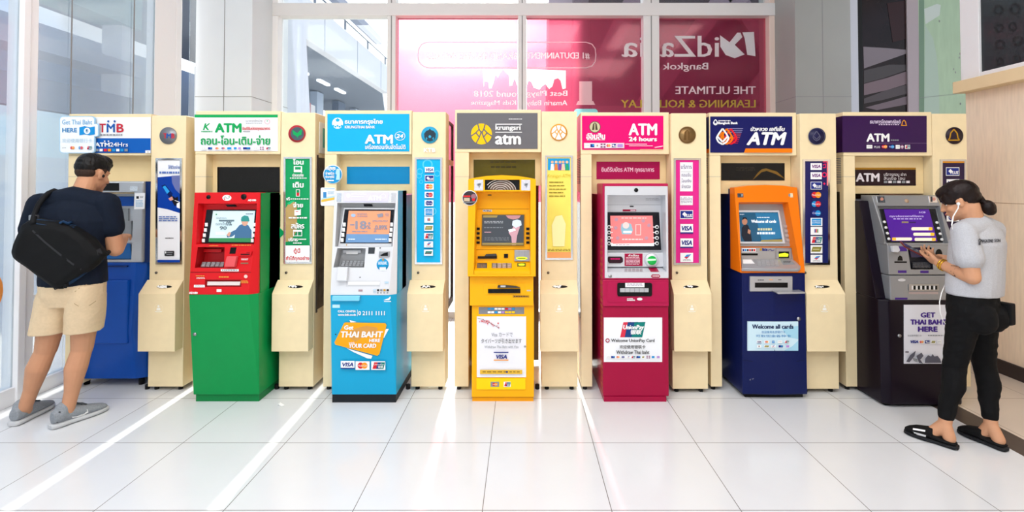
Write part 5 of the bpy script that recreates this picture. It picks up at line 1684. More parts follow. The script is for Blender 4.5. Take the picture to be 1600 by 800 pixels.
g = Print(PI); g.rect(973, 327.2, 994, 330.3, MA).rect(985, 327.8, 993, 329.6, M('print_pale_pink')).rect(984, 321.5, 990, 323.5, M_dk).dashes(1009, 310, 1030, 314, 2, M_grey_p, 3, 3, .3).line([(946, 320), (1042, 320)], .4, M_grey_p).line([(949, 393.8), (1041, 393.8)], .6, M_grey_p); g.build('panel_marks', fas)
plate('screen_surround', t, PI, [(949.2, 331.7), (1030, 331.7), (1033.5, 391), (949.2, 391)], 0, .014, M_bez, .003)
P3 = PI.off(.014)
s = plate('screen', t, P3, [(953.5, 337), (1019.5, 337), (1022, 384.5), (955, 384.5)], -.001, .0006, scr('salmon', '#d47474'))
g = Print(P3.off(.0006))
g.poly([(971, 350), (978, 347), (986, 350), (989, 360), (986, 366), (972, 366), (970, 358)], scr('teal_grey', '#7fa3b0')).disc(978, 352, 5, scr('pale_rose', '#e6b8b4')).rect(974, 361, 987, 364, scr('white')).frame(993, 350.5, 1001.5, 367.5, 1, scr('pale_rose'))
for x, y in ((963, 343), (1005, 345), (1014, 352), (1010, 372), (965, 372), (962, 356)):
    g.disc(x, y, 3, scr('dull_plum', '#a87f8e'), n=7)
g.dashes(971, 340, 1010, 342, 1, scr('pale_rose'), 3, 5, .7).dashes(972, 373, 1004, 376, 1, scr('pale_rose'), 3, 5, .7).poly([(955, 381), (1022, 380), (1022, 384.5), (955, 384.5)], scr('white')).dashes(962, 382, 985, 383.5, 1, scr('dull_plum'), 3, 3, .8)
g.build('screen_picture', s)
for i in range(4):
    yy = 354.7 + i * 8.5
    for sx_, xx in ((1, 1026.3), (-1, 951.5)):
        b = MB()
        c = P3.at(xx, yy); r_ = 2.9 * c.y / FPX
        b.cyl(c, c + Vector((0, -.004, 0)), r_, M_w, 18).cyl(c, c + Vector((0, -.006, 0)), r_ * .55, M_bez, 14)
        q = slab(P3, rectpts(xx - sx_ * 6, yy - .7, xx - sx_ * 2.4, yy + .7) if sx_ > 0 else rectpts(xx + 2.4, yy - .7, xx + 6, yy + .7), 0, .002, M_w)
        b.add(q.v, q.f, M_w)
        b.build('button', t)
PM = PI.off(.03)
plate('reader_panel', t, PI, [(949.2, 395), (1038, 395), (1040.5, 417), (949.2, 417)], 0, .03, M_silver_l, .002)
cs = plate('card_slot', t, PM, [(951, 401), (971, 401), (973.5, 404), (973.5, 409), (970, 411.5), (952, 411.5), (950, 408), (950, 403)], 0, .008, M('slot_maroon', '#30121e', .35), .002)
g = Print(PM.off(.008)); g.dashes(954, 403.5, 969, 406, 1, MG, 3, 4, .8); g.build('slot_mark', cs)
nt_ = plate('instruction_label', t, PM, rectpts(976, 396.3, 1004, 415.5), 0, .002, MA)
g = Print(PM.off(.002)); g.text('คำเตือน', 982, 397.5, 998, 400.5, M_w, bold=.15); g.dashes(978, 402, 1000, 414.5, 6, M('print_pale_pink'), 3, 3, .4); g.build('label_print', nt_)
c = PM.at(1018, 406.5); r_ = c.y / FPX
rg = MB().cyl(c, c + Vector((0, -.012, 0)), 11 * r_, M_silver_l, 30, 10 * r_).build('reader_ring', t)
ob = MB().ball(c + Vector((0, -.006, 0)), (8 * r_, .014, 8 * r_), M('orb_green', '#0d6b2c', .15, emit='#18c850', es=.55), 24).build('green_reader', t)
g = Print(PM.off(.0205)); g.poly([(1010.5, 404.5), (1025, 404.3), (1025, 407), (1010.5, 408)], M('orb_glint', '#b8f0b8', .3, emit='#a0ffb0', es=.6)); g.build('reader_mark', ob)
zl, zk = PL.at(990, 427.5, 0).z, PI.at(990, 417, 0).z
MB().hull([(X(949.5, YM), YM + .003, Z(425, YM)), (X(1041, YM), YM + .003, Z(425, YM)), (X(949.5, YM), YM + .1, zk), (X(1039, YM), YM + .1, zk), (X(949.5, YM), YM + .1, zl - .04), (X(1039, YM), YM + .1, zl - .04)], M_silver_l).build('keypad_shelf', t)
PK = Plane.three((.8, YM + .003, Z(425, YM)), (.9, YM + .003, Z(425, YM)), (.8, YM + .1, zk))
keypad(t, PK, 975, 418.5, 1005, 424, 5, 3, .003, M_silver_l, M_keys)
plate('speaker_label', t, PK, [(1013, 418.5), (1026, 418.5), (1030, 424.5), (1017, 424.5)], 0, .002, MA)
stud('fascia_lock', t, PL, 953, 431, 2.6, .008, M_steel)
lb_ = plate('fascia_badge', t, PL, [(1019, 429), (1030, 429), (1032, 431.5), (1030, 434), (1019, 434), (1017, 431.5)], .003, .006, MA)
g = Print(PL.off(.006)); g.dashes(1019.5, 430.6, 1030, 432.4, 1, M_w, 3, 4, .8); g.build('badge_print', lb_)
pd = plate('drawer_panel', t, PL, rr(949, 439.5, 1044, 472, 4), -.001, .004, MA2, .0)
plate('cash_slot', t, PL, rr(964.5, 442, 1019, 463, 3), .003, .009, M_slot)
cb_ = plate('cash_shutter', t, PL, rectpts(969, 450.5, 1013.5, 456.5), .008, .016, M_keys, .001)
g = Print(PL.off(.016))
for i in range(1, 6):
    g.rect(969 + i * 7.4, 450.5, 969.8 + i * 7.4, 456.5, M_grey_p)
g.build('shutter_segments', cb_)
nt_ = plate('cash_label', t, PL, rectpts(977, 442, 1007, 449), .009, .011, M_w)
g = Print(PL.off(.011)); g.dashes(980, 443.5, 1004, 447.5, 2, M('print_plum'), 3, 4, .4); g.build('label_print', nt_)
g = Print(PL.off(.004)); g.text('mobile', 980, 465.5, 989, 467.3, M_w, bold=.2).text('BANKING', 980, 468, 992, 470, M_w, bold=.25).disc(999.5, 467.3, 4.2, M_w, ry=2.2); g.build('drawer_print', pd)
PB = Plane.front(YM + .012)
po = plate('card_notice', t, PB, rectpts(943.5, 496.3, 1034.7, 565.6), 0, .003, M('notice_white', '#f2f4f8', .35))
g = Print(PB.off(.003))
for xa, xb, m in ((974, 986, M('up_red', '#d9324a', .35)), (981, 997, M('up_blue', '#15427f', .35)), (991.5, 1008.5, M('up_teal', '#0b7f78', .35))):
    g.poly([(xa, 503.5), (xb, 503.0), (xb - 5, 527), (xa - 5, 527)], m)
g.text('UnionPay', 974, 508, 1006, 516.5, M_w, bold=.5, shear=.2); g.text('银联', 985.5, 515.5, 1002, 522.5, M_w, bold=.5, shear=.15)
g.ring(949.3, 532, 1.9, 3.3, MA).text('Welcome UnionPay Card', 955, 529.5, 1022.5, 536, M_dk, bold=.12); g.text('欢迎使用银联卡', 968, 539.3, 1008.5, 544.8, M_dk, bold=.05); g.text('Withdraw Thai baht', 963, 547.5, 1014.5, 553.3, M_dk, bold=.12)
cards(g, 555.8, 560, [('word', 947.5, 953.5), ('navy', 954.5, 961), ('mc', 962, 969), ('cirrus', 970, 977), ('pool', 979, 985), ('up', 986, 993), ('navy', 994, 1001), ('gold', 1003, 1007), ('cross', 1010, 1016), ('blue', 1018, 1023), ('lilac', 1026, 1031)])
g.build('notice_print', po)

# ---------------------------------------------------------------- orange and navy machine
x0, x1 = 1.553, 2.012
zA, zB = Z(426.5, 3.55), Z(293, 3.64)
t = atm('orange and navy cash machine reading Welcome all cards', x0, x1, 3.54)
NVY = M('machine_navy', '#071650', 0.28, vary=.02, scale=8); ORA = M('machine_orange', '#f57a0c', 0.32)
b = MB().hull([(x0, 3.535, .03), (x1, 3.535, .03), (x0 + .01, 3.55, zA), (x1, 3.55, zA), (x0, 4.2, .03), (x1, 4.2, .03), (x0, 4.2, zA), (x1, 4.2, zA), (1.78, 3.522, .03), (1.78, 3.54, zA)], NVY, .006)
body = b.build('lower_cabinet', t)
MB().box(x0 + .03, x1 - .02, 3.56, 4.19, 0, .03, M_black).build('plinth', t)
MB().box(x0, x1, 3.72, 3.75, zA, zB - .01, NVY).box(x0, x1, 3.745, 4.2, zA, 1.435, NVY).build('rear_housing', t)
PL = Plane.three((x0, 3.64, zB), (x1, 3.64, zB), (x0, 3.548, zA))
top = [(x0, 3.64, zB), (x0 + .1, 3.637, zB + .014), (1.78, 3.635, zB + .020), (x1 - .1, 3.637, zB + .014), (x1, 3.64, zB)]
hb = MB().hull(top + [(p[0], 3.725, p[2] - .002) for p in top] + [(x0, 3.548, zA), (x1, 3.548, zA), (x0, 3.725, zA), (x1, 3.725, zA)], ORA, .004)
fas = carve(hb, [recess(PL, [(1154, 316), (1231, 316), (1250, 418), (1158, 418)], .075, ORA, .97)], 'fascia', t)
dwp = plate('display_window', t, PL, [(1181, 296.5), (1209, 296.5), (1210.5, 307), (1181.5, 307)], -.002, .003, M_slot)
g = Print(PL.off(.003)); g.line([(1187, 305), (1193, 298)], .7, M_grey_p); g.build('window_glint', dwp)
for a_, b_ in ((1152, 1162), (1226, 1238.5)):
    m_ = plate('mirror', t, PL, [(a_, 302), (b_, 302), (b_ + 1, 308.5), (a_ + .5, 308.5)], 0, .003, M_mirror)
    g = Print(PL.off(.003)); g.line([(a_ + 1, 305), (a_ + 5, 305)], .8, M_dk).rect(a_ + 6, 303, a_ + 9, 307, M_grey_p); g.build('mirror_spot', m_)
PI = PL.off(-.073)
SG = M('panel_warm_grey', '#a9a6a6', .35, metal=.3)
plate('inner_panel', t, PI, [(1154.5, 318.8), (1224, 318.8), (1236, 385), (1157, 385)], 0, .004, SG)
plate('screen_frame', t, PI, [(1153.8, 328.5), (1217.5, 328.5), (1227, 380.5), (1155.5, 380.5)], .003, .022, M_silver_l, .002)
P3 = PI.off(.022)
s = plate('screen', t, P3, [(1154.6, 331.7), (1215.5, 331.7), (1223, 377.6), (1157.5, 377.6)], -.001, .0006, scr('deep_teal', '#1d4a66', .55))
g = Print(P3.off(.0006))
g.poly([(1180, 333), (1215, 333), (1222, 372), (1190, 376)], scr('teal_blue', '#24648a')).poly([(1163, 377), (1158.5, 368), (1159, 356), (1164, 350), (1169, 352), (1173, 362), (1175, 377)], scr('suit', '#1a1f2a', .4)).disc(1163.5, 346, 4.2, scr('tan_face', '#a5745c', .45), ry=5.4)
g.poly([(1159.5, 344), (1161, 339.5), (1166, 339.5), (1168, 344), (1164, 341.5)], scr('suit')).poly([(1169, 358), (1173, 360), (1172, 366), (1168, 364)], scr('tan_face'))
g.text('Welcome all cards', 1174, 343.5, 1212.5, 348, scr('white'), bold=.2); g.dashes(1183, 339, 1203, 341, 1, scr('ice'), 3, 4, .7); g.dashes(1184, 356.5, 1206, 360.5, 1, scr('pale_olive', '#b8b890'), 4, 6, .9); g.dashes(1183, 362.5, 1211, 366.5, 1, scr('ice'), 5, 7, .9)
g.poly([(1190, 375), (1222, 374), (1223, 377.6), (1188, 377.6)], scr('olive')); g.text('Bangkok', 1156, 334, 1163, 336, scr('ice'))
g.build('screen_picture', s)
for i in range(4):
    plate('button', t, PI, [(1224.5 + i * 1.3, 351.5 + i * 7.2), (1230 + i * 1.3, 351.5 + i * 7.2), (1231 + i * 1.3, 355.8 + i * 7.2), (1225.3 + i * 1.3, 355.8 + i * 7.2)], .003, .01, M_keys, .001)
PM = PI.off(.012)
rp = plate('reader_panel', t, PI, [(1157.5, 387), (1237, 387), (1240, 406), (1158.5, 406)], 0, .012, SG, .001)
g = Print(PM)
g.rect(1159.5, 388, 1181, 393.5, M_w)
for i, m in enumerate((M_blue_d, M_sky_c, M_dk, M_red_c, M_dk, M_red_c)):
    g.rect(1160.3 + i * 3.4, 389, 1163 + i * 3.4, 392.5, m)
g.rect(1158.5, 396, 1184, 399, M_slot).rect(1158.5, 394.2, 1184, 395.6, M_keys)
g.poly([(1187.5, 388), (1190.5, 388), (1190, 391.5), (1187, 391.5)], M('logo_gold')).text('Be1st', 1191.5, 387.8, 1199, 391.8, M_blue_d, bold=.25).line([(1200, 391.5), (1204, 389), (1206, 392), (1210, 390.5)], .7, M_blue_d)
g.frame(1212, 387.5, 1237, 405, .6, M('seam_grey', '#6c6a6a', .5)); g.rect(1217, 393, 1233, 403, M('reader_black', '#15180f', .3)).poly([(1217, 397), (1226, 395), (1232, 397), (1231, 401), (1217, 401)], M('light_lime'))
g.build('reader_print', rp)
zl = PL.at(1200, 420, 0)
lip = plate('keypad_shelf', t, Plane.three(PI.at(1158, 405, .01), PI.at(1240, 405, .01), PL.at(1158, 418, .012)), [(1157.5, 405), (1239, 405), (1251, 414), (1251, 419), (1248, 420.5), (1214, 420.5), (1213, 419.5), (1159.5, 419.5)], -.02, .004, M_silver, .003)
PK = Plane.three(PI.at(1158, 405, .01), PI.at(1240, 405, .01), PL.at(1158, 418, .012)).off(.004)
plate('receipt_note', t, PK, [(1160.5, 405.5), (1174, 405.5), (1179, 411.5), (1161, 411.5)], 0, .002, M_w)
keypad(t, PK, 1184, 405.5, 1218, 415, 5, 4, .003, M_silver, M_keys, skew=-2)
g = Print(PK); g.poly([(1219, 406), (1236, 406), (1243, 413), (1224, 414)], M_grey_p).dashes(1224, 408, 1236, 412, 2, M_dk, 3, 3, .5); g.build('shelf_label', lip)
PB = Plane.three((1.6, 3.5345, .03), (1.95, 3.5345, .03), (1.6, 3.549, zA)).off(.009)
sp_ = plate('cash_panel', t, PB, rectpts(1172, 432, 1238.5, 455.5), -.02, .006, M_silver, .003)
g = Print(PB.off(.006)); g.rect(1179.5, 441.5, 1231, 449.5, M_slot).dashes(1184, 437, 1194, 438.5, 1, M_dk, 3, 2, .8).dashes(1202, 436.5, 1208, 438, 1, M_or_c, 3, 2, .8).dashes(1216, 436.5, 1221, 438, 1, M_dk, 3, 2, .8); g.build('cash_slot', sp_)
plate('bag_shelf', t, PB, [(1212, 456.3), (1258.5, 456.3), (1258.5, 458.8), (1216, 459.5)], -.02, .07, M_silver, .002)
stud('door_lock', t, PB, 1247.7, 498, 2.9, .006, M_steel)
po = plate('card_notice', t, PB, rectpts(1168.3, 502.5, 1247.3, 548), -.02, .002, M('notice_ice_blue', '#cfeaf5', .35))
g = Print(PB.off(.002))
g.poly([(1247.3, 509), (1247.3, 530), (1232, 527), (1222, 514), (1236, 511)], M('notice_sky', '#a7d9ee', .35)).poly([(1247.3, 532), (1247.3, 548), (1225, 548), (1238, 541)], M('notice_sky'))
g.text('Welcome all cards', 1175.5, 507, 1239.5, 513.6, M('print_navy', '#1c2d5a', .4), bold=.4); g.text('欢迎使用各类银行卡', 1190, 517, 1227, 521, M('print_mid_blue')); g.text('可取现金各种卡', 1181, 523, 1236, 527, M('print_mid_blue'))
cards(g, 532, 536.3, [('visa', 1182.5, 1190), ('mc', 1194, 1202), ('amex', 1205.5, 1211), ('word', 1215, 1222), ('up', 1226, 1233)]); cards(g, 539, 543.3, [('jcb', 1183, 1189.5), ('gold', 1194, 1202), ('pool', 1204.5, 1212), ('navy', 1216, 1224), ('lilac', 1228, 1233.5)])
g.build('notice_print', po)
g = Print(PB.off(-.006))
g.line([(1160, 562.5), (1180, 565.5), (1210, 567), (1240, 565.5), (1257, 562.5)], .8, M('seam_dark_navy', '#0a1238', .5)); g.poly([(1171, 593), (1174, 591.5), (1172, 595)], M_grey_p).poly([(1175.5, 591.5), (1178, 591), (1176, 593.5)], M_grey_p).line([(1160, 470), (1258, 470)], .4, M('seam_dark_navy'))
g.build('door_marks', body)

# ---------------------------------------------------------------- dark purple and silver machine
x0, x1 = 2.45, 3.0
xs0, xs1 = 2.516, 2.985
t = atm('dark purple and silver cash machine reading Get Thai Baht Here, used by the woman', x0, x1, 3.39)
PUR = M('machine_aubergine', '#110716', 0.28, vary=.04, scale=6)
zT, zM1, zM2 = Z(305.5, 3.583), Z(383, 3.436), Z(469, 3.416)
b = MB().hull([(x0, 3.42, .02), (x0 + .05, 3.392, .02), (x1 - .03, 3.392, .02), (x1, 3.42, .02), (x0, 3.44, zM2), (x0 + .05, 3.412, zM2), (x1 - .03, 3.412, zM2), (x1, 3.44, zM2), (x0, 4.2, .02), (x1, 4.2, .02), (x0, 4.2, zM2), (x1, 4.2, zM2)], PUR, .006)
body = b.build('lower_cabinet', t)
MB().box(x0 + .03, x1 - .03, 3.43, 4.18, 0, .02, M_black).build('plinth', t)
b = MB().hull([(x0, 3.62, zT - .04), (x1, 3.62, zT - .04), (x0, 3.46, zM2), (x1, 3.46, zM2), (x0, 3.75, zM2), (x1, 3.75, zM2), (x0, 3.75, zT - .035), (x1, 3.75, zT - .035)], PUR, .004)
b.box(x0, x1, 3.745, 4.2, zM2, 1.39, PUR).build('rear_housing', t)
SV = M('silver_paint', '#97999d', 0.3, metal=0.45); SVL = M('silver_edge', '#b4bac2', .28, metal=.4)
PU_ = Plane.three((xs0, 3.583, zT), (xs1, 3.583, zT), (xs0, 3.436, zM1))
PC = Plane.three((xs0, 3.436, zM1), (xs1, 3.436, zM1), (xs0, 3.416, zM2))
hb = MB().hull([(xs0, 3.583, zT), (xs1, 3.583, zT), (xs0, 3.436, zM1), (xs1, 3.436, zM1), (xs0, 3.70, zT), (xs1, 3.70, zT), (xs0, 3.70, zM1), (xs1, 3.70, zM1)], SV, .003)
up = carve(hb, [recess(PU_, [(1371, 321.5), (1468, 321.5), (1482, 380), (1384.5, 380)], .03, SV, .98)], 'fascia', t)
PI = PU_.off(-.029)
plate('screen_surround', t, PI, [(1375, 326), (1462, 326), (1474, 378.5), (1386.5, 378.5)], 0, .008, M_bez, .002)
P3 = PI.off(.008)
s = plate('screen', t, P3, [(1381, 327), (1451.5, 327), (1464.5, 376.8), (1393, 376.8)], -.001, .0006, scr('violet', '#43187e', .6))
g = Print(P3.off(.0006))
g.text('กรุณาเลือกรายการที่ต้องการ', 1390, 335.8, 1443, 340.3, scr('pale_lilac', '#c9b6e2')); g.dashes(1396, 341.5, 1440, 343, 1, scr('pale_lilac'), 3, 6, .7); g.dashes(1409, 346, 1420, 349, 1, scr('olive'), 4, 3, .8); g.rect(1421, 346.5, 1431, 348.5, scr('dim_violet', '#2d1a4a')); g.text('SCB', 1436, 330.5, 1446, 333, scr('pale_lilac'))
for a_, b_, y in ((1424, 1457, 357.5), (1427, 1460, 366), (1394, 1425, 373.5), (1429, 1462, 374)):
    g.rrect(a_, y - 2.4, b_, y + 2.4, 2, scr('cream_button', '#e0d2bc')); e_ = b_ - 6 if a_ > 1400 else a_
    g.rect(e_, y - 2.2, e_ + 6, y + 2.2, scr('button_gold', '#e0a82c'))
g.build('screen_picture', s)
for i in range(4):
    for xx, yy in ((1381.5 + i * 2.3, 347 + i * 8.8), (1463.5 + i * 2.6, 348 + i * 8.8)):
        stud('button', t, P3, xx, yy, 2.1, .006, M_btn, 14)
for xx in (1375.5, 1457):
    m_ = plate('mirror', t, PU_, [(xx - 6, 306.5), (xx + 6, 306.5), (xx + 8, 316.5), (xx - 4, 316.5)], 0, .003, M_mirror)
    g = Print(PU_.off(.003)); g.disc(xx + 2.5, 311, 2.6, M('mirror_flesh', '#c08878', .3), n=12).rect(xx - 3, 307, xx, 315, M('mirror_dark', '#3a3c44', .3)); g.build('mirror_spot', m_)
stud('camera_lens', t, PU_, 1416.5, 314, 3.2, .003, M('lens_tan', '#b89a80', .3))
hb = MB().hull([(xs0, 3.436, zM1), (xs1, 3.436, zM1), (xs0, 3.424, Z(429.5, 3.425)), (xs1, 3.424, Z(429.5, 3.425)), (xs0, 3.6, zM1), (xs1, 3.6, zM1), (xs0, 3.6, Z(429.5, 3.425)), (xs1, 3.6, Z(429.5, 3.425))], SV, .004)
con = carve(hb, [recess(PC, [(1418, 386.5), (1455, 386.5), (1458, 421), (1423, 421)], .06, M('console_dark', '#22222a', .4), .97)], 'console', t)
cr = plate('card_reader_hood', t, PC, [(1394.5, 384.5), (1404, 384), (1407, 391), (1404, 394.5), (1396, 394)], 0, .025, M_silver_l, .004)
tg_ = plate('reader_label', t, PC, [(1404, 385), (1415.5, 385), (1417.5, 392.5), (1406, 392.5)], 0, .003, M('label_purple', '#4b2a86', .35))
g = Print(PC)
g.poly([(1402, 408), (1403, 402), (1406, 399), (1409.5, 401), (1411, 408)], M_slot).rect(1397.5, 408.3, 1417, 411, M_slot)
g.rect(1403, 422.5, 1416.5, 426.5, M('label_purple')).rect(1438, 422.8, 1451, 426.8, M('label_purple')).disc(1467, 398, 5.5, M_slot, ry=9)
g.build('console_print', con)
PKp = PC.off(-.058)
plate('console_screen', t, PKp, [(1421, 388), (1452, 388), (1455, 402), (1424, 402)], 0, .004, scr('slate_plum', '#3c3450', .25))
kp = Plane.three(PC.at(1422, 408, -.055), PC.at(1456, 408, -.055), PC.at(1424, 420.5, -.005))
keypad(t, kp, 1426, 409.5, 1454, 418.5, 5, 3, .004, M_steel, M('key_dark', '#5a5a60', .35, metal=.4))
zK = Z(430.5, 3.425)
hb = MB().hull([(xs0, 3.42, zK), (xs1, 3.42, zK), (xs0, 3.412, zM2), (xs1, 3.412, zM2), (xs0, 3.6, zK), (xs1, 3.6, zK), (xs0, 3.6, zM2), (xs1, 3.6, zM2)], SV, .006)
dr = hb.build('drawer_unit', t)
PD = Plane.three((xs0, 3.42, zK), (xs1, 3.42, zK), (xs0, 3.412, zM2))
plate('cash_panel', t, PD, rectpts(1420, 444, 1467, 454.5), -.001, .006, M_steel, .002)
g = Print(PD.off(.006))
for i in range(6):
    g.rect(1424.5 + i * 6.8, 446.5, 1427 + i * 6.8, 452.5, M_w).rect(1427.5 + i * 6.8, 446.5, 1430.5 + i * 6.8, 452.5, M_slot)
g.build('cash_shutter', dr)
g = Print(PD); g.rect(1398.5, 465, 1418, 468.2, M('label_purple')).rect(1420, 456, 1466, 459.5, M('silver_blush', '#b8a6a4', .35)).disc(1409, 437.5, 6, M_silver_l, ry=2.2); g.build('drawer_labels', dr)
PB = Plane.three((2.6, 3.392, .02), (2.9, 3.392, .02), (2.6, 3.412, zM2))
po = plate('baht_notice', t, PB, rectpts(1412.5, 476.3, 1490, 568.3), -.001, .003, M('notice_pale', '#e9e9f1', .35))
g = Print(PB.off(.003))
VI = M('print_violet', '#4a2a90', .4)
g.text('GET', 1439, 488.5, 1461, 496, VI, bold=.7); g.text('THAI BAHT', 1423, 499.5, 1478, 507, VI, bold=.7); g.text('HERE', 1435, 510.5, 1464.5, 518, VI, bold=.7)
g.text('欢迎使用银行卡', 1418, 523, 1440, 525.8, M('notice_grey')); g.dashes(1450, 523.5, 1474, 525.5, 1, M_grey_p, 3, 5, .7)
g.text('VISA', 1423, 532, 1434.5, 536, M_blue_d, bold=.4, shear=.2)
cards(g, 531.5, 537, [('mc', 1436.5, 1443.5), ('plus', 1445, 1453), ('gold', 1455, 1462), ('word', 1464.5, 1471)])
INK = M('notice_ink', '#5b5b68', .5)
g.poly([(1416, 565), (1422, 555), (1431, 548), (1429, 556), (1421, 566)], INK).poly([(1432, 556), (1440, 551), (1443, 556), (1438, 562), (1442, 568), (1436, 567)], INK)
g.poly([(1445, 567), (1446, 560), (1450, 555), (1455, 557), (1457, 553), (1460, 557), (1465, 556), (1469, 561), (1471, 567)], INK).poly([(1426, 559), (1433, 561), (1434, 566), (1428, 564)], M_grey_p).rect(1414.5, 549, 1420, 551, INK)
g.build('notice_print', po)
stud('door_lock', t, PB, 1405, 524.5, 2.6, .006, M_steel)

# ---------------------------------------------------------------- blue machine
x0, x1 = -3.375, -2.80
t = atm('blue cash machine with silver fascia, used by the man with the black bag', x0, x1, 3.73)
BB = M('machine_blue', '#0a4fb0', 0.28, vary=.02, scale=8); BB2 = M('machine_dark_blue', '#0b2a63', .35)
zA, zB = Z(410, 3.72), Z(283, 3.72)
yb_ = 3.735
b = MB().hull([(x0 + .05, yb_, .06), (x1 - .08, yb_, .06), (x1 - .02, yb_ + .03, .06), (x1, yb_ + .09, .06), (x0, yb_ + .06, .06), (x0, 4.2, .06), (x1, 4.2, .06),
               (x0 + .05, yb_ - .012, zA), (x1 - .08, yb_ - .012, zA), (x1 - .02, yb_ + .02, zA), (x1, yb_ + .08, zA), (x0, yb_ + .05, zA), (x0, 4.2, zA), (x1, 4.2, zA),
               (x0 + .06, yb_ - .03, .42), (x1 - .09, yb_ - .03, .42)], BB, .006)
body = b.build('lower_cabinet', t)
for xx in (x0 + .08, x1 - .08):
    MB().cyl((xx, yb_ + .06, 0), (xx, yb_ + .06, .062), .02, M_black, 14).build('castor', t)
    MB().cyl((xx, 4.1, 0), (xx, 4.1, .062), .02, M_black, 14).build('castor', t)
PB = Plane.front(yb_ - .02)
dpan = MB().box(-3.3, X(207, yb_), yb_ - .036, yb_ + .01, .33, .80, BB, .008).build('door_panel', t)
stud('door_lock', t, PB, 195, 473.5, 3, .01, M_steel)
MB().box(-3.3, X(203, yb_), yb_ - .026, yb_, .895, .905, BB2).build('pull_edge', t)
hb = MB().box(x0 + .01, -2.826, 3.715, 3.95, zA, zB, M_silver, .012)
PL = Plane.front(3.715)
carve(hb, [recess(PL, [(118, 300), (210, 300), (205, 406), (118, 406)], .12, M_silver, .94)], 'fascia', t)
MB().box(x0, x1, 3.93, 4.2, zA, zB - .01, BB2).box(-2.828, -2.79, 3.735, 4.2, zA, zB - .002, BB2).build('rear_housing', t)
plate('display_window', t, PL, rectpts(118, 286, 185.5, 298), 0, .003, M_slot)
plate('mirror', t, PL, [(203, 291), (215, 291), (215, 298.5), (203, 298.5)], 0, .003, M_mirror)
PI = PL.off(-.118)
plate('inner_header', t, PI, rectpts(120, 307, 209, 322), 0, .03, BB, .003)
plate('screen', t, PI, rectpts(130, 326, 200, 372), 0, .01, scr('dim_grey', '#767c80', .25))
plate('keypad_shelf', t, Plane.three(PI.at(120, 378, 0), PI.at(200, 378, 0), PL.at(120, 404, -.01)), [(120, 380), (203, 380), (206, 404), (120, 404)], -.02, 0, M('shelf_blue', '#1f5fa0', .3), .002)
plate('reader_hood', t, PI, [(196, 345), (205, 345), (205, 372), (196, 372)], 0, .02, M_grey_p, .003)
nt_ = plate('warning_label', t, PL, [(210.5, 302), (226.5, 301.5), (225.5, 326.5), (209.5, 327)], 0, .003, M_signw)
g = Print(PL.off(.003)); g.rect(213, 306.5, 217, 310.5, M_dk).dashes(218.5, 306.5, 224, 310, 2, M_grey_p, 2, 2, .5).dashes(212, 313, 223.5, 324, 5, M('print_soft_blue'), 3, 3, .4); g.build('label_print', nt_)

# paper scrap on the floor and the tile joint filler
ps = MB().hull([floor_at(x, y) + Vector((0, 0, z)) for x, y, z in ((433, 632.5, .001), (438, 631.5, .012), (445, 633.5, .002), (440, 635, .001), (436, 634.5, .008))], M_paper)
tag(ps.build('paper_scrap', None, loc=floor_at(438, 634)), 'small white paper scrap on the floor tiles right of the green machine', 'paper scrap')
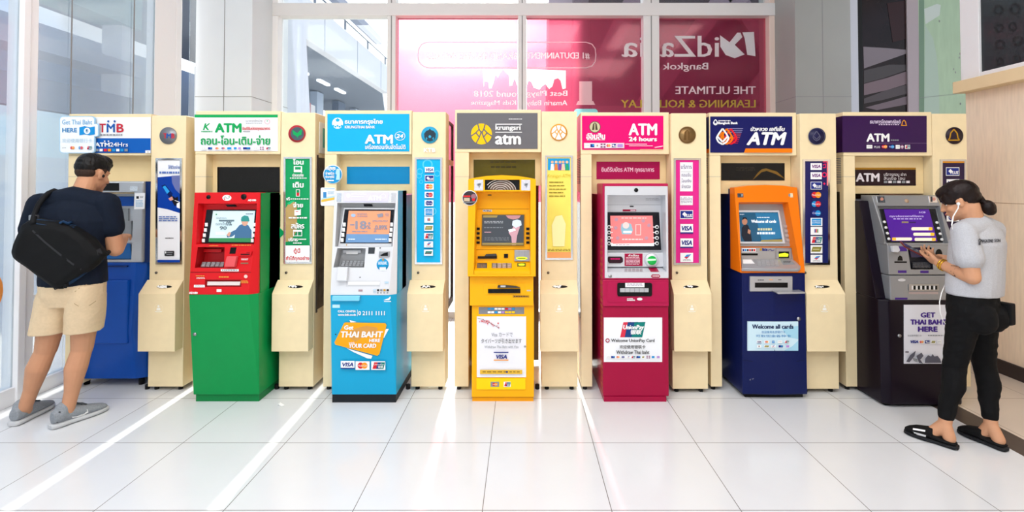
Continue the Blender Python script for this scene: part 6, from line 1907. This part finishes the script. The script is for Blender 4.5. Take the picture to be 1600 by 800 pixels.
# ================================================================== people
from mathutils.bvhtree import BVHTree
class Solid(MB):
    def seg(self, a, b, ra, rb, n=16):
        """tapered limb segment with round ends"""
        a, b = Vector(a), Vector(b)
        t = (b - a)
        L = t.length
        t.normalize()
        u = t.orthogonal().normalized()
        w = t.cross(u)
        rings = []
        for k in range(1, 5):
            an = R(-90 + 90 * k / 4)
            rings.append((a + t * ra * math.sin(an), ra * math.cos(an)))
        for k in range(1, 4):
            q = k / 4
            rings.append((a.lerp(b, q), ra + (rb - ra) * q))
        for k in range(0, 4):
            an = R(90 * k / 4)
            rings.append((b + t * rb * math.sin(an), rb * math.cos(an)))
        verts = [a - t * ra]
        for c, r in rings:
            verts += [c + (u * math.cos(2 * math.pi * i / n) + w * math.sin(2 * math.pi * i / n)) * r for i in range(n)]
        verts.append(b + t * rb)
        F = [[0, 1 + (i + 1) % n, 1 + i] for i in range(n)]
        for j in range(len(rings) - 1):
            o = 1 + j * n
            F += [[o + i, o + (i + 1) % n, o + n + (i + 1) % n, o + n + i] for i in range(n)]
        o = 1 + (len(rings) - 1) * n
        F += [[o + i, o + (i + 1) % n, len(verts) - 1] for i in range(n)]
        return self.add(verts, F, None, True)
    def chain(self, pts, rad):
        for i in range(len(pts) - 1):
            self.seg(pts[i], pts[i + 1], rad[i], rad[i + 1])
        return self
    def ell(self, c, r, m=None, seg=20):
        """ellipsoid; m: 3x3 orientation"""
        return self.ball(c, r, None, seg, m)
    def loft(self, secs, n=28, e=2.2):
        """closed body through elliptical sections (centre, side half-vector, depth half-vector)"""
        verts = []
        for c, u, v in secs:
            c, u, v = Vector(c), Vector(u), Vector(v)
            for i in range(n):
                a = 2 * math.pi * i / n
                ca, sa = math.cos(a), math.sin(a)
                verts.append(c + u * math.copysign(abs(ca) ** (2 / e), ca) + v * math.copysign(abs(sa) ** (2 / e), sa))
        F = []
        for j in range(len(secs) - 1):
            F += [[j * n + i, j * n + (i + 1) % n, (j + 1) * n + (i + 1) % n, (j + 1) * n + i] for i in range(n)]
        F.append(list(range(n - 1, -1, -1)))
        F.append([(len(secs) - 1) * n + i for i in range(n)])
        bm = bmesh.new()
        vs = [bm.verts.new(p) for p in verts]
        for f in F:
            bm.faces.new([vs[i] for i in f])
        bmesh.ops.recalc_face_normals(bm, faces=bm.faces[:])
        return self.add_bm(bm, None, True)
    def skin(self, name, parent, mat, voxel=.004, smooth=4, wrinkle=0.0, wscale=14, stretch=(1, 1, 1), label=None, seed=0):
        root = parent
        while root.parent is not None:
            root = root.parent
        self.mats = [mat]
        self.fm = [0] * len(self.f)
        me = evaluated(self.mesh(name, root.location), [('REMESH', dict(mode='VOXEL', voxel_size=voxel, use_smooth_shade=True)), ('SMOOTH', dict(iterations=smooth, factor=0.5))], name)
        if wrinkle:
            nv = len(me.vertices)
            co, no = [0.0] * nv * 3, [0.0] * nv * 3
            me.vertices.foreach_get('co', co)
            me.vertex_normals.foreach_get('vector', no)
            for i in range(0, nv * 3, 3):
                p = Vector((co[i] * stretch[0], co[i + 1] * stretch[1], co[i + 2] * stretch[2])) * wscale + Vector((seed, seed * 2, 0))
                k = wrinkle * (1 - abs(noise.noise(p)) * 2.2 + 0.5 * noise.noise(p * 2.3))
                for q in range(3):
                    co[i + q] += no[i + q] * k
            me.vertices.foreach_set('co', co)
            me.update()
        me.materials.clear()
        me.materials.append(mat)
        me.polygons.foreach_set('use_smooth', [True] * len(me.polygons))
        o = bpy.data.objects.new(name, me)
        COL.objects.link(o)
        o.parent = parent
        if label:
            o['label'] = label
        return o

class Surf:
    """print on a curved surface: pixel rays meet the mesh itself"""
    def __init__(self, obj):
        me = obj.data
        root = obj
        while root.parent is not None:
            root = root.parent
        L = root.location
        self.t = BVHTree.FromPolygons([v.co + L for v in me.vertices], [list(p.vertices) for p in me.polygons])
        self.last = None
    def at(self, px, py, d=0.0):
        o = Vector((0, 0, EYE))
        r = ray(px, py).normalized()
        h = self.t.ray_cast(o, r)
        if h[0] is None:
            q = self.t.find_nearest(o + r * (self.last or 4.0))
            return q[0] + q[1] * (d + .001)
        self.last = h[3]
        return h[0] + h[1] * (d + .001)

def frame3(f, up=(0, 0, 1)):
    f = Vector(f).normalized()
    r = f.cross(Vector(up)).normalized()
    u = r.cross(f).normalized()
    return Matrix((r, f, u)).transposed()
def head(s, c, m, k=1.0):
    c = Vector(c)
    P = lambda x, y, z: c + m @ (Vector((x, y, z)) * k)
    E = lambda p, r: s.ell(P(*p), tuple(q * k for q in r), m)
    E((0, -.012, .035), (.074, .094, .086))
    E((0, .018, -.03), (.062, .074, .085))
    E((0, .045, -.062), (.045, .045, .045))
    E((0, .074, -.088), (.022, .018, .018))
    E((0, .070, .030), (.044, .018, .013))
    for sx in (-1, 1):
        E((sx * .038, .056, -.028), (.024, .022, .024))
        E((sx * .031, .0625, .0125), (.0135, .0115, .0065))
        E((sx * .071, -.005, -.008), (.010, .020, .032))
        E((sx * .076, -.014, .004), (.006, .014, .020))
    s.seg(P(0, .086, .018), P(0, .106, -.022), .008 * k, .0125 * k)
    for sx in (-1, 1):
        s.seg(P(sx * .010, .094, -.024), P(sx * .004, .1, -.023), .008 * k, .009 * k)
    E((0, .090, -.047), (.021, .011, .0065))
    E((0, .088, -.058), (.018, .011, .0065))
    return P
def hand(s, wrist, m, curl, k=1.0, side=1, spread=.09, thumb=None):
    """palm, four fingers of unequal length with knuckle bends, thumb from the side of the palm; m columns: across, along, back of hand"""
    P = lambda x, y, z: Vector(wrist) + m @ (Vector((x * side, y, z)) * k)
    s.ell(P(0, .048, 0), (.038 * k, .046 * k, .0135 * k), m)
    s.ell(P(0, .075, 0), (.039 * k, .024 * k, .012 * k), m)
    s.ell(P(.026, .03, -.004), (.017 * k, .032 * k, .014 * k), m)
    for i, (x, L) in enumerate(((.029, .072), (.010, .082), (-.010, .076), (-.028, .060))):
        c0 = curl[i] if isinstance(curl, (list, tuple)) else curl
        p = Vector((x, .088 - abs(i - 1.2) * .004, 0))
        d = Vector((x * spread / .03 * 1.0, 1, 0)).normalized()
        pts, an = [p], 0
        for j, fr in enumerate((.46, .31, .23)):
            an += c0 * (0.7, 1.0, .8)[j]
            dv = Vector((d.x * math.cos(an), math.cos(an), -math.sin(an)))
            p = p + dv * L * fr
            pts.append(p)
        s.chain([P(*q) for q in pts], [.0092 * k, .0085 * k, .0078 * k, .0066 * k])
    th = thumb or ((.030, .018, -.006), (.050, .050, -.016), (.052, .078, -.022), (.046, .098, -.026))
    s.chain([P(*q) for q in th], [.013 * k, .0105 * k, .0095 * k, .0075 * k])
    return P

M_skinA = M('skin_tan', '#c48f6e', 0.5, vary=.04, scale=14)
M_skinB = M('skin_light_tan', '#cb9674', 0.5, vary=.04, scale=14)
M_hair = M('hair_black', '#100d0c', 0.45, bump=.6, scale=160, stretch=(1, 1, .25))
M_hair2 = M('hair_dark_brown', '#190d0b', 0.42, vary=.45, scale=22, bump=.7, stretch=(1, 1, .35))
M_navyc = M('cloth_navy', '#0c1626', 0.85, vary=.1, scale=40, bump=.15)
M_khaki = M('cloth_khaki', '#dcc3a0', 0.85, vary=.04, scale=60, bump=.15)
M_bag = M('bag_black_nylon', '#07080a', 0.75, bump=.2, scale=120)
M_bagb = M('bag_blue_nylon', '#173759', 0.6, bump=.2, scale=120)
M_shoe = M('shoe_grey_knit', '#8d9298', 0.85, vary=.12, scale=120, bump=.3)
M_sole = M('shoe_sole', '#c3c5c8', 0.7)
M_greyT = M('cloth_heather_grey', '#b9babf', 0.9, vary=.07, scale=160, bump=.12)
M_blackp = M('cloth_black', '#0a0a0c', 0.85, bump=.2, scale=100)

def foot_dir(h, t):
    d = (Vector(t) - Vector(h)); d.z = 0
    return d.normalized()

# ---------------------------------------------------------------- man at the blue machine
mn = thing('person', 'person in black T-shirt and beige shorts with a black bag, standing at the blue machine', 'person', (-2.98, 3.2, 0))
HC = Vector((-2.852, 3.305, 1.578))
hf = Vector((.16, .94, -.30))
hm = frame3(hf)
s = Solid()
PH = head(s, HC, hm, 1.0)
neck0 = Vector((-2.862, 3.225, 1.42))
s.seg(neck0, PH(0, -.022, -.05), .062, .056)
sc = Vector((-2.875, 3.195, 1.40))          # between the shoulders
sl, sr = Vector((-3.045, 3.15, 1.385)), Vector((-2.705, 3.24, 1.385))
across = (sr - sl).normalized()
back_ = Vector((-across.y, across.x, 0)).normalized()  # forwards
hp = Vector((-2.845, 3.165, .90))
tor = []
for q, w_, d_ in ((0, .155, .105), (.25, .150, .105), (.5, .150, .105), (.75, .178, .112), (.93, .165, .09), (1.02, .09, .06)):
    c = hp.lerp(sc, q)
    tor.append((c, across * w_, back_ * d_))
s.loft(tor)
s.chain([sl, (-3.135, 3.16, 1.12), (-3.03, 3.38, 1.09)], [.05, .042, .033])
elb = Vector((-2.672, 3.275, 1.085)); wr = Vector((-2.80, 3.50, 1.135))
s.chain([sr, elb, wr], [.054, .047, .031])
al = (Vector((-2.862, 3.60, 1.155)) - wr).normalized()
hm2 = Matrix((al.cross(Vector((.2, -.2, 1))).normalized(), al, al.cross(Vector((.2, -.2, 1))).normalized().cross(al))).transposed()
hand(s, wr, hm2, [.25, .5, .6, .7], .95, side=-1)
wl = Vector((-3.03, 3.38, 1.09)); al2 = Vector((.1, .95, .1)).normalized()
hm3 = Matrix((al2.cross(Vector((0, 0, 1))).normalized(), al2, al2.cross(Vector((0, 0, 1))).normalized().cross(al2))).transposed()
hand(s, wl, hm3, [.5, .6, .6, .6], .95, side=1)
legs = (((-2.935, 3.165, .86), (-3.045, 3.20, .455), (-3.155, 3.185, .10)), ((-2.765, 3.175, .86), (-2.835, 3.225, .455), (-2.866, 3.165, .10)))
for h_, k_, a_ in legs:
    h_, k_, a_ = Vector(h_), Vector(k_), Vector(a_)
    s.chain([h_, k_], [.088, .058])
    cf = k_.lerp(a_, .32) + Vector((.0, -.012, 0))
    s.chain([k_, cf, k_.lerp(a_, .72), a_], [.054, .060, .040, .036])
feet = ((Vector((-3.178, 3.135, 0)), Vector((-3.205, 3.415, 0))), (Vector((-2.905, 3.10, 0)), Vector((-2.79, 3.365, 0))))
for (h_, t_), lg in zip(feet, legs):
    a_ = Vector(lg[2])
    s.chain([a_, h_.lerp(t_, .3) + Vector((0, 0, .05)), h_.lerp(t_, .75) + Vector((0, 0, .035))], [.036, .034, .026])
s.skin('body', mn, M_skinA, .004, 5)
# hair
s = Solid()
s.ell(PH(0, -.016, .060), (.080, .0995, .078), hm)
s.ell(PH(0, .022, .098), (.064, .062, .042), hm)
s.ell(PH(0, .066, .084), (.046, .022, .026), hm)
s.ell(PH(0, -.054, .034), (.0725, .060, .056), hm)
s.skin('hair', mn, M_hair, .003, 4, wrinkle=.0018, wscale=60, stretch=(1, 1, .5))
s = Solid()
s.ell(PH(0, -.050, .004), (.066, .053, .052), hm)
for sx in (-1, 1):
    s.ell(PH(sx * .063, .000, .030), (.0125, .030, .032), hm)
s.skin('hair_fade', mn, M('hair_cropped', '#3a2a22', .7, vary=.3, scale=200), .003, 4)
for sx in (-1, 1):
    e = MB(); e.ball(PH(sx * .031, .0625, .004), .0105, M_w, 12).ball(PH(sx * .031, .070, .002), .0048, M_dk, 10); e.build('eye', mn)
MB().ball(PH(.083, .002, -.012), (.006, .009, .011), M_black, 12, hm).build('earbud', mn)
# T-shirt
s = Solid()
tor = []
for q, w_, d_ in ((-.03, .172, .125), (.2, .170, .124), (.5, .168, .122), (.75, .196, .126), (.92, .180, .104), (1.03, .10, .072)):
    c = hp.lerp(sc, q)
    tor.append((c, across * w_, back_ * d_))
s.loft(tor)
s.chain([sl + Vector((0, 0, .0)), sl.lerp(Vector((-3.135, 3.16, 1.12)), .60)], [.070, .068])
s.chain([sr, sr.lerp(elb, .52)], [.074, .072])
s.chain([sl, sc + Vector((0, 0, .022)), sr], [.062, .075, .064])
s.skin('t_shirt', mn, M_navyc, .005, 6, wrinkle=.0035, wscale=9, stretch=(1, 1, .6))
# shorts
s = Solid()
s.loft([(hp + Vector((0, 0, -.15)), across * .150, back_ * .085), (hp + Vector((0, 0, -.08)), across * .168, back_ * .118), (hp + Vector((0, 0, .0)), across * .166, back_ * .122), (hp + Vector((0, 0, .055)), across * .158, back_ * .112)], e=2.3)
for h_, k_, a_ in legs:
    h_, k_ = Vector(h_), Vector(k_)
    u_, v_ = across, back_
    s.loft([(h_.lerp(k_, -.05), u_ * .080, v_ * .108), (h_.lerp(k_, .15), u_ * .092, v_ * .116), (h_.lerp(k_, .4), u_ * .094, v_ * .108), (h_.lerp(k_, .71), u_ * .095, v_ * .102)], e=2.3)
sh = s.skin('shorts', mn, M_khaki, .005, 9, wrinkle=.004, wscale=8, stretch=(1, 1, .7), seed=3)
g = Print(Surf(sh), .0)
SE = M('seam_khaki', '#9d8462', .8)
g.line([(160, 437), (138, 443), (124, 450), (117, 456)], 1.0, SE).line([(150, 470), (140, 477), (122, 478), (116, 474)], .8, SE).line([(181, 432), (180, 445), (176, 455)], .9, SE)
g.build('seam', sh)
cd = MB().tube([Surf(sh).at(x, y, .004) for x, y in ((85, 440), (84, 448), (87, 452), (92, 450), (93, 445))], .003, M_black, 6)
cd.build('drawcord', sh)
# shoes
def sneaker(h_, t_):
    d = foot_dir(h_, t_)
    r_ = Vector((d.y, -d.x, 0))
    L = (t_ - h_).length
    up = Vector((0, 0, 1))
    s = Solid()
    s.loft([(h_ + d * L * q + up * (z0 + hh), r_ * w_, up * hh) for q, z0, w_, hh in ((.0, .03, .028, .036), (.08, .022, .036, .046), (.25, .02, .040, .047), (.42, .02, .043, .041), (.6, .02, .047, .032), (.8, .018, .046, .024), (.94, .016, .034, .018), (1.0, .016, .018, .012))], e=2.2)
    s.seg(h_ + d * L * .16 + up * .07, h_ + d * L * .2 + up * .105, .044, .043)
    sh = s.skin('shoe', mn, M_shoe, .004, 3)
    s = Solid()
    s.loft([(h_ + d * L * q + up * .016, r_ * w_, up * .015) for q, w_ in ((-.035, .024), (.0, .036), (.1, .042), (.3, .042), (.45, .045), (.62, .051), (.8, .05), (.94, .038), (1.03, .018))], e=3.2)
    s.skin('sole', sh, M_sole, .004, 2)
    s = Solid()
    s.seg(h_ + d * L * .40 + up * .112, h_ + d * L * .52 + up * .098, .006, .006)
    s.seg(h_ + d * L * .46 + up * .105 - r_ * .02, h_ + d * L * .5 + up * .10 + r_ * .02, .005, .005)
    s.seg(h_ + d * L * .55 + up * .093 - r_ * .02, h_ + d * L * .58 + up * .09 + r_ * .02, .005, .005)
    s.skin('lace', sh, M('lace_dark_grey', '#4d5258', .8), .003, 1)
    return sh
shL = sneaker(*feet[0]); shR = sneaker(*feet[1])
g = Print(Surf(shR), .001)
g.poly([(112, 651), (120, 650), (130, 646), (137, 642), (134.5, 640.5), (137, 640), (138, 644), (131, 648.5), (121, 651.5), (113, 652.5)], M_w)
g.build('side_mark', shR)
g = Print(Surf(shR), .001); g.poly([(92, 643), (95, 643), (91, 660), (88, 660)], M('heel_tab', '#2b2e33', .8)); g.build('heel_tab', shR)

# sling bag on his back
bg = thing('sling_bag', 'black sling bag with blue top edge on the back of the person in shorts', 'bag', at(100, 400, 3.02))
out = [(43, 349), (59, 340), (99, 345), (121, 352), (150, 372), (171, 397), (158, 412), (130, 432), (104, 450), (96, 449), (70, 430), (46, 408), (31, 401), (27, 391), (30, 378)]
s = Solid()
F0, F1 = Plane((-2.87, 3.065, 1.2), back_ * -1), None
ptsb = [F0.at(x, y, 0) for x, y in out]
cb = sum(ptsb, Vector()) / len(ptsb)
lay = []
for dep, k in ((-.01, .985), (.03, 1.0), (.07, .95), (.095, .78)):
    lay += [cb + (p - cb) * k - back_ * dep for p in ptsb]
s.hull(lay, None)
bag = s.skin('bag_body', bg, M_bag, .006, 5, wrinkle=.003, wscale=9)
sb = Surf(bag)
g = Print(sb, .001)
g.line([(51, 360), (70, 378), (92, 396), (113, 412), (127, 421)], 3.0, M('zip_charcoal', '#2a2b2e', .6))
g.poly([(150, 391), (156, 388), (160, 396), (153, 399)], M('bag_patch', '#26282b', .6))
g.poly([(58, 343), (99, 347), (119, 353), (115, 356), (94, 354), (70, 352), (56, 350)], M_bagb)
g.poly([(108, 446), (132, 428), (160, 407), (168, 400), (166, 404), (132, 432), (110, 449)], M_bagb)
g.build('bag_trim', bag)
bk = MB().tube([sb.at(x, y, .012) for x, y in ((94, 351), (98, 349), (104, 352), (110, 350))], .008, M_bagb, 8).build('zip_pull', bag)
st1 = [sb.at(52, 350, .006), at(54, 335, 3.045), at(60, 320, 3.06), at(68, 309, 3.075), at(76, 301.5, 3.12), at(84, 297.5, 3.19), Vector((-2.96, 3.285, 1.42)), Vector((-2.90, 3.335, 1.30))]
MB().tube(st1, .015, M('strap_black', '#101114', .7), 8).build('strap', bg)
MB().tube([sb.at(168, 396, .0), Vector((-2.66, 3.18, 1.06)), Vector((-2.70, 3.31, 1.10))], .012, M('strap_black'), 8).build('strap', bg)
c = at(53, 340, 3.03)
MB().hull([c + Vector((dx * .022, dy * .012, dz * .016)) for dx in (-1, 1) for dy in (-1, 1) for dz in (-1, 1)], M_steel, .003).build('buckle', bg)
c = sb.at(107, 451, .0)
MB().tube([sb.at(100, 449, .0), c + Vector((0, -.01, -.012))], .005, M_black, 6).box(c.x - .008, c.x + .008, c.y - .014, c.y - .006, c.z - .03, c.z - .008, M_black, .002).build('drawcord_toggle', bg)

# ---------------------------------------------------------------- woman with the phone
wm = thing('person', 'person in grey T-shirt and black trousers with a hair bun, looking at a phone', 'person', (2.6, 2.93, 0))
fw = Vector((-.40, .915, 0)).normalized()
rt = Vector((fw.y, -fw.x, 0))
HC = Vector((2.585, 2.935, 1.412))
hm = frame3((-.62, .74, -.42))
s = Solid()
PH = head(s, HC, hm, .93)
sc = Vector((2.650, 2.895, 1.262)); hp = Vector((2.622, 2.905, .845))
s.seg(sc + Vector((-.012, .01, .0)), PH(0, -.03, -.05), .054, .047)
sl, sr = sc - rt * .150 + Vector((0, 0, -.02)), sc + rt * .150 + Vector((0, 0, -.02))
s.loft([(hp.lerp(sc, q), rt * w_, fw * d_) for q, w_, d_ in ((-.05, .118, .085), (.2, .125, .092), (.5, .13, .095), (.8, .15, .1), (.95, .13, .075), (1.03, .07, .05))])
eL = Vector((2.515, 2.790, .992)); wL = Vector((2.495, 2.985, 1.040))
s.chain([sl, eL, eL.lerp(wL, .4), wL], [.045, .040, .038, .026])
eR = Vector((2.805, 3.005, 1.0)); wR = Vector((2.640, 3.155, 1.045))
s.chain([sr, eR, eR.lerp(wR, .4), wR], [.045, .038, .036, .026])
phc = Vector((2.515, 3.135, 1.075))
al = (phc - wL + Vector((-.02, 0, -.012))).normalized()
bk_ = Vector((-.62, -.1, -.62)); ac = al.cross(bk_).normalized(); bk_ = ac.cross(al)
hmL = Matrix((ac, al, bk_)).transposed()
hand(s, wL, hmL, [.22, .35, .45, .55], .92, side=1)
al = (phc - wR + Vector((.03, 0, 0))).normalized()
bk_ = Vector((.5, .1, -.7)); ac = al.cross(bk_).normalized(); bk_ = ac.cross(al)
hmR = Matrix((ac, al, bk_)).transposed()
hand(s, wR, hmR, [.5, .6, .65, .7], .9, side=-1)
legs = (((2.553, 2.875, .80), (2.532, 2.935, .45), (2.462, 2.925, .115)), ((2.690, 2.935, .80), (2.752, 2.985, .45), (2.722, 2.915, .115)))
for h_, k_, a_ in legs:
    h_, k_, a_ = Vector(h_), Vector(k_), Vector(a_)
    s.chain([h_, k_], [.066, .046])
    s.chain([k_, k_.lerp(a_, .35) - fw * .01, k_.lerp(a_, .75), a_], [.045, .044, .033, .033])
feet = ((Vector((2.478, 2.872, 0)), Vector((2.335, 3.055, 0))), (Vector((2.735, 2.850, 0)), Vector((2.665, 3.06, 0))))
for (h_, t_), lg in zip(feet, legs):
    a_ = Vector(lg[2])
    s.chain([a_, h_.lerp(t_, .12) + Vector((0, 0, .052))], [.033, .032])
    s.chain([a_, h_.lerp(t_, .45) + Vector((0, 0, .052)), h_.lerp(t_, .8) + Vector((0, 0, .035))], [.033, .032, .024])
bodyW = s.skin('body', wm, M_skinB, .004, 5)
# hair with bun
s = Solid()
s.ell(PH(0, -.010, .048), (.080, .098, .082), hm)
s.ell(PH(0, .035, .078), (.066, .060, .040), hm)
s.ell(PH(0, -.055, .012), (.062, .052, .054), hm)
for sx in (-1, 1):
    s.ell(PH(sx * .060, .026, .036), (.016, .046, .040), hm)
bun = at(1543.5, 323.5, 2.862)
s.seg(PH(0, -.095, .002), bun, .012, .016)
s.ell(bun, (.039, .036, .041), hm)
s.ell(bun + Vector((.008, -.004, -.018)), (.030, .030, .030), hm)
s.skin('hair', wm, M_hair2, .003, 9, wrinkle=.0012, wscale=42, stretch=(1, 1, .8))
for sx in (-1, 1):
    e = MB(); e.ball(PH(sx * .031, .0620, .003), .0102, M_w, 12).ball(PH(sx * .031, .0690, .000), .0046, M_dk, 10); e.build('eye', wm)
    MB().tube([PH(sx * .043, .066, .006), PH(sx * .032, .0755, .007), PH(sx * .020, .0725, .006)], .0018, M_dk, 6).build('eyelash', wm)
    MB().tube([PH(sx * .052, .071, .030), PH(sx * .034, .0885, .036), PH(sx * .016, .0925, .032)], .0028, M_hair2, 6).build('eyebrow', wm)
MB().ball(PH(0, .099, -.052), (.016, .006, .008), M('lip_rose', '#b06a60', .45), 14, hm).build('lips', wm)
# T-shirt
s = Solid()
s.loft([(hp.lerp(sc, q), rt * w_, fw * d_) for q, w_, d_ in ((.075, .152, .118), (.2, .153, .120), (.5, .150, .116), (.78, .162, .112), (.93, .148, .090), (1.04, .085, .064))])
s.chain([sl, sl.lerp(eL, .30), sl.lerp(eL, .58)], [.060, .064, .070])
s.chain([sr, sr.lerp(eR, .30), sr.lerp(eR, .58)], [.058, .060, .062])
s.chain([sl, sc + Vector((0, 0, .004)), sr], [.058, .070, .058])
ts = s.skin('t_shirt', wm, M_greyT, .005, 6, wrinkle=.0035, wscale=9, stretch=(1, 1, .6), seed=5)
g = Print(Surf(ts), .001)
TXT = M('shirt_print', '#4b4c52', .7)
g.text('MAGAZINE', 1532, 374, 1551, 379, TXT, bold=.2).text('SON', 1553, 373.5, 1562, 378.3, TXT, bold=.2).ring(1529.5, 376, 1.0, 2.0, TXT, k=1.5).rect(1527.8, 379, 1531, 383, TXT).rect(1532, 380, 1541, 380.5, TXT)
g.build('back_print', ts)
# trousers
s = Solid()
s.loft([(hp + Vector((0, 0, -.16)), rt * .132, fw * .090), (hp + Vector((0, 0, -.08)), rt * .148, fw * .112), (hp + Vector((0, 0, .01)), rt * .142, fw * .108), (hp + Vector((0, 0, .07)), rt * .136, fw * .104)])
s.ell(hp - fw * .060 + Vector((0, 0, -.09)) + rt * .06, (.078, .078, .09))
s.ell(hp - fw * .060 + Vector((0, 0, -.09)) - rt * .06, (.078, .078, .09))
for h_, k_, a_ in legs:
    h_, k_, a_ = Vector(h_), Vector(k_), Vector(a_)
    s.chain([h_, h_.lerp(k_, .5), k_], [.084, .070, .055])
    s.chain([k_, k_.lerp(a_, .35) - fw * .012, k_.lerp(a_, .62), k_.lerp(a_, .84)], [.055, .055, .044, .040])
tr = s.skin('trousers', wm, M_blackp, .005, 4, wrinkle=.003, wscale=12, stretch=(1, 1, 1.6), seed=8)
s = Solid()
pk = hp + rt * .085 - fw * .120 + Vector((0, 0, -.065))
s.hull([pk + rt * a + fw * b_ + Vector((0, 0, c_)) for a in (-.028, .028) for b_ in (-.025, .04) for c_ in (-.06, .06)], None)
s.skin('pocket_pouch', tr, M_blackp, .005, 4)
# slippers
def slipper(h_, t_):
    d = foot_dir(h_, t_)
    r_ = Vector((d.y, -d.x, 0))
    L = (t_ - h_).length
    up = Vector((0, 0, 1))
    s = Solid()
    s.loft([(h_ + d * L * q + up * .012, r_ * w_, up * .0115) for q, w_ in ((-.06, .02), (-.02, .033), (.1, .037), (.35, .036), (.6, .043), (.8, .043), (.95, .032), (1.04, .012))], e=3.2)
    sp = s.skin('slipper', wm, M('slipper_sole', '#1e1f22', .7), .004, 2)
    s = Solid()
    s.loft([(h_ + d * L * q + up * (.02 + hh), r_ * w_, up * hh) for q, w_, hh in ((.42, .044, .034), (.6, .046, .028), (.8, .044, .022), (.95, .032, .014), (1.02, .014, .008))], e=2.2)
    s.loft([(h_ + d * L * q + up * (.02 + hh), r_ * w_, up * hh) for q, w_, hh in ((-.02, .026, .008), (.1, .036, .012), (.3, .039, .013), (.45, .042, .02))], e=2.2)
    u_ = s.skin('slipper_upper', sp, M('slipper_black', '#0b0b0d', .75), .004, 2)
    return sp, u_
sA, uA = slipper(*feet[0]); sB, uB = slipper(*feet[1])
g = Print(Surf(uA), .002)
g.line([(1427 + i * 2.1, 670.5 + i * .35) for i in range(10)], 2.4, M_w).line([(1426 + i * 2.3, 675.2 + i * .62) for i in range(10)], 2.6, M_w)
g.build('slipper_stripe', uA)
# bracelet and tattoo
ax = (eL - wL).normalized()
c = wL.lerp(eL, .10)
GLD = M('gold', '#d8a93a', .2, metal=1.0)
b = MB()
for q, rr_ in ((0, .0305), (.016, .032)):
    ctr = c + ax * q
    u_ = ax.orthogonal().normalized(); w2 = ax.cross(u_)
    b.tube([ctr + (u_ * math.cos(R(a)) + w2 * math.sin(R(a))) * rr_ for a in range(0, 361, 20)], .0045, GLD, 8)
b.ball(c - Vector((0, .03, .004)), (.011, .008, .013), GLD, 14)
b.build('bracelet', wm)
g = Print(Surf(bodyW), .0006)
INKT = M('tattoo_ink', '#2a211f', .6)
g.poly([(1486, 415), (1496, 416), (1492, 420), (1490, 426), (1494, 432), (1489, 431), (1486, 424)], INKT).poly([(1498, 416), (1503, 416.5), (1500, 419)], INKT)
g.build('tattoo', wm)

# phone
ph = thing('mobile_phone', 'dark red mobile phone held in both hands of the person in grey T-shirt', 'phone', phc + Vector((0, 0, .0)))
pu = Vector((-.75, .1, .42)).normalized()      # long side
pn = Vector((.50, -.45, .72)); pw = pu.cross(pn).normalized(); pn = pw.cross(pu)
o_ = phc + Vector((-.045, .012, .022))
def pbox(a, b_, c_, off=0):
    return [o_ + pu * (a * i) + pw * (b_ * j) + pn * (c_ * k + off) for i in (-1, 1) for j in (-1, 1) for k in (-1, 1)]
MB().hull(pbox(.075, .036, .0045), M('phone_red', '#6d2a28', .3), .0025).build('phone_case', ph)
MB().hull(pbox(.069, .033, .0004, .0048 if pn.z > 0 else -.0048), M('phone_screen', '#15171c', .1, emit='#5a6a80', es=.2)).build('phone_screen', ph)

# earphones
ep = thing('earphones', 'white wired earphones hanging from the ear of the person in grey T-shirt', 'earphones', PH(-.08, .01, -.01))
b = MB()
ear = PH(-.084, .004, -.014)
b.ball(ear, (.008, .010, .010), M_w, 14)
b.seg = None
b.tube([ear, ear + Vector((-.004, -.004, -.022)), at(1489.5, 338, 2.80), at(1487, 352, 2.755)], .0032, M_w, 8)
b.build('earpiece', ep)
sT = Surf(ts)
cord = [at(1487, 352, 2.755)] + [sT.at(x, y, .006) for x, y in ((1484, 366), (1480, 390), (1477, 415))] + [sT.at(1476, 430, .008), sT.at(1476, 445, .01), at(1471, 458, 2.77), at(1468, 472, 2.76), at(1469, 488, 2.76), at(1473, 500, 2.77), at(1477, 506, 2.79)]
MB().tube(cord, .0022, M_w, 6).build('cord', ep)
